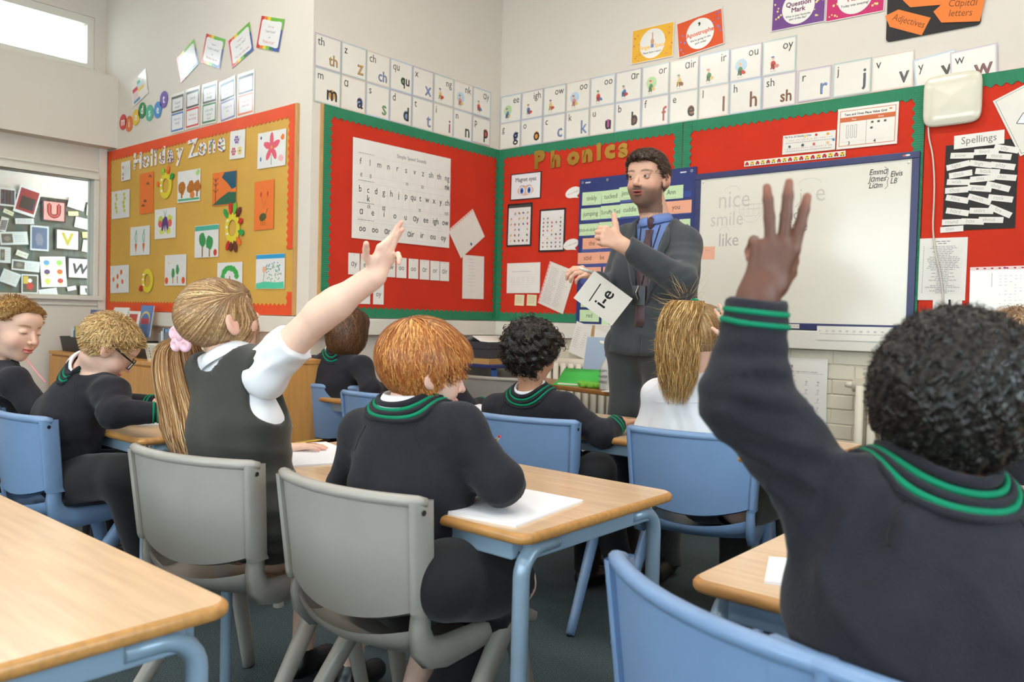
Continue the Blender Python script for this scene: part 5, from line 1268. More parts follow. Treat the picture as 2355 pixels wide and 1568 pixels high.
def surf(f, lo, hi, h):
    """quad surface of f = 0 (surface nets on a sparse grid)"""
    lo = np.asarray(lo, float); n = np.ceil((np.asarray(hi, float) - lo) / h).astype(int) + 1
    B = 4; nc = (n + B - 1) // B
    I = np.stack(np.meshgrid(*[np.arange(k) for k in nc], indexing='ij'), -1).reshape(-1, 3)
    dc = f(lo + (I * B + (B - 1) / 2) * h).reshape(nc)
    near = np.abs(dc) < B * h * 1.9
    D = dc.repeat(B, 0).repeat(B, 1).repeat(B, 2)[:n[0], :n[1], :n[2]].copy()
    mk = near.repeat(B, 0).repeat(B, 1).repeat(B, 2)[:n[0], :n[1], :n[2]]
    idx = np.argwhere(mk)
    if len(idx) == 0: return np.zeros((0, 3)), np.zeros((0, 4), int)
    D[mk] = f(lo + idx * h)
    S = D < 0
    cnt = sum(S[c[0]:n[0] - 1 + c[0], c[1]:n[1] - 1 + c[1], c[2]:n[2] - 1 + c[2]].astype(np.int8) for c in _C8)
    cells = np.argwhere((cnt > 0) & (cnt < 8))
    vals = np.stack([D[tuple((cells + c).T)] for c in _C8], 1)
    acc = np.zeros((len(cells), 3)); num = np.zeros(len(cells))
    for a, b in _E12:
        va, vb = vals[:, a], vals[:, b]; m = (va < 0) != (vb < 0)
        t = np.where(m, va / np.where(m, va - vb, 1), 0)
        acc += m[:, None] * (_C8[a] + t[:, None] * (_C8[b] - _C8[a])); num += m
    verts = lo + (cells + acc / num[:, None]) * h
    idm = np.full(tuple(n - 1), -1, int); idm[tuple(cells.T)] = np.arange(len(cells))
    F = []
    for ax in range(3):
        u, v = (ax + 1) % 3, (ax + 2) % 3; e = np.eye(3, dtype=int)[ax]
        sh = [slice(0, n[0]), slice(0, n[1]), slice(0, n[2])]; sa = list(sh); sb = list(sh); sa[ax] = slice(0, n[ax] - 1); sb[ax] = slice(1, n[ax])
        ch = S[tuple(sa)] != S[tuple(sb)]; pts = np.argwhere(ch)
        ok = (pts[:, u] > 0) & (pts[:, v] > 0) & (pts[:, u] < n[u] - 1) & (pts[:, v] < n[v] - 1); pts = pts[ok]
        if len(pts) == 0: continue
        eu, ev = np.eye(3, dtype=int)[u], np.eye(3, dtype=int)[v]
        q = np.stack([idm[tuple((pts - eu - ev).T)], idm[tuple((pts - ev).T)], idm[tuple(pts.T)], idm[tuple((pts - eu).T)]], 1)
        flip = ~S[tuple(pts.T)]; q[flip] = q[flip][:, ::-1]; F.append(q[(q >= 0).all(1)])
    return verts, np.concatenate(F) if F else np.zeros((0, 4), int)

def surf_multi(f, main, fine):
    """main box coarse, fine boxes inside it at their own resolution, one mesh"""
    v, q = surf(f, *main); Vs = [v]; Fs = []
    c = v[q].mean(1); keep = np.ones(len(q), bool)
    for lo, hi, h in fine:
        keep &= ~((c > np.asarray(lo) + main[2] * 0.6) & (c < np.asarray(hi) - main[2] * 0.6)).all(1)
    Fs.append(q[keep]); n = len(v)
    for lo, hi, h in fine:
        a, b = surf(f, np.asarray(lo) - h, np.asarray(hi) + h, h); Vs.append(a); Fs.append(b + n); n += len(a)
    v = np.concatenate(Vs); q = np.concatenate(Fs); used = np.unique(q); mp = np.full(len(v), -1); mp[used] = np.arange(len(used))
    return v[used], mp[q]

def bbox(pts, pad):
    P = np.array(pts); return P.min(0) - pad, P.max(0) + pad

# ------------------------------------------------------------------ heads and hands
class Head:
    def __init__(s, c, fwd, up, size, adult=False):
        s.c = np.asarray(c, float); f = nrm(fwd); r = nrm(np.cross(f, up)); u = np.cross(r, f)
        s.R = np.stack([r, f, u], 1); s.s = size; s.adult = adult
    def L(s, x, y, z): return s.c + s.s * (s.R @ V(x, y, z))
    def q(s, P): return (P - s.c) @ s.R / s.s
    def e(s, x, y, z, r): return el(s.L(x, y, z), np.asarray(r) * s.s, s.R)
    def skull(s, S, k0=1.0):
        t = s.s
        S.add(s.e(0, -.07, .12, (.36, .44, .385)), .01); S.add(s.e(0, .10, -.08, (.285, .30, .34)), .06 * t); S.add(s.e(0, .15, -.29, (.24, .22, .21) if s.adult else (.205, .215, .20)), .08 * t)
        S.add(s.e(0, .2, .2, (.27, .2, .2)), .06 * t)
        return S
    def add_to(s, S, neck, rn, mouth_open=False, lids=True):
        t = s.s; L = s.L; a = 1.0 if s.adult else 0.82
        s.skull(S); S.add(s.e(0, .27, -.405, (.085, .07, .075)), .06 * t)
        ck = .11 if s.adult else .135
        for x in (-1, 1): S.add(s.e(x * .165, .215, -.15, (ck, ck, ck)), .08 * t)
        S.add(rc(L(0, .375, .04), L(0, .44 + .03 * a, -.10), .028 * t, .046 * t * a), .03 * t); S.add(s.e(0, .45 + .03 * a, -.115, (.045 * a,) * 3), .02 * t)
        for x in (-1, 1): S.add(s.e(x * .05 * a, .41 + .015 * a, -.13, (.036 * a,) * 3), .018 * t)
        if s.adult: S.add(rc(L(-.2, .335, .105), L(.2, .335, .105), .035 * t, .035 * t), .05 * t)
        for x in (-1, 1): S.sub(s.e(x * .15, .44, .03, (.085, .055, .05)), .04 * t)
        if lids:
            for x in (-1, 1): S.add(s.e(x * .148, .318, .03, (.07, .066, .058)), .012 * t)
        S.add(s.e(0, .40, -.238, (.095, .05, .024)), .016 * t); S.add(s.e(0, .392, -.29, (.08, .052, .028)), .016 * t)
        if mouth_open: S.sub(s.e(.0, .45, -.268, (.078, .09, .02)), .008 * t)
        else: S.sub(s.e(0, .47, -.263, (.1, .035, .007)), .008 * t)
        for x in (-1, 1):
            Re = s.R @ np.array([[math.cos(x * .35), -math.sin(x * .35), 0], [math.sin(x * .35), math.cos(x * .35), 0], [0, 0, 1]])
            S.add(el(L(x * .375, -.05, -.02), V(.034, .10, .155) * t, Re), .02 * t); S.add(el(L(x * .355, -.02, -.12), V(.03, .05, .05) * t, Re), .02 * t)
            S.sub(el(L(x * .425, -.03, -.01), V(.04, .055, .095) * t, Re), .02 * t)
        S.add(rc(L(0, -.10, -.26), neck, rn, rn * 1.08), .12 * t)
        return S
    def colour(s, P, base, lips=(196, 108, 100), cheek=(214, 140, 122), brow=None, beard=None, nail=None):
        q = s.q(P); C = np.tile(np.array(lin(base)), (len(P), 1)); m = (np.abs(q) < .75).all(1)
        def blend(w, rgb):
            nonlocal C; w = np.clip(w, 0, 1)[:, None]; C = C * (1 - w) + np.array(lin(rgb)) * w
        g = lambda x, y, z, a, b, c: m * np.exp(-(((np.abs(q[:, 0]) - x) / a) ** 2 + ((q[:, 1] - y) / b) ** 2 + ((q[:, 2] - z) / c) ** 2))
        blend(.6 * g(.2, .27, -.15, .1, .12, .1), cheek); blend(.5 * g(.0, .48, -.11, .06, .06, .06), cheek); blend(.55 * g(.39, -.05, -.02, .05, .13, .16), cheek)
        if beard:
            w = 1 / (1 + np.exp((q[:, 2] + .18 - .12 * np.clip((.12 - q[:, 1]) / .2, 0, 1.3)) / .025)) * (q[:, 1] > -.08) * (q[:, 2] > -.62) * m
            mo = g(0, .42, -.185, .13, .1, .03); blend(.85 * w + .8 * mo, beard)
        lp = m * (np.abs(q[:, 0]) < .1) * (q[:, 1] > .34) * np.exp(-((q[:, 2] + .263) / (.042)) ** 4) * np.clip((.105 - np.abs(q[:, 0])) / .02, 0, 1); blend(.9 * lp, lips)
        if brow: blend(.85 * m * (q[:, 1] > .2) * np.exp(-((q[:, 2] - .115 - .02 * np.cos((np.abs(q[:, 0]) - .15) * 14)) / .02) ** 4) * np.exp(-((np.abs(q[:, 0]) - .15) / .09) ** 6), brow)
        # lash line
        blend(.8 * m * (q[:, 1] > .3) * np.exp(-((q[:, 2] - .012) / .010) ** 2) * np.exp(-((np.abs(q[:, 0]) - .15) / .062) ** 6), (70, 48, 40))
        return C

def hand_prims(S, wr, d, n, side, sc, curl, spread=(0.10, 0.02, -0.06, -0.16), thumb=(0.9, 0.2, 0.3), fr=1.0):
    """wr wrist point, d finger direction, n back-of-hand normal, side = +1/-1 thumb side along cross(d, n).
    curl: per finger (k1, k2) bends toward the palm in radians. order index..little. thumb=(out, fwd, toward palm)"""
    d = nrm(d); n = nrm(np.asarray(n) - d * (np.asarray(n) @ d)); l = np.cross(d, n) * side
    u = sc
    wr = np.asarray(wr, float)
    S.add(rc(wr - d * .02 * u, wr + d * .02 * u, .024 * u, .026 * u), .012)
    # palm as four metacarpals blended together
    kn = []
    for i, off in enumerate((.027, .009, -.009, -.026)):
        b = wr + d * .012 * u + l * off * u * .55; k = wr + d * (.088, .092, .087, .078)[i] * u + l * off * u * 1.05 + n * .004 * u
        S.add(rc(b, k, .0125 * u, .0110 * u), .012 * u); kn.append(k)
    S.add(rc(wr + d * .03 * u + l * .018 * u - n * .006 * u, wr + d * .055 * u + l * .028 * u - n * .008 * u, .015 * u, .012 * u), .012 * u)
    Ls = ((.040, .026, .021), (.045, .030, .022), (.041, .028, .021), (.032, .021, .018)); tips = []
    for i in range(4):
        a = spread[i]; dd = nrm(d * math.cos(a) + l * math.sin(a)); p = kn[i]; ang = 0.0; r = (.0098, .0100, .0095, .0085)[i] * u * fr
        for j in range(3):
            ang += curl[i][0] if j == 0 else curl[i][1]
            v = dd * math.cos(ang) - n * math.sin(ang); q2 = p + v * Ls[i][j] * u; r2 = r * (.93 if j < 2 else .80)
            S.add(rc(p, q2, r, r2), .0035 * u); p, r = q2, r2
        tips.append((p, r))
    if thumb is None: return tips
    o_, f_, p_ = thumb
    b = wr + d * .028 * u + l * .026 * u; v1 = nrm(l * o_ + d * (1 - o_ * .5) - n * p_ * .5); m1 = b + v1 * .040 * u
    v2 = nrm(l * (o_ * .7) + d * (1.0 + f_) - n * p_); m2 = m1 + v2 * .032 * u; m3 = m2 + nrm(v2 + d * .2 * f_) * .026 * u
    S.add(rc(b, m1, .0145 * u, .0115 * u), .012 * u); S.add(rc(m1, m2, .0112 * u, .0102 * u), .004 * u); S.add(rc(m2, m3, .0102 * u, .0085 * u), .004 * u)
    tips.append((m3, .0085 * u)); return tips

# ------------------------------------------------------------------ hair
def ribbons(paths, width, cols, parent, name, mat='hair', norm=None, rng=RNG):
    """paths (N, K, 3); flat tapering strands; cols (N, 3) linear"""
    N, K, _ = paths.shape
    T = np.gradient(paths, axis=1); T /= np.linalg.norm(T, axis=2, keepdims=True) + 1e-9
    nv = norm if norm is not None else rng.normal(size=(N, 1, 3)).repeat(K, 1)
    W = np.cross(T, nv); W /= np.linalg.norm(W, axis=2, keepdims=True) + 1e-9
    t = np.linspace(0, 1, K); prof = np.minimum(1, 4 * t + .35) * (1 - t ** 3 * .85)
    wd = (width if np.ndim(width) else np.full(N, width))[:, None, None] * prof[None, :, None]
    A = paths + W * wd; Bv = paths - W * wd
    v = np.stack([A, Bv], 2).reshape(-1, 3)
    base = (np.arange(N) * K * 2)[:, None] + (np.arange(K - 1) * 2)[None, :]
    f = np.stack([base, base + 1, base + 3, base + 2], -1).reshape(-1, 4)
    c = np.repeat(cols, K * 2, 0)
    return mesh(name, v, f, mat, parent, smooth=True, col=c)

def hair_colours(n, rgb, var=0.22, light=None, frac=0.3, rng=RNG):
    b = np.array(lin(rgb)); k = np.exp(rng.normal(0, var, (n, 1))); c = b * k
    if light is not None:
        m = (rng.random((n, 1)) < frac); c = np.where(m, np.array(lin(light)) * k, c)
    return np.clip(c, 0, 1)

def scalp_hair(H, parent, rgb, thick, line, n, length, steps=6, comb=None, lift=.012, width=.0011, light=None, frac=.3, cap_rgb=None, messy=.25, h=.0045, crown=(0, -.22, .5), lump=0.0, extra=None, stop=None, ears=False):
    """hair cap following the skull inside the hairline, then combed strands lying over it"""
    S = SDF(); H.skull(S); base = S; thin = H.e(0, 0, -.05, (.5, .6, .3))
    C = SDF(); C.add(lambda P: base(P) - thick * H.s, .001)
    if extra:
        for e_, k_ in extra: C.add(e_, k_)
    C.cut(lambda P: (np.interp(H.q(P)[:, 1], line[0], line[1]) - H.q(P)[:, 2]) * H.s, .012)
    if ears:
        for x in (-1, 1): C.sub(H.e(x * .43, -.03, -.04, (.10, .105, .165)), .008)
    if lump: C.warp(lambda P: lump * (np.sin(P @ V(190, 60, 120)) + np.sin(P @ V(-90, 170, 80) + 1) + np.sin(P @ V(60, -110, 180) + 2)))
    C.cut(lambda P: -(H.q(P)[:, 2] + .6) * H.s, .003)
    v, f = surf(C, *[H.c + s_ * .78 * H.s for s_ in (-1, 1)], h)
    cb = np.array(lin(cap_rgb or rgb)) * .72
    o = mesh('hair', v, f, 'hair', parent, smooth=True, col=np.tile(cb, (len(v), 1)))
    if n:
        idx = RNG.integers(0, len(v), n); P = v[idx] + RNG.normal(0, .0012, (n, 3))
        cr = H.L(*crown); path = np.empty((n, steps, 3)); NN = np.empty((n, steps, 3))
        st = length * H.s / steps * RNG.uniform(.6, 1.25, n)[:, None]; jit = RNG.normal(0, messy, (n, 3))
        q0 = H.q(P); st = st * np.clip((q0[:, 2] - np.interp(q0[:, 1], line[0], line[1])) / .28, .22, 1)[:, None] if stop is None else st
        G = SDF(); G.add(lambda P: base(P) - thick * H.s, .001)
        if extra:
            for e_, k_ in extra: G.add(e_, k_)
        for k in range(steps):
            d, g = G.grad(P); path[:, k] = P; NN[:, k] = g
            w = comb(H, P) if comb else nrm_rows((P - cr) + H.R[:, 2] * (-.35 * H.s))
            w = w + jit * (1 if stop is None else .3); w = w - g * (w * g).sum(1, keepdims=True); w = nrm_rows(w)
            P = P + w * (st if stop is None else st * np.clip(np.linalg.norm(P - stop, axis=1) / .035 - .3, 0, 1)[:, None]); d2 = G(P); P = P - g * np.clip(d2 - lift * H.s * (1 + 1.5 * k / steps), -.02, .02)[:, None]
        ribbons(path, width * RNG.uniform(.7, 1.4, n), hair_colours(n, rgb, .2, light, frac), o, 'hair_strands', norm=NN)
    return o, C
def nrm_rows(a): return a / (np.linalg.norm(a, axis=1, keepdims=True) + 1e-9)
SHORT = ([-.6, -.3, -.16, -.08, .0, .06, .13, .2, .3, .5], [-.27, -.27, -.22, -.06, .06, -.02, .02, .15, .27, .30])

# ------------------------------------------------------------------ clothes
def ring(c, axis, r1, r2, ref, n=40):
    a = nrm(axis); x = nrm(np.asarray(ref) - a * (np.asarray(ref) @ a)); y = np.cross(a, x); t = np.linspace(0, 2 * math.pi, n, endpoint=False)
    return np.asarray(c) + np.cos(t)[:, None] * x * r1 + np.sin(t)[:, None] * y * r2
def band_on(S, pts, r, mat, parent, name, lift=0.0, closed=True, flat=None):
    P = S.snap(pts, lift)
    for _ in range(2):
        if closed: P = (np.roll(P, 1, 0) + 2 * P + np.roll(P, -1, 0)) / 4
        else: P[1:-1] = (P[:-2] + 2 * P[1:-1] + P[2:]) / 4
    v, f = tubevf(P, r, 6, closed); return MB().add(v, f).build(name, mat, parent, smooth=True)
def fold(c, n, wl, amp, rad):
    c = np.asarray(c, float); n = nrm(n)
    k = np.cross(n, V(.3, .5, .8))
    return lambda P: amp * (1.6 * np.abs(np.sin(math.pi * ((P - c) @ n + .006 * np.sin((P - c) @ k * 60)) / wl)) - 1) * np.exp(-((P - c) ** 2).sum(1) / rad ** 2)
def crumple(amp, fr, seed):
    r = np.random.default_rng(seed); K = r.normal(size=(5, 3)) * fr; ph = r.uniform(0, 6, 5)
    return lambda P: amp * sum(np.sin(P @ k + p) for k, p in zip(K, ph)) / 2.5

def torso(S, J, g, k=.05):
    lt = nrm(J['shR'] - J['shL']); pl = J.get('plat', lt); w = J.get('w', 1.0)
    p, c, nb = J['pelvis'], J['chest'], J['neck']
    for s in (-1, 1):
        S.add(rc(p + s * pl * .052 * w, c + s * lt * .058 * w, (.086 * w + g), (.078 * w + g)), k)
        S.add(rc(c + s * lt * .055 * w, mix(nb, J['shR'] if s > 0 else J['shL'], .32) - V(0, 0, .022) * w, .078 * w + g, .046 * w + g), k)
    S.add(rc(J['shL'], J['shR'], .044 * w + g, .044 * w + g), k); S.add(rc(mix(nb, c, .12), mix(nb, c, .5), .048 * w + g, .06 * w + g), k)
    return S
def arm(S, sh, e_, wr, g, w=1.0, k=.022, taper=1.0):
    S.add(rc(sh, e_, .041 * w + g, .035 * w + g), k); S.add(rc(e_, wr, .035 * w + g, (.024 * w + g) * taper), k); return S
def leg_(S, hip, kn, an, g, w=1.0, k=.03):
    S.add(rc(hip, kn, .068 * w + g, .05 * w + g), k); S.add(rc(kn, an, .047 * w + g, .033 * w + g), k); return S

def collar_white(parent, c, axis, ref, r, h, mat='shirt_white', flare=.012, gapdir=None):
    """folded shirt collar: outer leaf and inner stand round the neck, open at the throat"""
    a = nrm(axis); x = nrm(np.asarray(ref) - a * (np.asarray(ref) @ a)); y = np.cross(a, x); rows = []
    for rr, hh in ((r * .96, -.006), (r * .93, h * .9), (r * .98, h), (r * 1.05, h * .85), (r * 1.16 + flare, -.004)):
        rows.append([tuple(np.asarray(c) + a * hh + (math.cos(t) * x + math.sin(t) * y) * rr) for t in np.linspace(.16, 2 * math.pi - .16, 33)])
    return MB().grid(rows).build('shirt_collar', mat, parent, smooth=True, solidify=.002)

def shoe(parent, an, toe, name='shoe', w=1.0):
    S = SDF(); an = np.asarray(an, float); d = nrm(V(toe[0] - an[0], toe[1] - an[1], 0)); z0 = max(0.0, an[2] - .075 * w)
    b = V(an[0], an[1], z0)
    S.add(rc(b + V(0, 0, .035 * w) - d * .02 * w, b + V(0, 0, .03 * w) + d * .11 * w, .036 * w, .034 * w), .01); S.add(rc(an, b + V(0, 0, .04 * w), .036 * w, .036 * w), .02); S.cut(plane(b + V(0, 0, .002), (0, 0, -1)), .004)
    v, f = surf(S, *bbox([an, b, b + d * .16 * w], .06 * w), .007); return mesh(name, v, f, 'shoe', parent, smooth=True)

def person(label, base):
    o = empty('person', (base[0], base[1], 0)); tag(o, label, 'person'); o['_base'] = 1; del o['_base']; return o
def reloc(root):
    """children were modelled in world coordinates: keep them in place under the person's base point"""
    inv = Matrix.Translation(-root.location)
    for ch in [x for x in bpy.data.objects if x.parent == root]: ch.matrix_parent_inverse = inv
SKIN = (232, 188, 164)

def seated_kid(label, J, H, skin, hairfn, clothes='jumper', hands=(), sleeves=1.0, lower='trouser', folds=(), bare=None, collar=True, stripes=True, shorts=False, seams=True, col_kw=None, body_h=.012, hem=True, jmat='jumper', face_fine=.0042):
    root = person(label, J['pelvis']); w = J.get('w', 1.0)
    B = SDF(); torso(B, J, 0.0); arm(B, J['shL'], J['elL'], J['wrL'], 0, w); arm(B, J['shR'], J['elR'], J['wrR'], 0, w)
    leg_(B, J['hipL'], J['knL'], J['anL'], 0, w); leg_(B, J['hipR'], J['knR'], J['anR'], 0, w)
    H.add_to(B, J['neck'], J.get('rn', .043), **J.get('face', {}))
    fine = [(H.c - .62 * H.s, H.c + .62 * H.s, face_fine)]; tips = []
    for hd in hands:
        tp = hand_prims(B, *hd); tips += tp; lo, hi = bbox([hd[0] - nrm(hd[1]) * .03] + [t[0] for t in tp] + [hd[0] + nrm(hd[1]) * .09 * hd[4]], .03); fine.append((lo, hi, .0028))
    allp = [J[k] for k in ('pelvis', 'chest', 'neck', 'shL', 'shR', 'elL', 'elR', 'wrL', 'wrR', 'knL', 'knR', 'anL', 'anR')]
    lo, hi = bbox(allp + [f_[0] for f_ in fine] + [f_[1] for f_ in fine], .1); lo[2] = max(lo[2], .02)
    v, f = surf_multi(B, (lo, hi, body_h), fine)
    col = H.colour(v, skin, **(col_kw or {}))
    if tips:
        tp = np.array([t[0] for t in tips]); dm = np.min(np.linalg.norm(v[:, None, :] - tp[None], axis=2), 1) if len(v) * len(tp) < 4e6 else np.ones(len(v))
        wgt = (np.exp(-(dm / .014) ** 2) * .5)[:, None]; pink = np.array(lin((226, 150, 132) if sum(skin) > 400 else (176, 112, 92))); col = col * (1 - wgt) + pink * wgt
    mesh('body', v, f, 'skin', root, smooth=True, col=col)
    if hairfn: hairfn(H, root)
    if clothes == 'jumper':
        S = SDF(); torso(S, J, .014, .06); arm(S, J['shL'], J['elL'], mix(J['elL'], J['wrL'], 1.02), .012, w, .03); arm(S, J['shR'], J['elR'], mix(J['elR'], J['wrR'], 1.02), .012, w, .03)
        ax = J.get('nax', nrm(H.L(0, -.1, -.3) - J['neck'])); fw = nrm(H.R[:, 1] * V(1, 1, 0)); S0 = SDF(); S0.it = list(S.it)
        for wr_, e_ in ((J['wrL'], J['elL']), (J['wrR'], J['elR'])):
            dr = nrm(wr_ - e_); S.cut(lambda P, q=wr_, n=dr, e=e_: np.where(((P - q) ** 2).sum(1) < .07 ** 2, (P - q) @ n, -1), .004)
        nr = J.get('neck_r', .058)
        S.sub(rc(J['neck'] + ax * .0, J['neck'] + ax * .2, nr, nr * 1.2), .012)
        dn = nrm(J['pelvis'] - J['chest']); hp = J['pelvis'] + dn * J.get('hem', .03); S.cut(plane(hp, dn), .01)
        S.warp(crumple(.0028, 24, int(abs(J['pelvis'][0]) * 100)))
        for sd in 'LR':
            ua = nrm(J['el' + sd] - J['sh' + sd]); fa = nrm(J['wr' + sd] - J['el' + sd]); S.warp(fold(J['el' + sd], nrm(ua + fa), .034, .0035, .065)); S.warp(fold(mix(J['sh' + sd], J['chest'], .35), nrm(ua + V(0, 0, -.4)), .05, .0045, .075)); S.warp(fold(mix(J['el' + sd], J['wr' + sd], .75), fa, .028, .0025, .05))
        S.warp(fold(mix(J['pelvis'], J['chest'], .35), V(.15, .1, 1), .062, .006, .15))
        for fo in folds: S.warp(fold(*fo))
        lo, hi = bbox([J[k] for k in ('pelvis', 'chest', 'neck', 'shL', 'shR', 'elL', 'elR', 'wrL', 'wrR')], .15); v, f = surf(S, lo, hi, J.get('ch', .0075))
        jo = mesh('jumper', v, f, jmat, root, smooth=True)
        if stripes:
            bc = J['neck'] + ax * .002
            for k, (rr, dz, th, mt) in enumerate(((nr * 1.02, .016, .0075, jmat), (nr * 1.17, .008, .0046, 'jumper_trim'), (nr * 1.29, .002, .0055, jmat), (nr * 1.42, -.004, .0046, 'jumper_trim'), (nr * 1.54, -.01, .005, jmat))):
                band_on(S0, ring(bc + ax * dz - fw * .004, ax - fw * .12, rr, rr, fw, 44), th, mt, jo, 'collar_rib' if mt == jmat else 'collar_stripe', lift=.0030)
            for wr_, e_ in ((J['wrL'], J['elL']), (J['wrR'], J['elR'])):
                dr = nrm(wr_ - e_)
                for dd in (.016, .029):
                    band_on(S, ring(wr_ - dr * dd, dr, .035, .035, (0.3, 0.2, 1), 26), .0036, 'jumper_trim', jo, 'cuff_stripe', lift=.0004)
            if hem:
                for dd in (.012, .028): band_on(S, ring(hp - dn * dd, dn, .13, .11, nrm(J['shR'] - J['shL']), 44), .0036, 'jumper_trim', jo, 'hem_stripe', lift=.0008)
        if seams:
            bk = -nrm(np.cross(V(0, 0, 1), nrm(J['shR'] - J['shL'])))
            for s_, sh in ((-1, J['shL']), (1, J['shR'])):
                a_ = J['neck'] + nrm(sh - J['neck']) * .06 + bk * .05; b_ = mix(sh, J['chest'], .42) + nrm(sh - J['chest']) * .02 + bk * .07
                band_on(S, np.array([mix(a_, b_, t) for t in np.linspace(0, 1, 18)]), .0014, 'trouser', jo, 'raglan_seam', lift=.0004, closed=False)
        if collar: collar_white(root, J['neck'] + ax * .010, ax - fw * .16, fw, nr * .98, .034)
    # lower body
    T = SDF(); leg_(T, J['hipL'], J['knL'], J['anL'], .021, w); leg_(T, J['hipR'], J['knR'], J['anR'], .021, w)
    pl = J.get('plat', nrm(J['shR'] - J['shL']))
    T.add(rc(J['pelvis'] - pl * .055 * w, J['pelvis'] + pl * .055 * w, .1 * w, .1 * w), .04)
    T.cut(lambda P: P[:, 2] - J['pelvis'][2] - J.get('waist', .2) - 1.5 * np.clip((P - J['pelvis']) @ (J['f'] if 'tdir' not in J else J['tdir']) - .05, 0, 1), .006)
    T.cut(plane((0, 0, .07), (0, 0, -1)), .006)
    if shorts:
        for kn, hip in ((J['knL'], J['hipL']), (J['knR'], J['hipR'])):
            T.cut(lambda P, q=mix(hip, kn, .93), n=nrm(kn - hip): (P - q) @ n, .004)
    T.warp(crumple(.003, 22, 5))
    lo, hi = bbox([J[k] for k in ('pelvis', 'knL', 'knR', 'anL', 'anR')], .14); lo[2] = max(lo[2], .03); v, f = surf(T, lo, hi, .0085); mesh('shorts' if shorts else 'trousers', v, f, lower, root, smooth=True)
    for a_, kn in (('anL', 'knL'), ('anR', 'knR')):
        fd = J.get('toe', V(0, 1, 0)); shoe(root, J[a_], J[a_] + fd)
    return root, J

def sit(x, y, deg, lean=.05, w=1.0, zs=.43):
    """default seated joints: hips over (x, y), facing deg from +y"""
    a = math.radians(deg); f = V(-math.sin(a), math.cos(a), 0); r = V(math.cos(a), math.sin(a), 0); o = V(x, y, 0); z = V(0, 0, 1)
    J = dict(pelvis=o + z * (zs + .095), chest=o + f * lean * .6 + z * (zs + .30), neck=o + f * lean + z * (zs + .455), plat=r, w=w, toe=f)
    J['shL'] = J['neck'] - r * .115 * w - z * .045; J['shR'] = J['neck'] + r * .115 * w - z * .045
    J['hipL'] = o - r * .07 * w + z * (zs + .075); J['hipR'] = o + r * .07 * w + z * (zs + .075)
    J['knL'] = J['hipL'] + f * .31 - r * .03 + z * .01; J['knR'] = J['hipR'] + f * .31 + r * .03 + z * .01
    J['anL'] = J['knL'] - f * .03 - z * (zs - .01); J['anR'] = J['knR'] - f * .03 - z * (zs - .01)
    for k in ('anL', 'anR'): J[k][2] = .085
    J['elL'] = J['shL'] + f * .1 - r * .05 - z * .14; J['elR'] = J['shR'] + f * .1 + r * .05 - z * .14
    J['wrL'] = J['elL'] + f * .16 + r * .05 + z * .0; J['wrR'] = J['elR'] + f * .16 - r * .05 + z * .0
    J['f'] = f; J['r'] = r
    return J
# ================================================================== PEOPLE
FW2 = nrm(FWD * V(1, 1, 0)); RT2 = nrm(RIGHT * V(1, 1, 0)); ZU = V(0, 0, 1)
def view(r, f, u=0.0): return nrm(RT2 * r + FW2 * f + ZU * u)       # direction: right of / away from / up in the room as seen from the door

# ---- ginger boy
J = sit(2.43, -3.02, -3, .06)
J['neck'] = at(938, 945, 1.86); J['chest'] = at(945, 1110, 1.87); J['pelvis'] = V(2.415, -3.03, .525)
J['shR'] = at(1058, 985, 1.79); J['shL'] = at(838, 995, 1.96)
J['elR'] = at(1150, 1112, 1.76); J['wrR'] = at(1105, 1075, 1.98); J['elL'] = at(800, 1120, 2.04); J['wrL'] = at(905, 1100, 2.2)
J['knR'] = at(1180, 1338, 1.91); J['hipR'] = at(1030, 1335, 1.72); J['knL'] = J['knR'] - J['r'] * .2; J['hipL'] = J['hipR'] - J['r'] * .14; J['anR'] = V(2.42, -2.97, .1); J['anL'] = V(2.3, -2.9, .1)
J['hem'] = .05; J['tdir'] = nrm((J['knR'] - J['hipR']) * V(1, 1, 0))
Hd = Head(at(978, 852, 1.87), V(.40, .90, -.22), V(.05, .0, 1), .214)
def ginger(H, root):
    def comb(H, P):
        q = H.q(P); a = P - H.L(.02, -.30, .46); return nrm_rows(nrm_rows(a) + (H.R[:, 2] * -.5)[None] + H.R[:, 0][None] * .12)
    line = ([-.6, -.3, -.16, -.06, .02, .07, .13, .2, .3, .5], [-.34, -.36, -.34, -.16, .0, .04, .06, .15, .27, .29])
    scalp_hair(H, root, (160, 90, 42), .07, line, 6000, .34, 6, comb, .010, .0010, (214, 150, 84), .35, messy=.2, ears=True)
hR = (J['wrR'], V(-.3, .8, -.2), V(0, .1, 1), -1, .72, [(.5, .6)] * 4)
seated_kid('ginger-haired boy in a dark jumper bent over his writing', J, Hd, (236, 196, 176), ginger, hands=[], shorts=True, folds=[(at(1130, 1090, 1.78), V(.3, .2, -1), .05, .004, .07), (at(1000, 1280, 1.8), V(.1, .2, 1), .06, .006, .12)])

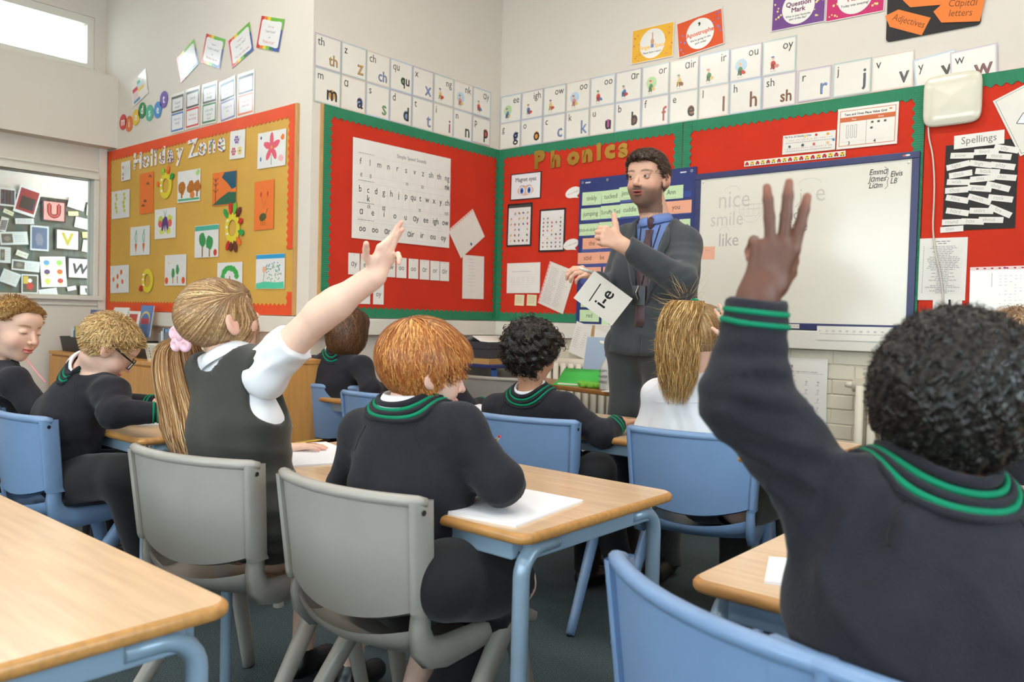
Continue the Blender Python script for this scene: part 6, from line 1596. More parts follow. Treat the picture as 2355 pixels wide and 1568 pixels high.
# ---- girl with raised arm
J = sit(1.87, -3.06, 10, .05)
J['neck'] = at(528, 832, 2.2); J['chest'] = at(545, 985, 2.19); J['pelvis'] = at(568, 1180, 2.18)
J['shR'] = at(612, 848, 2.12); J['shL'] = at(432, 868, 2.32); J['elR'] = at(740, 722, 2.04); J['wrR'] = at(862, 634, 1.98)
J['elL'] = at(470, 1010, 2.42); J['wrL'] = at(648, 1032, 2.46); J['rn'] = .045
Hd = Head(at(508, 735, 2.2), V(.06, .93, .34), V(0, -.25, 1), .218)
rootG = person('girl in a grey pinafore with ponytail raising her right arm', J['pelvis'])
B = SDF(); torso(B, J, 0.0); arm(B, J['shL'], J['elL'], J['wrL'], 0, .95); arm(B, J['shR'], J['elR'], J['wrR'], .005, 1.0)
B.add(el(mix(J['elR'], J['wrR'], .28), .036), .03)
leg_(B, J['hipL'], J['knL'], J['anL'], 0); leg_(B, J['hipR'], J['knR'], J['anR'], 0); Hd.add_to(B, J['neck'], .043)
hu = view(.28, .12, 1.0)
hp1 = (J['wrR'] + view(.1, 0, .08) * .01, nrm(at(893, 560, 1.97) - J['wrR']), view(-.55, -.8, .25), 1, .80, [(.15, .1), (.35, .25), (1.0, .8), (1.2, .9)], (.62, .18, -.02, -.12), (.8, .1, .5))
hp1 = (J['wrR'], nrm(at(897, 570, 1.96) - J['wrR']), view(-.45, .85, .25), 1, .80, [(-.05, .12), (.05, .1), (.15, .2), (.9, .8)], (-.42, .02, .16, .2), (.9, .0, .6))
hp2 = (J['wrL'], nrm(at(735, 1022, 2.50) - J['wrL']), V(0, -.25, 1), -1, .74, [(.35, .55), (.15, .2), (.12, .15), (.1, .15)], (.02, .03, -.10, -.24), (.75, .3, .4))
fine = [(Hd.c - .62 * Hd.s, Hd.c + .62 * Hd.s, .0042)]; tips = []
for hd in (hp1, hp2):
    tp = hand_prims(B, *hd); tips += tp; lo, hi = bbox([hd[0] - nrm(hd[1]) * .03] + [t[0] for t in tp] + [hd[0] + nrm(hd[1]) * .07], .03); fine.append((lo, hi, .0026))
lo, hi = bbox([J[k] for k in ('pelvis', 'neck', 'shL', 'shR', 'elL', 'elR', 'wrL', 'wrR', 'knL', 'knR', 'anL', 'anR')] + [x for f_ in fine for x in f_[:2]], .1); lo[2] = max(.02, lo[2])
fine.append((*bbox([J['shR'], J['elR'], J['wrR']], .06), .006))
v, f = surf_multi(B, (lo, hi, .012), fine); c = Hd.colour(v, (238, 196, 174))
for tpn, _ in tips:
    wgt = (np.exp(-(((v - tpn) ** 2).sum(1)) / .013 ** 2) * .45)[:, None]; c = c * (1 - wgt) + np.array(lin((228, 150, 132))) * wgt
mesh('body', v, f, 'skin', rootG, smooth=True, col=c)
# white short-sleeved shirt
S = SDF(); torso(S, J, .008, .05); S.add(rc(J['shL'], mix(J['shL'], J['elL'], .6), .052, .055), .03)
dr = nrm(J['elR'] - J['shR']); SL = SDF(); SL.add(el(J['shR'] - V(0, 0, .02), .058), .02); SL.add(rc(J['shR'] - dr * .02, mix(J['shR'], J['elR'], .62), .054, .059), .03); SL.cut(plane(mix(J['shR'], J['elR'], .52), dr), .004); SL.warp(crumple(.002, 40, 3)); SL.warp(fold(mix(J['shR'], J['elR'], .25), V(.5, 0, -.8), .04, .005, .07))
ax = nrm(Hd.L(0, -.1, -.3) - J['neck']); S.sub(rc(J['neck'], J['neck'] + ax * .2, .052, .06), .01); S.cut(plane(J['chest'] - V(0, 0, .1), (0, 0, -1)), .01)
S.warp(crumple(.0022, 34, 3)); S.warp(fold(mix(J['shR'], J['elR'], .2), V(.5, 0, -.8), .045, .004, .08))
v, f = surf(S, *bbox([J['chest'], J['neck'], J['shL'], J['elL'], J['shR'], J['elR']], .1), .006); v2, f2 = surf(SL, *bbox([J['shR'], J['elR']], .1), .005); f = np.concatenate([f, f2 + len(v)]); v = np.concatenate([v, v2]); mesh('shirt', v, f, 'shirt_white', rootG, smooth=True)
collar_white(rootG, J['neck'] + ax * .01, ax, V(0, 1, 0), .058, .03)
# pinafore: bodice with armholes, flaring skirt over the seat
S = SDF(); torso(S, J, .016, .06)
for s_, sh in ((1, J['shR']), (-1, J['shL'])):
    out = nrm(sh - J['neck']); S.sub(el(sh + out * .035 - V(0, 0, .045), V(.062, .075, .10)), .012)
S.add(rc(J['pelvis'] - J['r'] * .06, J['pelvis'] + J['r'] * .06, .122, .122), .05); S.add(rc(mix(J['hipL'], J['hipR'], .2), mix(J['knL'], J['knR'], .2) - V(0, 0, .01), .11, .10), .05); S.add(rc(mix(J['hipL'], J['hipR'], .8), mix(J['knL'], J['knR'], .8) - V(0, 0, .01), .11, .10), .05)
S.sub(rc(J['neck'], J['neck'] + ax * .2, .072, .1), .015); S.cut(plane(J['pelvis'] + V(0, 0, -.105), (0, 0, -1)), .01)
S.warp(crumple(.003, 20, 9)); S.warp(fold(at(600, 1100, 2.1), V(.1, .1, 1), .07, .006, .14)); S.warp(fold(at(640, 1240, 2.1), V(.6, 0, .6), .05, .007, .1))
v, f = surf(S, *bbox([J['chest'], J['neck'], J['shL'], J['shR'], J['pelvis'], J['knL'], J['knR']], .16), .0075); mesh('pinafore', v, f, 'pinafore', rootG, smooth=True)
for a_ in ('anL', 'anR'): shoe(rootG, J[a_], J[a_] + J['f'])
# hair pulled back into a low ponytail, with bobble flower
tail0 = at(425, 775, 2.27)
def girlhair(H, root):
    def comb(H, P): return nrm_rows(tail0 - P)
    line = ([-.6, -.3, -.16, -.06, .02, .1, .2, .3, .5], [-.42, -.4, -.36, -.16, .04, .05, .12, .24, .28])
    o, C = scalp_hair(H, root, (150, 114, 78), .035, line, 5200, .8, 8, comb, .006, .0009, (206, 170, 124), .3, messy=.05, stop=tail0)
    # ponytail: bundle of long strands falling behind the back
    n = 1500; K = 16; t = np.linspace(0, 1, K)
    ctl = np.array([tail0, at(408, 800, 2.27), at(422, 870, 2.25), at(444, 945, 2.22), at(456, 1010, 2.2), at(462, 1060, 2.18)])
    def spline(ctl, t):
        x = t * (len(ctl) - 1); i = np.minimum(x.astype(int), len(ctl) - 2); u = (x - i)[:, None]
        g = lambda k: ctl[np.clip(i + k, 0, len(ctl) - 1)]
        return .5 * (2 * g(0) + (g(1) - g(-1)) * u + (2 * g(-1) - 5 * g(0) + 4 * g(1) - g(2)) * u ** 2 + (3 * g(0) - g(-1) - 3 * g(1) + g(2)) * u ** 3)
    cen = spline(ctl, t); sp = np.interp(t, [0, .12, .35, .7, 1], [.018, .04, .062, .072, .05])
    a = RNG.normal(0, 1, (n, 2)); a /= np.maximum(1, np.linalg.norm(a, axis=1, keepdims=True) / 1.25)
    end = RNG.uniform(.72, 1.0, n)
    P = np.empty((n, K, 3)); wv = RNG.uniform(0, 6.28, n); amp = RNG.uniform(.0, .012, n)
    for k in range(K):
        tt = t[k] * end; ck = np.stack([np.interp(tt, t, cen[:, j]) for j in range(3)], 1); s_ = np.interp(tt, t, sp)
        P[:, k] = ck + (RT2 * a[:, :1] + nrm(FW2 + ZU * .2) * a[:, 1:] * .75) * s_[:, None] + RT2 * (amp * np.sin(wv + tt * 9) * tt)[:, None]
    ribbons(P, RNG.uniform(.0012, .0026, n), hair_colours(n, (152, 112, 74), .22, (208, 172, 126), .35), o, 'ponytail')
    # loose curls springing off to the right
    m = 60; Q = np.empty((m, K, 3)); b0 = [at(430, 880, 2.24), at(440, 940, 2.22), at(452, 1000, 2.2)]
    for i in range(m):
        s0 = b0[i % 3]; L = (75, 70, 62)[i % 3]; j = RNG.normal(0, .006, 3)
        for k in range(K):
            u = t[k]; q_ = RT2 * (L / 1858 * 2.2 * math.sin(u * 2.2)) - ZU * (.045 * u - .05 * max(0, u - .55) * (2 if i % 3 == 1 else 1)) - FW2 * .03 * u
            Q[i, k] = s0 + q_ + j * (1 - .4 * u)
    ribbons(Q, RNG.uniform(.001, .002, m), hair_colours(m, (168, 126, 84), .15, (206, 168, 120), .4), o, 'loose_curls')
girlhair(Hd, rootG)
bob = empty('hair_bobble', tuple(at(421, 774, 2.16))); tag(bob, 'pink satin flower bobble on the girl\'s ponytail', 'hair bobble')
M('satin_pink', (240, 192, 206), 0.4, sheen=.3, noise=(40, .04))
nb_ = nrm(-FW2 * .8 - RT2 * .35 + ZU * .1); xb = nrm(np.cross(V(0, 0, 1), nb_)); yb_ = np.cross(nb_, xb)
for i in range(6):
    a = 2 * math.pi * i / 5 + .3; S = SDF(); c = (xb * math.cos(a) + yb_ * math.sin(a)) * .026 if i < 5 else V(0, 0, 0); Rm = np.stack([xb, yb_, nb_], 1)
    S.add(el(c + nb_ * (.004 if i < 5 else .009), V(.0205, .0205, .011) if i < 5 else V(.015, .015, .01), Rm), .003)
    if i < 5: S.sub(el(c * 1.25 + nb_ * .016, V(.011, .011, .007), Rm), .004)
    v, f = surf(S, c - .032, c + .032, .002); mesh('petal' if i < 5 else 'flower_centre', v, f, 'satin_pink', bob, smooth=True)
reloc(rootG)
pencil_g = (at(655, 1025, 2.475), at(742, 1010, 2.50))

# ---- near boy with raised hand
J = sit(3.66, -3.19, 4, .04)
J['neck'] = at(2135, 1130, .975); J['nax'] = nrm(UP + RIGHT * .26); J['ch'] = .0055; J['chest'] = at(2115, 1400, .96); J['pelvis'] = V(3.66, -3.22, .525)
J['shL'] = at(1925, 1165, .965); J['shR'] = at(2375, 1250, 1.0); J['elL'] = at(1712, 915, .955); J['wrL'] = at(1742, 686, .945)
J['elR'] = at(2480, 1480, .98); J['wrR'] = at(2400, 1420, 1.1); J['rn'] = .046; J['neck_r'] = .049
Hd = Head(at(2196, 950, .985), V(-.10, .98, -.04), V(.06, 0, 1), .222)
def afro(H, root):
    line = ([-.6, -.3, -.16, -.08, .0, .06, .13, .2, .3, .5], [-.33, -.34, -.30, -.10, .05, .0, .04, .15, .27, .30])
    S = SDF(); H.skull(S); C = SDF(); C.add(lambda P: S(P) - .072 * H.s, .001); C.cut(lambda P: (np.interp(H.q(P)[:, 1], line[0], line[1]) - H.q(P)[:, 2]) * H.s, .012)
    C.warp(crumple(.0030, 230, 21)); C.warp(crumple(.0022, 420, 22))
    v, f = surf(C, H.c - .75 * H.s, H.c + .75 * H.s, .0032); o = mesh('hair', v, f, 'hair', root, smooth=True, col=np.tile(np.array(lin((36, 31, 28))), (len(v), 1)))
    n = 9000; idx = RNG.integers(0, len(v), n); d, g = C.grad(v[idx]); P = v[idx]; K = 5; Q = np.empty((n, K, 3)); tw = nrm_rows(np.cross(g, RNG.normal(size=(n, 3))))
    for k in range(K): u = k / (K - 1); Q[:, k] = P + g * (.0055 * u - .001) + tw * (.003 * np.sin(u * 4.0))[None] + np.cross(g, tw) * (.0022 * (1 - math.cos(u * 4)))
    ribbons(Q, .00055, hair_colours(n, (40, 34, 31), .3), o, 'tight_curls')
hL = (J['wrL'], nrm(at(1785, 560, .94) - J['wrL']), view(.05, -1.0, .15), 1, .74, [(.05, .04), (.02, .04), (.06, .08), (1.25, 1.3)], (-.06, -.22, -.36, -.1), (.45, .2, 1.3))
seated_kid('boy with short black hair in the right foreground raising his left hand', J, Hd, (104, 66, 52), afro, hands=[hL], col_kw=dict(lips=(130, 76, 66), cheek=(112, 66, 52)),
           folds=[(at(1745, 905, .92), V(.2, 0, 1), .03, .005, .05), (at(1800, 1000, .92), V(.5, 0, .85), .036, .006, .07), (at(1905, 1110, .92), V(.8, 0, -.45), .045, .009, .07), (at(1960, 1200, .92), V(.9, 0, -.2), .06, .007, .08), (at(1990, 1380, .92), V(.7, 0, .6), .10, .008, .16)])

# ---- boy with glasses
J = sit(.76, -3.07, -10, .10)
J['neck'] = at(205, 848, 2.86); J['chest'] = at(160, 960, 2.86); J['pelvis'] = at(150, 1085, 2.9); J['shR'] = at(255, 905, 2.73); J['shL'] = at(185, 885, 2.98)
J['elR'] = at(262, 950, 2.66); J['wrR'] = at(375, 948, 2.72); J['elL'] = at(270, 930, 3.0); J['wrL'] = at(360, 930, 2.95); J['hem'] = -.045
J['hipR'] = at(165, 1100, 2.82); J['knR'] = at(285, 1095, 2.70); J['hipL'] = at(150, 1090, 2.96); J['knL'] = at(285, 1080, 2.92); J['anR'] = V(1.0, -2.9, .09); J['anL'] = V(.85, -2.8, .09); J['plat'] = nrm(J['hipR'] - J['hipL']); J['toe'] = view(1, .3)
Hd = Head(at(252, 800, 2.82), view(.62, .42, -.62), view(.6, .3, .75), .208)
def crop(rgb, light, messy=.45, n=4200, thick=.05, line=SHORT, ln=.22):
    def fn(H, root):
        scalp_hair(H, root, rgb, thick, line, n, ln, 4, None, .03, .0011, light, .35, messy=messy, ears=True)
    return fn
blondl = ([-.6, -.3, -.16, -.08, .0, .06, .13, .2, .3, .5], [-.20, -.22, -.18, -.02, .13, .10, .10, .2, .31, .34])
rootD, J = seated_kid('blond boy with black glasses leaning over the left table', J, Hd, (234, 190, 168), crop((190, 152, 98), (226, 194, 140), .6, line=blondl, ln=.15, n=5200), folds=[(at(250, 920, 2.7), V(.5, 0, -.8), .05, .004, .08), (at(150, 1040, 2.8), V(.2, 0, 1), .07, .005, .14)], col_kw=dict(brow=(190, 150, 110)))
# the waistband showing above his trousers
S = SDF(); dn = nrm(J['pelvis'] - J['chest']); S.add(rc(J['pelvis'] - J['plat'] * .055 + dn * .02, J['pelvis'] + J['plat'] * .055 + dn * .02, .106, .106), .04); S.cut(plane(J['pelvis'] + dn * .02, dn), .004); S.cut(plane(J['pelvis'] - dn * .078, -dn), .004); S.cut(plane(J['pelvis'] - view(.5, 0) * .0, view(1, .2)), .01)
v, f = surf(S, J['pelvis'] - .16, J['pelvis'] + .16, .0055); q = (v - J['pelvis']) @ dn; cc = np.where((q < -.058)[:, None], np.array(lin((28, 30, 52))), np.array(lin((206, 204, 206)))); cc = np.where(((q > -.055) & (q < -.048))[:, None], np.array(lin((150, 50, 60))), cc)
wbm = M('waistband', None, .8, vcol=True); wbo = mesh('waistband', v, f, 'waistband', rootD, smooth=True, col=cc)
# glasses (a thing of their own, worn on the face)
gl = empty('glasses', tuple(Hd.L(0, .4, .03))); tag(gl, 'black framed glasses worn by the blond boy', 'glasses')
def rel(p): return np.asarray(p) - Hd.L(0, .4, .03)
for x in (-1, 1):
    pts = [rel(Hd.L(x * (.165 + .125 * np.sign(math.cos(t)) * abs(math.cos(t)) ** .6), .43 - .05 * abs(.165 + .125 * math.cos(t)), .0 + .095 * np.sign(math.sin(t)) * abs(math.sin(t)) ** .6)) for t in np.linspace(0, 2 * math.pi, 28, endpoint=False)]
    MB().tube(pts, .0021, 6, True).build('rim', 'black_plastic', gl, smooth=True)
    MB().add(pts, [tuple(range(28))]).build('lens', 'glass', gl)
    MB().tube([rel(Hd.L(x * .29, .40, .04)), rel(Hd.L(x * .385, .32, .05)), rel(Hd.L(x * .40, .1, .06)), rel(Hd.L(x * .395, -.06, .08)), rel(Hd.L(x * .37, -.16, .02))], .0024, 6, flat=(1, 1.5)).build('temple_arm', 'black_plastic', gl, smooth=True)
MB().tube([rel(Hd.L(-.045, .43, .03)), rel(Hd.L(0, .455, .045)), rel(Hd.L(.045, .43, .03))], .0018, 6).build('bridge', 'black_plastic', gl, smooth=True)

# ---- blond boy at the left edge
J = sit(.12, -3.05, -14, .05)
J['neck'] = at(-12, 838, 3.18); J['chest'] = at(-5, 945, 3.18); J['pelvis'] = at(0, 1070, 3.2); J['shR'] = at(32, 880, 3.0); J['shL'] = at(-35, 868, 3.32); J['elR'] = at(85, 945, 2.98); J['wrR'] = at(160, 945, 3.1); J['elL'] = at(40, 930, 3.35); J['wrL'] = at(120, 930, 3.3); J['plat'] = nrm(J['shR'] - J['shL'])
Hd = Head(at(32, 757, 3.14), view(.9, -.22, -.22), view(.2, .05, 1), .232)
rootE, J = seated_kid('blond boy in profile at the left edge looking down', J, Hd, (236, 192, 168), crop((172, 130, 74), (220, 178, 112), .3, 4200, .045, ([-.6, -.3, -.16, -.08, .0, .06, .13, .2, .3, .5], [-.16, -.16, -.13, .0, .15, .14, .18, .27, .36, .38]), .11), col_kw=dict(brow=(170, 120, 80), lips=(204, 96, 92)), face_fine=.0034)

# ---- child with wavy brown hair near the corner
J = sit(.42, -1.58, -4, .03)
J['neck'] = at(778, 815, 4.22); J['chest'] = at(775, 880, 4.22); J['shL'] = at(722, 842, 4.33); J['shR'] = at(832, 842, 4.1); J['elL'] = at(700, 895, 4.4); J['elR'] = at(852, 895, 4.0)
Hd = Head(at(802, 758, 4.2), V(.12, .98, -.05), V(0, 0, 1), .215)
def bobhair(H, root):
    def comb(H, P): return nrm_rows(nrm_rows(P - H.L(0, -.1, .5)) * .5 + (H.R[:, 2] * -1.0)[None])
    ex = [(el(H.L(0, -.2, -.15), V(.40, .33, .5) * H.s, H.R), .03), (el(H.L(.25, .0, -.15), V(.16, .25, .45) * H.s, H.R), .03), (el(H.L(-.25, .0, -.15), V(.16, .25, .45) * H.s, H.R), .03)]
    line = ([-.6, -.3, -.16, .05, .15, .25, .32, .5], [-.56, -.56, -.56, -.52, -.4, .1, .26, .30])
    scalp_hair(H, root, (82, 54, 34), .06, line, 3400, .75, 8, comb, .02, .0016, (128, 88, 58), .25, messy=.5, lump=.003, extra=ex)
seated_kid('child with wavy brown hair in a dark jumper by the corner', J, Hd, SKIN, bobhair)
# ---- child hidden behind the ginger boy
J = sit(.97, -1.6, 0, .04)
Hd = Head(J['neck'] + V(.0, .03, .125), V(.1, .98, -.2), V(0, 0, 1), .205)
seated_kid('child in a dark jumper almost hidden behind the ginger boy', J, Hd, SKIN, crop((90, 64, 44), (120, 88, 60), .3, 1800))

# ---- curly-haired boy
J = sit(1.93, -1.76, -6, .07)
J['neck'] = at(1222, 905, 3.14); J['chest'] = at(1224, 1000, 3.2); J['pelvis'] = V(1.87, -1.72, .525); J['shL'] = at(1142, 940, 3.26); J['shR'] = at(1300, 938, 3.05); J['elR'] = at(1385, 1000, 3.0); J['wrR'] = at(1425, 972, 3.05)
J['elL'] = at(1130, 1000, 3.3); J['wrL'] = at(1240, 940, 3.33); J['knR'] = at(1372, 1085, 3.0)
Hd = Head(at(1226, 816, 3.12), V(.10, .98, -.06), V(.04, 0, 1), .205)
def curls(H, root):
    S = SDF(); H.skull(S); C = SDF(); C.add(lambda P: S(P) - .15 * H.s, .001); C.add(H.e(0, -.1, .25, (.46, .5, .42)), .02)
    line = ([-.6, -.3, -.16, -.06, .0, .08, .15, .25, .5], [-.38, -.42, -.42, -.2, -.1, -.1, -.02, .2, .25]); C.cut(lambda P: (np.interp(H.q(P)[:, 1], line[0], line[1]) - H.q(P)[:, 2]) * H.s, .02)
    C.warp(lambda P: .0045 * (np.sin(P @ V(130, 60, 100)) + np.sin(P @ V(-80, 120, 70) + 1) + np.sin(P @ V(50, -90, 130) + 2)))
    v, f = surf(C, H.c - .95 * H.s, H.c + .95 * H.s, .006); o = mesh('hair', v, f, 'hair', root, smooth=True, col=np.tile(np.array(lin((30, 24, 20))), (len(v), 1)))
    n = 2300; idx = RNG.integers(0, len(v), n); d, g = C.grad(v[idx]); P = v[idx]; K = 14; Q = np.empty((n, K, 3)); a1 = nrm_rows(np.cross(g, RNG.normal(size=(n, 3)))); a2 = nrm_rows(np.cross(g, a1)); R_ = RNG.uniform(.005, .011, n)[:, None]; ln = RNG.uniform(.3, 1.0, n)[:, None]; ph = RNG.uniform(0, 6.28, n)[:, None]
    for k in range(K): u = k / (K - 1); th = u * 7.5 + ph; Q[:, k] = P - g * .004 + (g * .55 + a2 * .45) * ((np.cos(th) - np.cos(ph)) * -R_ + R_ * .9) * ln + a1 * np.sin(th) * R_ + a2 * (u * .016)
    ribbons(Q, .0013, hair_colours(n, (34, 27, 22), .3, (74, 58, 46), .2), o, 'ringlets')
hR = (J['wrR'], nrm(at(1475, 968, 3.08) - J['wrR']), V(-.2, -.1, 1), -1, .74, [(.25, .3), (.2, .25), (.25, .3), (.3, .3)], (.1, .02, -.06, -.16), (.7, .1, .5))
hL2 = (J['wrL'], nrm(Hd.L(.3, .35, -.45) - J['wrL']), V(.3, .6, .3), 1, .72, [(.7, .7)] * 4)
seated_kid('boy with black curly hair in a dark jumper leaning on his desk', J, Hd, (196, 146, 116), curls, hands=[hR, hL2], folds=[(at(1340, 985, 2.95), V(.5, 0, -.7), .05, .004, .08)])

# ---- girl in white shirt with high ponytail
J = sit(2.54, -1.63, -4, .06)
J['neck'] = at(1598, 872, 2.86); J['chest'] = at(1594, 985, 2.9); J['pelvis'] = V(2.5, -1.56, .525); J['shL'] = at(1512, 905, 2.97); J['shR'] = at(1690, 905, 2.74); J['elL'] = at(1492, 985, 3.02); J['wrL'] = at(1545, 960, 3.12)
J['elR'] = at(1735, 880, 2.66); J['wrR'] = at(1700, 782, 2.68)
Hd = Head(at(1622, 774, 2.84), V(.06, .98, .02), V(0, 0, 1), .212)
def ponyhair(H, root):
    top = H.L(-.02, -.30, .50)
    def comb(H, P): return nrm_rows(top - P)
    o, C = scalp_hair(H, root, (150, 116, 78), .035, ([-.6, -.3, -.16, -.06, .02, .1, .2, .3, .5], [-.36, -.36, -.3, -.14, .04, .05, .12, .24, .28]), 3200, .6, 7, comb, .006, .001, (200, 164, 112), .3, messy=.08, stop=top)
    n = 2600; K = 20; t = np.linspace(0, 1, K); ctl = np.array([top, H.L(-.05, -.50, .62), H.L(-.10, -.64, .25), H.L(-.12, -.64, -.25), H.L(-.14, -.6, -.7), H.L(-.18, -.58, -1.12)])
    cen = np.stack([np.interp(t * 5, np.arange(6), ctl[:, j]) for j in range(3)], 1); cen[1:-1] = (cen[:-2] + 2 * cen[1:-1] + cen[2:]) / 4
    sp = np.interp(t, [0, .1, .3, .55, .8, 1], [.012, .030, .046, .052, .046, .022]); a = RNG.normal(0, 1, (n, 2)); a /= np.maximum(1, np.linalg.norm(a, axis=1, keepdims=True) / 1.3)
    end = RNG.uniform(.62, 1.0, n); wv = RNG.uniform(0, 6.28, (n, 2)); fr = RNG.uniform(9, 17, (n, 1)); am = RNG.uniform(.003, .013, (n, 1)); P = np.empty((n, K, 3))
    for k in range(K):
        tt = t[k] * end; ck = np.stack([np.interp(tt, t, cen[:, j]) for j in range(3)], 1); s_ = np.interp(tt, t, sp); wob = am * np.sin(wv + fr * tt[:, None]) * np.minimum(1, tt * 4)[:, None]
        P[:, k] = ck + RT2 * (a[:, 0] * s_ + wob[:, 0])[:, None] + FW2 * (a[:, 1] * s_ * .6 + wob[:, 1] * .7)[:, None]
    ribbons(P, RNG.uniform(.0008, .0019, n), hair_colours(n, (170, 128, 76), .25, (222, 184, 124), .35), o, 'ponytail')
    m = 260; P = np.empty((m, 9, 3)); b = cen[RNG.integers(3, 16, m)]; d0 = nrm_rows(RT2 * RNG.normal(-.3, 1, (m, 1)) + ZU * RNG.normal(0, .5, (m, 1)) - FW2 * .2); cv = RNG.normal(0, .02, (m, 3))
    for k in range(9): u = k / 8; P[:, k] = b + d0 * (.03 + .055 * u) + cv * u * u
    ribbons(P, .0005, hair_colours(m, (206, 170, 112), .2), o, 'flyaway_hair')
    tie = MB().add(*tubevf(ring(H.L(-.03, -.35, .53), H.L(-.05, -.5, .62) - top, .02, .02, (1, 0, 0), 18), .005, 6, True)).build('hair_tie', 'jumper_trim', o, smooth=True)
hRr = (J['wrR'], nrm(at(1672, 725, 2.7) - J['wrR']), view(.2, 1, 0), 1, .72, [(.05, .05), (.1, .1), (.8, .8), (.9, .9)])
rootI, J = seated_kid('girl in a white shirt with a wavy blonde high ponytail', J, Hd, SKIN, ponyhair, hands=[hRr], clothes=None, collar=False, lower='pinafore')
S = SDF(); torso(S, J, .013, .06); arm(S, J['shL'], J['elL'], mix(J['elL'], J['wrL'], .95), .012); arm(S, J['shR'], J['elR'], mix(J['elR'], J['wrR'], .6), .012)
ax = nrm(Hd.L(0, -.1, -.3) - J['neck']); S.sub(rc(J['neck'], J['neck'] + ax * .2, .05, .06), .01); S.cut(plane(J['pelvis'] + V(0, 0, .02), (0, 0, -1)), .01); S.warp(crumple(.003, 30, 12)); S.warp(fold(at(1545, 985, 2.75), V(.8, 0, .4), .05, .005, .08))
v, f = surf(S, *bbox([J[k] for k in ('pelvis', 'neck', 'shL', 'shR', 'elL', 'elR', 'wrL', 'wrR')], .13), .007); so_ = mesh('shirt', v, f, 'shirt_white', rootI, smooth=True)
bk = V(0, -1, 0); band_on(S, np.array([mix(J['shL'], J['shR'], t) + V(0, -.1, -.03) for t in np.linspace(.05, .95, 24)]), .0012, 'shirt_white', so_, 'yoke_seam', lift=.001, closed=False)
collar_white(rootI, J['neck'] + ax * .008, ax, V(0, 1, 0), .056, .032); reloc(rootI)
clip = empty('hair_clip', tuple(Hd.L(.24, -.1, .43))); tag(clip, 'green gingham bow clip in the white-shirted girl\'s hair', 'hair clip')
for s_ in (-1, 1):
    S = SDF(); S.add(el(V(s_ * .013, 0, .003), V(.013, .008, .009)), .003); v, f = surf(S, V(-.035, -.02, -.015), V(.035, .02, .02), .0018); mesh('bow_loop', v, f, M('gingham', (120, 160, 146), .6, noise=(260, .5)), clip, smooth=True)
S = SDF(); S.add(el(V(0, -.002, .003), V(.005, .007, .006)), .002); v, f = surf(S, V(-.01, -.012, -.008), V(.01, .01, .012), .0015); mesh('bow_knot', v, f, 'jumper_trim', clip, smooth=True)

# ---- child at the right edge
J = sit(3.56, -1.84, 0, .04); J['neck'] = at(2345, 930, 2.12); J['chest'] = at(2345, 1070, 2.12); r_ = J['r']; J['shL'] = J['neck'] - r_ * .115 - V(0, 0, .045); J['shR'] = J['neck'] + r_ * .115 - V(0, 0, .045)
Hd = Head(at(2338, 812, 2.1), V(-.05, .98, -.1), V(0, 0, 1), .215)
seated_kid('child with light brown hair at the right edge behind the near boy', J, Hd, SKIN, crop((150, 116, 84), (180, 146, 108), .3, 2600))
for o_ in [x for x in bpy.data.objects if x.name.startswith('person') and x.get('category') == 'person']:
    reloc(o_)

# ================================================================== TEACHER
D0 = 3.6
TJ = dict(neck=at(1512, 522, 3.66), chest=at(1508, 620, 3.66), pelvis=at(1497, 800, 3.66), shL=at(1572, 562, 3.56), shR=at(1446, 556, 3.80), elL=at(1566, 648, 3.34), wrL=at(1432, 563, 3.24), elR=at(1412, 668, 3.86), wrR=at(1372, 648, 3.62), w=1.32)
TJ['plat'] = nrm(TJ['shR'] - TJ['shL']); tf = view(-.5, -.85); TJ['w'] = 1.3
TJ['hipL'] = TJ['pelvis'] - TJ['plat'] * .1; TJ['hipR'] = TJ['pelvis'] + TJ['plat'] * .1
gx = TJ['pelvis']; TJ['knL'] = V(gx[0] + .08, gx[1] - .02, .52); TJ['knR'] = V(gx[0] - .12, gx[1] + .02, .52); TJ['anL'] = V(gx[0] + .09, gx[1] + .03, .09); TJ['anR'] = V(gx[0] - .16, gx[1] + .06, .09)
rootT = person('bearded man in a grey suit giving a thumbs up', TJ['pelvis'])
Hd = Head(at(1488, 414, 3.6), view(-.56, -.80, -.05), V(.02, 0, 1), .238, adult=True)
B = SDF(); torso(B, TJ, 0.0); arm(B, TJ['shL'], TJ['elL'], TJ['wrL'], 0, 1.25); arm(B, TJ['shR'], TJ['elR'], TJ['wrR'], 0, 1.25)
for s_ in 'LR': B.add(rc(TJ['hip' + s_], TJ['kn' + s_], .095, .065), .04); B.add(rc(TJ['kn' + s_], TJ['an' + s_], .062, .045), .03)
Hd.add_to(B, TJ['neck'], .062, mouth_open=True, lids=False)
th_up = ZU * 1.0 + RT2 * -.12
hdL = (TJ['wrL'], view(-.75, .1, .25), view(-.25, -.95, .1), 1, 1.0, [(1.25, 1.35)] * 4, (.02, .0, -.02, -.04), (.9, .0, .0))
tips = hand_prims(B, TJ['wrL'], view(-.72, -.2, .30), view(-.3, -.9, .2), 1, 1.05, [(1.3, 1.3), (1.35, 1.35), (1.35, 1.35), (1.4, 1.35)], (.02, .0, -.02, -.04), None)
tb = TJ['wrL'] + view(-.6, -.2, .7) * .045
B.add(rc(tb, tb + ZU * .05 + RT2 * -.004, .017, .013), .012); B.add(rc(tb + ZU * .045 + RT2 * -.004, tb + ZU * .085 + RT2 * -.012, .0125, .010), .004)
dR = view(-.55, -.35, .35); hpr = (TJ['wrR'], dR, view(-.4, -.6, .75), 1, 1.0, [(.75, .65), (.8, .7), (.8, .75), (.85, .75)], (.1, .02, -.06, -.14), (.7, .3, .9))
tips2 = hand_prims(B, *hpr)
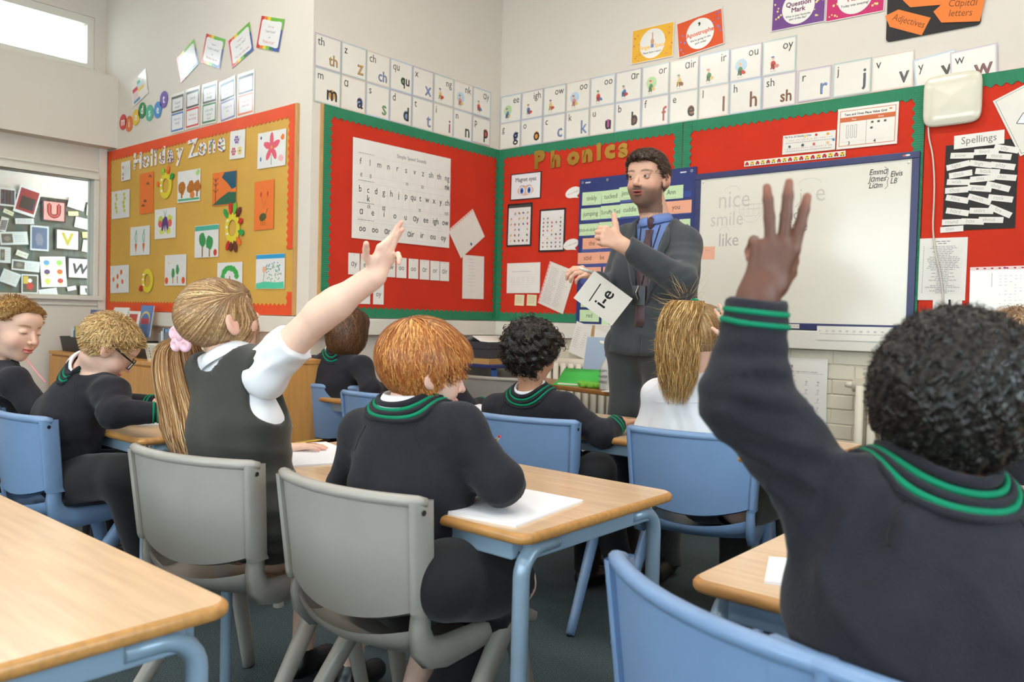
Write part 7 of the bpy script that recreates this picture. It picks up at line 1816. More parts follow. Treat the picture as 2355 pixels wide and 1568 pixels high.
fine = [(Hd.c - .62 * Hd.s, Hd.c + .62 * Hd.s, .0042), (*bbox([TJ['wrL'] - view(-.7, 0, .3) * .02, TJ['wrL'] + view(-.7, -.2, .3) * .12, tb + ZU * .1, tb - ZU * .05], .04), .003), (*bbox([TJ['wrR'] - dR * .02, TJ['wrR'] + dR * .13] + [t[0] for t in tips2], .03), .003)]
lo, hi = bbox([TJ[k] for k in ('pelvis', 'neck', 'shL', 'shR', 'elL', 'elR', 'wrL', 'wrR', 'knL', 'knR', 'anL', 'anR')] + [x for f_ in fine for x in f_[:2]], .12); lo[2] = max(.02, lo[2])
v, f = surf_multi(B, (lo, hi, .014), fine); c = Hd.colour(v, (226, 176, 150), lips=(190, 100, 94), brow=(84, 60, 46), beard=(92, 68, 54), cheek=(214, 138, 116))
q = Hd.q(v); wgt = (np.exp(-((q[:, 0] / .075) ** 4 + ((q[:, 1] - .36) / .07) ** 4 + ((q[:, 2] + .268) / .02) ** 4)) * .9)[:, None]; c = c * (1 - wgt) + np.array(lin((80, 30, 30))) * wgt
mesh('body', v, f, 'skin', rootT, smooth=True, col=c)
for x in (-1, 1):
    ec = Hd.L(x * .148, .325, .03); S = SDF(); S.add(el(ec, .053 * Hd.s), .001); v, f = surf(S, ec - .02, ec + .02, .0014); gz = nrm(view(-.75, -.62, -.05)); dd = nrm_rows(v - ec) @ gz
    cc = np.where((dd > .93)[:, None], np.array(lin((24, 20, 20))), np.where((dd > .78)[:, None], np.array(lin((90, 78, 62))), np.array(lin((206, 196, 190)))))
    eo = mesh('eye', v, f, 'print_gloss', rootT, smooth=True, col=cc)
    S = SDF(); S.add(el(ec, V(.066, .064, .064) * Hd.s, Hd.R), .001); S.sub(el(ec, .058 * Hd.s), .001); S.sub(el(ec + Hd.R[:, 1] * .07 * Hd.s - Hd.R[:, 2] * .004 * Hd.s, V(.060, .09, .015) * Hd.s, Hd.R), .003); S.cut(plane(ec + Hd.R[:, 1] * .0 * Hd.s, -Hd.R[:, 1]), .002)
    v, f = surf(S, ec - .024, ec + .024, .0013); mesh('eyelid', v, f, 'skin', rootT, smooth=True, col=np.tile(np.array(lin((206, 150, 126))), (len(v), 1)))
def manhair(H, root):
    line = ([-.6, -.3, -.16, -.08, .0, .05, .10, .16, .2, .3, .5], [-.22, -.24, -.2, -.06, .06, .04, .10, .2, .26, .31, .32])
    def comb(H, P):
        q = H.q(P); up = np.clip((q[:, 2] - .2) / .2, 0, 1)[:, None]; return nrm_rows(up * (H.R[:, 0] * -.7 - H.R[:, 1] * .5 + H.R[:, 2] * .3)[None] + (1 - up) * (H.R[:, 2] * -.6 - H.R[:, 1] * .5)[None])
    scalp_hair(H, root, (62, 44, 33), .03, line, 3600, .16, 4, comb, .02, .0012, (104, 76, 54), .25, messy=.35, lump=.002, extra=[(H.e(0, .08, .36, (.31, .33, .19)), .03)], ears=True)
manhair(Hd, rootT)
# shirt, tie, jacket, trousers
S = SDF(); torso(S, TJ, .008, .06); ax = nrm(Hd.L(0, -.1, -.3) - TJ['neck']); S.cut(plane(TJ['pelvis'] + V(0, 0, .0), (0, 0, -1)), .01); S.sub(rc(TJ['neck'] + ax * .01, TJ['neck'] + ax * .2, .066, .09), .01)
v, f = surf(S, *bbox([TJ['pelvis'], TJ['neck'], TJ['shL'], TJ['shR']], .16), .01); mesh('shirt', v, f, 'suit_shirt', rootT, smooth=True); Ssh = S
collar_white(rootT, TJ['neck'] + ax * .012 + tf * .006, ax - tf * .28, tf, .07, .036, 'suit_shirt', flare=.004)
fr = tf; lat = np.cross(fr, ZU)
c0 = TJ['neck'] + fr * .09 - ZU * .025; tp_ = []
for t_ in np.linspace(0, 1, 14): tp_.append(mix(c0, TJ['pelvis'] + fr * .17 + ZU * .10, t_))
tp_ = Ssh.snap(np.array(tp_), .008)
rows = []
for i, p in enumerate(tp_):
    u = i / 13; wv = .02 - .008 * math.exp(-((u - .10) / .05) ** 2) + .026 * u; rows.append([tuple(p + lat * wv * s_ + fr * (.006 * (1 - s_ * s_))) for s_ in (-1, -.5, 0, .5, 1)])
MB().grid(rows).build('tie', 'tie', rootT, smooth=True, solidify=.003)
kc = TJ['neck'] + fr * .078 + ZU * .012; SK = SDF(); SK.add(el(kc, V(.021, .018, .026)), .004); SK.add(el(kc - ZU * .02, V(.014, .014, .016)), .006); v, f = surf(SK, kc - .05, kc + .05, .004); mesh('tie_knot', v, f, 'tie', rootT, smooth=True)
S = SDF(); g = .022; torso(S, TJ, g, .07); arm(S, TJ['shL'], TJ['elL'], mix(TJ['elL'], TJ['wrL'], .98), .018, 1.28, .035); arm(S, TJ['shR'], TJ['elR'], mix(TJ['elR'], TJ['wrR'], .96), .018, 1.28, .035)
S.add(rc(TJ['pelvis'] - TJ['plat'] * .09 - ZU * .04, TJ['pelvis'] + TJ['plat'] * .09 - ZU * .04, .128, .128), .06)
for s_ in 'LR':
    dr = nrm(TJ['wr' + s_] - TJ['el' + s_]); S.cut(lambda P, q=TJ['wr' + s_], n=dr: np.where(((P - q) ** 2).sum(1) < .09 ** 2, (P - q + n * .012) @ n, -1), .004)
S.cut(plane(TJ['pelvis'] - ZU * .03, -ZU), .008)
S.sub(rc(TJ['neck'] + ax * .005, TJ['neck'] + ax * .2, .078, .11), .012)
def vopen(P):
    q = P - TJ['neck']; x = q @ lat - .0; z = q[:, 2]; y = q @ fr
    wv = np.interp(z, [-.62, -.42, -.34, -.1, .02], [.003, .004, .016, .055, .082]); return np.maximum(np.abs(x) - wv, .02 - y)
S.sub(vopen, .012)
S.warp(crumple(.003, 15, 4))
for fo in ((at(1540, 640, 3.3), V(.5, .2, -.9), .05, .005, .09), (at(1490, 600, 3.25), V(.8, .2, .5), .055, .004, .08), (at(1570, 590, 3.45), V(.1, 0, 1), .05, .004, .09), (at(1500, 720, 3.5), V(.4, 0, 1), .10, .004, .2)): S.warp(fold(*fo))
v, f = surf(S, *bbox([TJ[k] for k in ('pelvis', 'neck', 'shL', 'shR', 'elL', 'elR', 'wrL', 'wrR')], .2), .008); jk = mesh('jacket', v, f, 'suit', rootT, smooth=True)
# lapels lying on the jacket front
for s_ in (-1, 1):
    A_ = []
    for t_, w1 in ((0, .012), (.15, .03), (.32, .052), (.38, .034), (.42, .046), (.7, .03), (1, .004)):
        z = .02 - .38 * t_; xi = np.interp(z, [-.36, -.1, .02], [.024, .064, .088])
        A_.append((TJ['neck'] + ZU * z + lat * s_ * xi + fr * .15, TJ['neck'] + ZU * z + lat * s_ * (xi + w1) + fr * .15))
    P1 = S.snap(np.array([a for a, b in A_]), .004); P2 = S.snap(np.array([b for a, b in A_]), .0045)
    MB().grid([[tuple(a), tuple(mix(a, b, .5) + fr * .002), tuple(b)] for a, b in zip(P1, P2)]).build('lapel', 'suit', jk, smooth=True, solidify=.003)
T = SDF()
for s_ in 'LR': T.add(rc(TJ['hip' + s_], TJ['kn' + s_], .115, .088), .05); T.add(rc(TJ['kn' + s_], TJ['an' + s_] - ZU * .02, .086, .078), .04)
T.add(rc(TJ['hipL'], TJ['hipR'], .12, .12), .05); T.cut(plane((0, 0, .05), (0, 0, -1)), .006); T.warp(crumple(.005, 14, 6))
lo, hi = bbox([TJ[k] for k in ('hipL', 'hipR', 'anL', 'anR')], .17); lo[2] = .03; v, f = surf(T, lo, hi, .012); mesh('trousers', v, f, 'suit', rootT, smooth=True)
for s_ in 'LR': shoe(rootT, TJ['an' + s_], TJ['an' + s_] + tf, w=1.5)
# wedding ring
reloc(rootT)
# lanyard with badges
ly = empty('lanyard', tuple(TJ['chest'])); tag(ly, 'dark lanyard with badge and keys on the teacher\'s chest', 'lanyard')
pts = [TJ['neck'] + lat * .05 + fr * .1, TJ['neck'] + lat * .04 + fr * .14 - ZU * .12, TJ['chest'] + fr * .16 + lat * .02 - ZU * .08]
pts2 = [TJ['neck'] - lat * .05 + fr * .1, TJ['neck'] - lat * .03 + fr * .14 - ZU * .12, TJ['chest'] + fr * .16 + lat * .02 - ZU * .08]
for pq in (pts, pts2):
    P = Ssh.snap(np.array([mix(pq[int(t_)], pq[min(2, int(t_) + 1)], t_ - int(t_)) for t_ in np.linspace(0, 2, 14)]), .014) - TJ['chest']
    MB().tube(P, .0045, 6, flat=(.4, 1)).build('strap', 'trouser', ly, smooth=True)
eb = Ssh.snap(pts[2][None], .03)[0] - TJ['chest']
MB().add([eb + lat * a + ZU * b + fr * c_ for c_ in (0, .004) for a, b in ((-.03, 0), (.03, 0), (.03, -.085), (-.03, -.085))], [(0, 1, 2, 3), (7, 6, 5, 4), (0, 4, 5, 1), (1, 5, 6, 2), (2, 6, 7, 3), (3, 7, 4, 0)]).build('badge', 'black_plastic', ly)
MB().tube([eb + fr * .006, eb + fr * .01 - ZU * .03 + lat * .01, eb + fr * .008 - ZU * .06], .004, 6).build('clip', 'chrome', ly)
# card and pen in his right hand
cc_ = at(1387, 686, 3.50); xv = nrm(at(1380, 605, 3.47) - at(1332, 668, 3.50)); yv = nrm(at(1380, 605, 3.47) - at(1441, 702, 3.52)); yv = nrm(yv - xv * (xv @ yv)); nv = np.cross(xv, yv)
cd = MB().box(-.074, .074, -.105, .105, -.0015, .0015).build('letter_card', 'laminate'); m_ = Matrix.Identity(4)
for i in range(3): m_[i][0] = xv[i]; m_[i][1] = yv[i]; m_[i][2] = nv[i]; m_[i][3] = cc_[i]
cd.matrix_world = m_; tag(cd, "white card reading 'i-e' held by the teacher", 'card')
d = Draw(); d.text('i-e', .004, -.03, .082, (24, 24, 26), 'c', bold=.0012); d.line([(-.045, .042), (.045, .048)], .005, (24, 24, 26)); d.put(cd, .0017)
pn = empty('board_pen', tuple(at(1352, 622, 3.50))); tag(pn, 'white marker pen held in the teacher\'s right hand', 'pen')
a_, b_ = at(1331, 616, 3.50), at(1372, 630, 3.53); o_ = np.array(pn.location)
MB().tube([a_ - o_, mix(a_, b_, .1) - o_, mix(a_, b_, .75) - o_], [.003, .0065, .0075], 10).build('barrel', 'white_plastic', pn, smooth=True); MB().tube([mix(a_, b_, .75) - o_, b_ - o_], .008, 10).build('cap', 'black_plastic', pn, smooth=True)
# ================================================================== SMALL THINGS ON TABLES
ZT = 0.7103
def notebook(px, py, deg, label, w_=.21, h_=.297, open_=True, name='exercise_book'):
    d_ = FWD + (px - 1177.5) / FPX * RIGHT - (py - 784.0) / FPX * UP; p = CAM + d_ * (ZT - CAM[2]) / d_[2]
    o = empty(name, (p[0], p[1], ZT), math.radians(deg)); tag(o, label, 'exercise book', 'open exercise books')
    for s_ in ((-1, 1) if open_ else (1,)):
        rows = []
        for i, x in enumerate(np.linspace(0, 1, 8)):
            z = .0045 + .006 * math.sin(min(1, x * 3.2) * math.pi / 2) * (1 - x) ; rows.append([(s_ * w_ * x, -h_ / 2, z), (s_ * w_ * x, h_ / 2, z)])
        mb = MB().grid(rows if s_ > 0 else [r[::-1] for r in rows]); mb.grid([[(s_ * w_ * x, y, .0) for y in (-h_ / 2, h_ / 2)] for x in (0, 1)])
        for y in (-h_ / 2, h_ / 2): mb.grid([[(r[0][0], y, r[0][2]) for r in rows], [(r[0][0], y, 0) for r in rows]])
        mb.grid([[(s_ * w_, y, rows[-1][0][2]) for y in (-h_ / 2, h_ / 2)], [(s_ * w_, y, 0) for y in (-h_ / 2, h_ / 2)]])
        mb.build('page_block', M('page_white', (240, 240, 244), .7, spec=.2), o, smooth=False)
    return o
notebook(1090, 1150, 8, 'white exercise book under the ginger boy\'s elbow')
notebook(695, 1045, -20, 'white exercise book under the girl\'s left hand', .19, .26)
notebook(1085, 938, 6, 'white paper on the front table beside the curly boy', .15, .21)
notebook(395, 965, -30, 'white exercise book by the hand of the boy with glasses', .15, .21)
notebook(1905, 1330, 20, 'white paper at the near boy\'s table edge', .1, .15)
notebook(1330, 975, 0, 'white paper beside the curly boy\'s sleeve', .1, .15)
def pencil(a, b, label, red_end=True):
    o = empty('pencil', tuple(a)); tag(o, label, 'pencil'); d_ = nrm(np.asarray(b) - a); L = np.linalg.norm(np.asarray(b) - a)
    u = nrm(np.cross(d_, (0, 0, 1))); w2 = np.cross(d_, u)
    MB().tube([d_ * .018, d_ * (L - .012)], .0036, 6).build('barrel', M('pencil_yellow', (226, 186, 50), .35), o)
    for k in range(3):
        t_ = 2 * math.pi * k / 3; off = (u * math.cos(t_) + w2 * math.sin(t_)) * .0022; MB().tube([d_ * .0185 + off, d_ * (L - .0125) + off], .0016, 5).build('stripe', 'black_plastic', o)
    MB().tube([d_ * (L - .012), d_ * (L - .004)], .0038, 8).build('band', 'white_plastic', o); MB().tube([d_ * (L - .004), d_ * L], [.0037, .0025], 8).build('red_end', M('pencil_red', (206, 50, 60), .4), o)
    MB().tube([V(0, 0, 0), d_ * .018], [.0004, .0036], 8).build('sharpened_tip', 'raw_wood', o)
pencil(at(1085, 1075, 1.92), at(1150, 1002, 1.86), 'yellow and black pencil with red end held by the ginger boy')
pencil(pencil_g[1], pencil_g[0] - RT2 * .03, 'yellow and black pencil under the girl\'s left hand')

# ================================================================== CABINETS ALONG THE HOLIDAY WALL
def cabinet(x0, x1, y0, y1, z1, label, ndoor):
    o = empty('low_cabinet', ((x0 + x1) / 2, (y0 + y1) / 2, 0)); tag(o, label, 'cabinet', 'low oak cabinets'); a, b = (x1 - x0) / 2, (y1 - y0) / 2
    MB().box(-a + .005, a - .005, -b + .02, b, .05, z1 - .025).build('carcass', 'oak_cabinet', o); MB().box(-a, a, -b, b, z1 - .025, z1).build('top', 'oak_cabinet', o, bevel=.004); MB().box(-a + .02, a - .02, -b + .05, b, 0, .05).build('plinth', 'oak_cabinet', o)
    for i in range(ndoor):
        w_ = (2 * a - .01) / ndoor; xx = -a + .005 + w_ * i
        dr = MB().box(xx + .003, xx + w_ - .003, -b + .002, -b + .02, .06, z1 - .035).build('door', 'oak_cabinet', o, bevel=.003)
        MB().tube([(xx + w_ - .04, -b - .018, z1 - .2), (xx + w_ - .04, -b - .018, z1 - .1)], .005, 8).build('handle', 'chrome', dr)
    MB().box(-a - .004, -a + .01, -b + .015, -b + .04, z1 - .12, z1 - .07).build('hinge', 'black_plastic', o)
    return o
CZ = .822
cabinet(-2.47, -1.35, -2.03, -1.60, CZ, 'oak cabinet under the gold board nearest the corridor window', 2)
cabinet(-1.345, -.1, -2.03, -1.60, CZ, 'oak cabinet under the gold board nearest the pillar', 2)
cabinet(-.09, .35, -2.12, -1.62 + .02, .9, 'taller oak cabinet beside the wavy-haired child', 1)

def crate(name, c, w_, d_, h_, mat, label, holes=True, rz=0.0, cat='basket'):
    o = empty(name, c, rz); tag(o, label, cat); t = .004; fl = 1.12
    def wallp(x0, y0, x1, y1, nh):
        L = math.hypot(x1 - x0, y1 - y0); mb = MB(); dx, dy = (x1 - x0) / L, (y1 - y0) / L; nx, ny = dy, -dx
        def P(s_, z, n): k = 1 + (fl - 1) * z / h_; return (x0 * k + dx * 0 + (x1 - x0) * k * s_ + nx * n, y0 * k + (y1 - y0) * k * s_ + ny * n, z)
        def bar(s0, s1, z0, z1):
            v = [P(s0, z0, 0), P(s1, z0, 0), P(s1, z1, 0), P(s0, z1, 0), P(s0, z0, t), P(s1, z0, t), P(s1, z1, t), P(s0, z1, t)]
            mb.add(v, [(0, 3, 2, 1), (4, 5, 6, 7), (0, 1, 5, 4), (1, 2, 6, 5), (2, 3, 7, 6), (3, 0, 4, 7)])
        bar(0, 1, 0, h_ * .18); bar(0, 1, h_ * .82, h_)
        if holes:
            for i in range(nh + 1): bar(max(0, i / nh - .22 / nh), min(1, i / nh + .22 / nh), h_ * .18, h_ * .82)
            for j in (.36, .52, .68): bar(0, 1, h_ * (j - .025), h_ * (j + .025))
        else: bar(0, 1, h_ * .18, h_ * .82); [bar(0, 1, h_ * j, h_ * (j + .04)) for j in ()]
        mb.build('side', mat, o)
    a, b = w_ / 2, d_ / 2
    wallp(-a, -b, a, -b, 12); wallp(a, -b, a, b, 8); wallp(a, b, -a, b, 12); wallp(-a, b, -a, -b, 8)
    MB().box(-a, a, -b, b, 0, .004).build('base', mat, o)
    pts = [(-a * fl, -b * fl, h_), (a * fl, -b * fl, h_), (a * fl, b * fl, h_), (-a * fl, b * fl, h_)]; MB().tube(pts, .006, 6, True).build('rim', mat, o)
    return o
BKC = [(70, 84, 140), (226, 220, 206), (206, 80, 60), (90, 160, 130), (60, 70, 110), (230, 196, 110), (120, 170, 200), (240, 236, 230), (150, 150, 160), (206, 120, 70), (84, 120, 84)]
CN = dict(zip(BKC, 'blue cream red mint navy yellow turquoise white grey orange green'.split())); ORD = 'first second third fourth fifth sixth seventh eighth ninth tenth eleventh twelfth thirteenth fourteenth fifteenth sixteenth seventeenth eighteenth'.split()
def books_in(c, w_, d_, n, z, label, cat='book', hgt=.2, lean=.1, seed=0, rz=0, grp='books'):
    r = random.Random(seed); x = -w_ / 2 + .012
    for i in range(n):
        th = r.uniform(.004, .012); col_ = r.choice(BKC); hh = hgt * r.uniform(.8, 1.05); dd = min(d_ * .9, r.uniform(.12, .16))
        m = M('book_%d_%d_%d' % col_, col_, .4, coat=.2, noise=(20, .06)); o = empty('book', (c[0] + x * math.cos(rz), c[1] + x * math.sin(rz), z + .012), rz); o.rotation_euler = (0, r.uniform(-lean, lean) * .35, rz)
        MB().box(0, .0012, -dd / 2, dd / 2, 0, hh).build('front_cover', m, o); MB().box(th - .0012, th, -dd / 2, dd / 2, 0, hh).build('back_cover', m, o); MB().box(.0012, th - .0012, -dd / 2 + .003, dd / 2 - .002, .002, hh - .002).build('pages', 'paper', o)
        tag(o, '%s %s, %s from the left' % (CN[col_], label, ORD[i]), cat, grp); x += th + (w_ - .03) / n * .35 + r.uniform(0, .004)
        if x > w_ / 2 - .015: break
M('crate_black', (30, 28, 28), .45); M('basket_cream', (226, 218, 196), .45)
crate('book_crate', (-2.22, -1.86, CZ), .30, .22, .10, 'crate_black', 'black plastic book crate at the left end of the cabinets', False)
crate('book_crate', (-1.86, -1.86, CZ), .30, .22, .10, 'crate_black', 'second black book crate from the left on the cabinet', False)
crate('book_crate', (-1.25, -1.80, CZ), .30, .22, .10, 'crate_black', 'black crate partly hidden behind the blond boy\'s head', False)
crate('book_basket', (-.86, -1.86, CZ), .36, .25, .10, 'basket_cream', 'cream slotted basket of books left of the girl\'s flower')
books_in((-2.22, -1.86), .28, .2, 14, CZ, 'paperback in the leftmost black crate', hgt=.17, seed=1, grp='books in the left crate')
books_in((-1.86, -1.86), .28, .2, 12, CZ, 'paperback in the second black crate', hgt=.17, seed=2, grp='books in the second crate')
books_in((-.86, -1.86), .33, .22, 18, CZ, 'paperback in the cream basket', hgt=.19, seed=3, grp='books in the cream basket')
def cover_book(c, w_, h_, rgb, tilt, rz, label, extra=None):
    o = empty('picture_book', c, rz); o.rotation_euler = (math.radians(tilt), 0, rz); tag(o, label, 'book'); m = M('cover_%d_%d_%d' % rgb, rgb, .3, coat=.3)
    MB().box(-w_ / 2, w_ / 2, -.006, 0, 0, h_).build('cover', m, o); MB().box(-w_ / 2 + .003, w_ / 2 - .002, 0, .006, .002, h_ - .002).build('pages', 'paper', o)
    d = Draw(); (extra or (lambda d: None))(d)
    if d.v:
        q = d.put(o, 0); q.rotation_euler = (math.pi / 2, 0, 0); q.location = (0, -.0065, h_ / 2)
    return o
def cov1(d): d.ell(0, .01, .07, .06, (230, 200, 120), 20); d.ell(0, 0, .06, .055, (90, 140, 200), 20); d.rect(-.06, .06, -.02, .02, (206, 90, 110))
cover_book((-1.72, -1.70, CZ + .12), .17, .22, (92, 130, 190), -8, 0, 'blue picture book with rainbow cover standing behind the crates', cov1)
cover_book((-2.12, -1.86, CZ + .10), .16, .2, (84, 100, 160), -6, .1, 'blue covered book facing out of the leftmost crate', lambda d: d.rect(-.05, .05, -.03, -.015, (230, 230, 236)))
cover_book((-1.93, -1.84, CZ + .10), .16, .24, (226, 222, 214), -25, .2, 'open white book lying aslant over the black crates', lambda d: d.rect(-.05, .05, -.02, .06, (150, 170, 130)))
cover_book((-1.66, -1.82, CZ + .1), .15, .2, (230, 226, 218), -10, 0, 'white book with red picture band behind the second crate', lambda d: d.rect(-.06, .06, .02, .08, (190, 80, 70)))
cover_book((-.80, -1.98, CZ + .02), .16, .16, (110, 112, 116), -8, 0, 'grey covered book standing in the cream basket', lambda d: d.rect(-.06, .04, -.03, -.02, (230, 230, 230)))
cover_book((-.66, -1.72, CZ + .10), .15, .2, (226, 140, 70), -12, .2, 'orange sunset covered book behind the cream basket', lambda d: d.rect(-.07, .07, .0, .09, (120, 160, 200)))
cover_book((-.92, -1.78, CZ + .10), .18, .18, (120, 180, 206), -30, .1, 'turquoise book leaning in the cream basket')
cover_book((-.56, -1.8, CZ + .08), .17, .16, (130, 176, 206), -28, -.1, 'pale blue book at the right of the cream basket', lambda d: d.rect(-.05, .05, 0, .02, (240, 244, 248)))
cover_book((-.52, -1.72, CZ + .06), .2, .22, (226, 222, 214), -20, -.4, 'white leaning magazine at the right of the basket')

# ================================================================== RADIATORS, DESK AND CORNER UNIT BY THE BACK WALL
def radiator(x0, x1, z0, z1, label):
    o = empty('radiator', (x0, -.075, 0)); tag(o, label, 'radiator'); n = int((x1 - x0) / .06)
    for i in range(n):
        x = .03 + i * .06; MB().tube([(x, -.028, z0 + .02), (x, -.028, z1 - .02)], .021, 10, flat=(1.0, .75)).build('column', 'radiator_paint', o, smooth=True)
        MB().tube([(x, .032, z0 + .02), (x, .032, z1 - .02)], .021, 10, flat=(1.0, .75)).build('column', 'radiator_paint', o, smooth=True)
    for z in (z0 + .02, z1 - .02): MB().tube([(-.01, 0, z), (x1 - x0 + .01, 0, z)], .034, 12).build('header_pipe', 'radiator_paint', o, smooth=True)
    MB().tube([(-.05, 0, z1 - .02), (-.01, 0, z1 - .02)], [.012, .02], 10).build('bleed_valve', 'radiator_paint', o, smooth=True)
    return o
radiator(.30, 1.55, .12, .875, 'white column radiator behind the craft desk')
radiator(2.50, 3.6, .12, .865, 'white column radiator at the right under the notice board')
A0, A1 = V(.45, -.455, 0), V(1.6, -.728, 0); du = nrm(A1 - A0); dv = V(-du[1], du[0], 0)
dk = empty('craft_desk', tuple(A0 + V(0, 0, 0)), math.atan2(du[1], du[0])); tag(dk, 'brown topped desk against the radiator beside the teacher', 'desk')
M('desk_brown', (150, 98, 48), .35, noise=(6, .12, (2, 12, 12)))
MB().box(0, 1.18, 0, .30, .735, .76).build('top', 'desk_brown', dk, bevel=.006)
for x, y in ((.04, .03), (1.14, .03), (.04, .27), (1.14, .27)): MB().box(x - .015, x + .015, y - .015, y + .015, 0, .735).build('leg', 'grey_plastic', dk)
def ond(a, b): p = A0 + du * a + dv * b; return (p[0], p[1], .76)
# spray bottle
sb = empty('spray_bottle', ond(.93, .06), .3); tag(sb, 'clear spray bottle with blue and white trigger labelled soapy water', 'spray bottle')
M('bottle_plastic', (226, 224, 216), .25, trans=.35, noise=(8, .03))
MB().lathe([(0, 0), (.040, 0), (.042, .01), (.042, .10), (.038, .13), (.020, .165), (.015, .175), (.015, .185)], (0, 0, 0), 20).build('bottle', 'bottle_plastic', sb, smooth=True)
MB().lathe([(.0, .185), (.017, .185), (.017, .205), (.012, .208)], (0, 0, 0), 16).build('collar', 'navy_cloth', sb); MB().tube([(0, 0, .205), (0, -.005, .23), (-.02, -.012, .255), (-.045, -.012, .26)], [.010, .011, .012, .009], 8).build('spray_head', 'white_plastic', sb, smooth=True)
MB().tube([(.002, 0, .262), (.022, .006, .25), (.026, .006, .225), (.018, .004, .20)], [.009, .010, .006, .005], 8).build('trigger', 'navy_cloth', sb, smooth=True)
d = Draw()
for i, t_ in enumerate(('SOAPY', 'WATER', 'TABLES')): d.text(t_, 0, .01 - .03 * i, .018, (40, 40, 44), 'c', shear=.2)
q = d.put(sb, 0, name='handwriting'); q.rotation_euler = (math.pi / 2, 0, -.35); q.location = (-.0155, -.0415, .09)
crate('pencil_basket', ond(1.0, .17), .20, .14, .085, 'white_plastic', 'white slotted basket of phonics books on the craft desk', True, math.atan2(du[1], du[0]))
cover_book(tuple(V(*ond(1.0, .13)) + V(0, 0, .02)), .16, .21, (206, 66, 84), -4, math.atan2(du[1], du[0]), 'pink Phonics book with a butterfly in the white basket', lambda d: (d.rect(-.08, .08, .06, .105, (228, 222, 214)), d.text('Phonics', 0, .07, .022, (206, 66, 84)), d.ell(0, -.02, .045, .045, (236, 226, 200), 14), d.ell(-.015, -.02, .025, .035, (150, 90, 60), 10, .3, .2), d.ell(.02, -.02, .018, .03, (206, 150, 90), 10, -.3, .2)))
cover_book(tuple(V(*ond(.99, .19)) + V(0, 0, .02)), .16, .235, (90, 84, 70), -3, math.atan2(du[1], du[0]), 'grey book with yellow Year title behind the pink book', lambda d: d.text('Year', .0, .075, .04, (240, 226, 90), 'c', bold=.0012))
cover_book(tuple(V(*ond(1.06, .2)) + V(0, 0, .02)), .14, .22, (70, 160, 160), -3, math.atan2(du[1], du[0]), 'teal book at the back of the white basket')
M('felt_green', (70, 190, 80), .7); M('spot_green', (120, 190, 60), .8, noise=(30, .1))
bn = empty('green_folder', ond(.62, .13), .2); tag(bn, 'bright green folded plastic wallet on the craft desk', 'wallet')
MB().grid([[(-.13, y, z) for y, z in ((-.09, .003), (-.02, .02), (.03, .06), (.08, .09))], [(.10, y, z) for y, z in ((-.09, .003), (-.02, .03), (.03, .07), (.08, .09))], [(.15, y, z * .4) for y, z in ((-.09, .003), (-.02, .03), (.03, .07), (.08, .09))]]).build('flap', 'felt_green', bn, smooth=True, solidify=.003)
MB().box(-.13, .15, -.09, .09, 0, .003).build('back', 'felt_green', bn); MB().box(-.10, .13, -.085, .08, .003, .012).build('papers', 'paper', bn)
S = SDF()
for i in range(9): S.add(rc(V(-.06 + .015 * i, .012 * math.sin(i * 2.1), .016 + .006 * math.cos(i * 1.7)), V(-.045 + .015 * i, .012 * math.sin(i * 2.1 + 2), .018), .016, .014), .008)
S.cut(plane((0, 0, 0), (0, 0, -1)), .003); v, f = surf(S, V(-.1, -.05, 0), V(.12, .05, .06), .004); hk = mesh('spotted_cloth', v, f, 'spot_green', smooth=True); hk.location = ond(.78, .06); tag(hk, 'crumpled green spotted cloth on the craft desk', 'cloth')
rp = MB().box(-.075, .075, -.05, .05, 0, .004).build('paper_pad', 'paper'); rp.location = ond(1.04, .04); rp.rotation_euler = (0, 0, .1); tag(rp, 'white paper pad in front of the white basket', 'paper')
nk = MB().box(-.03, .03, -.002, .002, 0, .075); pc_ = MB().tube([(0, 0, 0), (0, 0, .19)], .005, 8).build('felt_pen', M('pen_red', (200, 40, 50), .4)); pc_.location = tuple(V(*ond(.905, .13)) + V(0, 0, .01)); tag(pc_, 'red felt pen standing in the white basket', 'pen')
# light blue sheet of card leaning by the radiator
bc_ = MB().box(-.1, .1, -.003, .003, 0, .28).build('blue_card', M('pale_card', (170, 186, 210), .5), bevel=.002); bc_.location = ond(.58, .27); bc_.rotation_euler = (-.15, 0, -.2); tag(bc_, 'pale blue card leaning behind the curly boy\'s head', 'card')
# clear storage boxes under the front of the room
M('clear_plastic', (214, 218, 222), .2, trans=.55)
for k, (x, lab) in enumerate(((1.02, 'clear plastic storage box under the craft desk, left one'), (1.34, 'clear plastic storage box with a blue book inside, right one'))):
    p = A0 + du * (x - .27) + dv * .15; o = empty('storage_box', (p[0], p[1], 0), math.atan2(du[1], du[0])); tag(o, lab, 'storage box', 'clear storage boxes'); a, b, h_ = .14, .12, .40
    for q_ in ((-a, a, -b, -b + .003), (-a, a, b - .003, b), (-a, -a + .003, -b, b), (a - .003, a, -b, b)): MB().box(*q_, 0, h_).build('side', 'clear_plastic', o)
    MB().box(-a, a, -b, b, 0, .003).build('base', 'clear_plastic', o); MB().box(-a - .008, a + .008, -b - .008, b + .008, h_, h_ + .014).build('lid', 'clear_plastic', o, bevel=.003)
    if k == 1: cover_book((p[0], p[1] - .02, .02), .2, .34, (60, 160, 186), -3, math.atan2(du[1], du[0]), 'turquoise Track book standing in the clear storage box', lambda d: (d.text('Track', .02, -.12, .07, (240, 240, 240), 'l', rot=math.pi / 2, bold=.001), d.rect(-.1, .1, .1, .16, (176, 60, 90))))
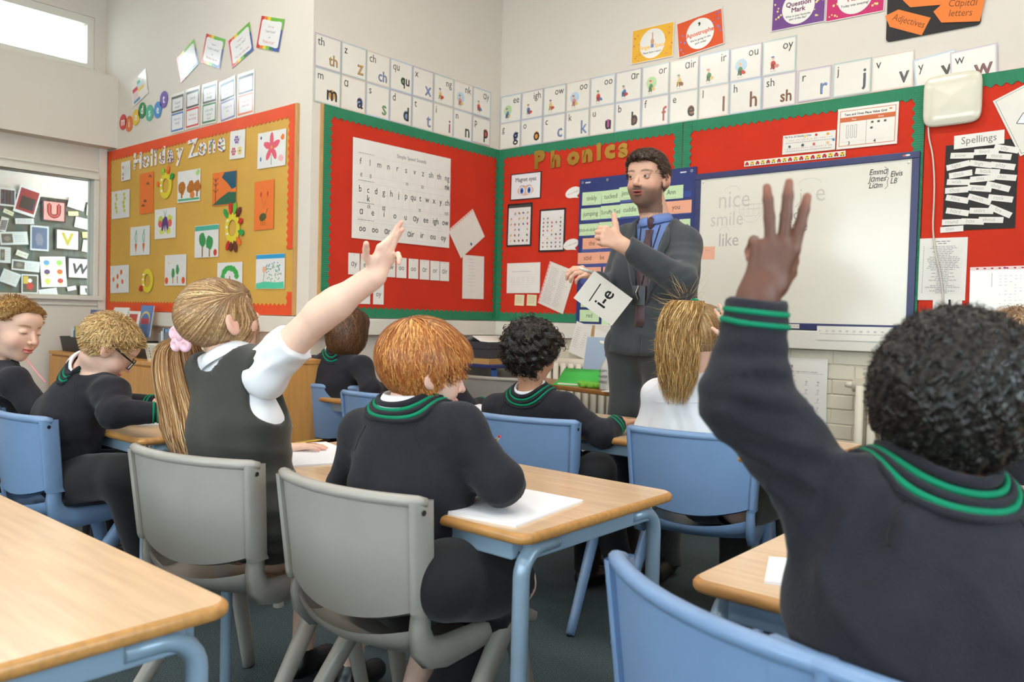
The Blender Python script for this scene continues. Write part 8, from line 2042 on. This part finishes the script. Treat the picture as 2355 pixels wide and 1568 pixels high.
# tray unit in the corner
tu = empty('tray_unit', (.06, -.5, 0)); tag(tu, 'blue metal tray unit with green trays in the corner', 'tray unit')
M('blue_steel', (52, 96, 166), .4); M('navy_top', (40, 52, 110), .45); M('tray_green', (20, 110, 56), .4)
UH = .84
for y in (.0, .40):
    for x in (.0, .36): MB().box(x, x + .028, y, y + .028, 0, UH - .03).build('upright', 'blue_steel', tu)
MB().box(-.01, .40, -.02, .45, UH - .022, UH).build('top', 'navy_top', tu, bevel=.004)
for j in range(6):
    z = UH - .15 - j * .115
    for y in (.0, .40): MB().box(.028, .36, y + .006, y + .022, z - .022, z).build('runner', 'blue_steel', tu)
    tr = MB(); tr.box(.02, .375, .034, .394, z - .075, z + .006); tr.build('tray', 'tray_green', tu, bevel=.006)
    MB().box(.375, .385, .15, .28, z - .02, z + .0).build('tray_handle', 'tray_green', tu)
gb = empty('glitter_box', (.22, -.30, UH)); tag(gb, 'dark glittery box with white paper on the tray unit', 'box'); M('glitter', (62, 58, 66), .35, noise=(240, .6), bump=(200, .6))
MB().box(-.16, .16, -.18, .18, .035, .13).build('lower_half', 'glitter', gb, bevel=.004); MB().box(-.165, .165, -.185, .185, .095, .14).build('lid', 'glitter', gb, bevel=.004); MB().box(-.17, .17, -.19, .19, 0, .035).build('wooden_base', 'raw_wood', gb)
MB().grid([[(-.15 + .075 * i, y, .142 + (.035 * math.exp(-((i - 2) / .6) ** 2))) for i in range(5)] for y in (-.17, 0, .17)]).build('paper_sheet', 'paper', gb, smooth=True, solidify=.001)
gt = MB().box(-.004, .004, -.035, .035, 0, .052).build('green_tape', M('tape_green', (20, 160, 90), .4), bevel=.002); gt.location = (.40, -.20, UH + .03); tag(gt, 'green sticky block at the end of the glittery box', 'tape')
# pink strap behind the left boys
ps = MB().tube([at(58, 822, 3.9), at(80, 850, 3.85), at(105, 880, 3.8)], .006, 6, flat=(.4, 1)).build('pink_strap', M('strap_pink', (216, 150, 156), .6), smooth=True); tag(ps, 'thin pink strap slanting down behind the left boys', 'strap')
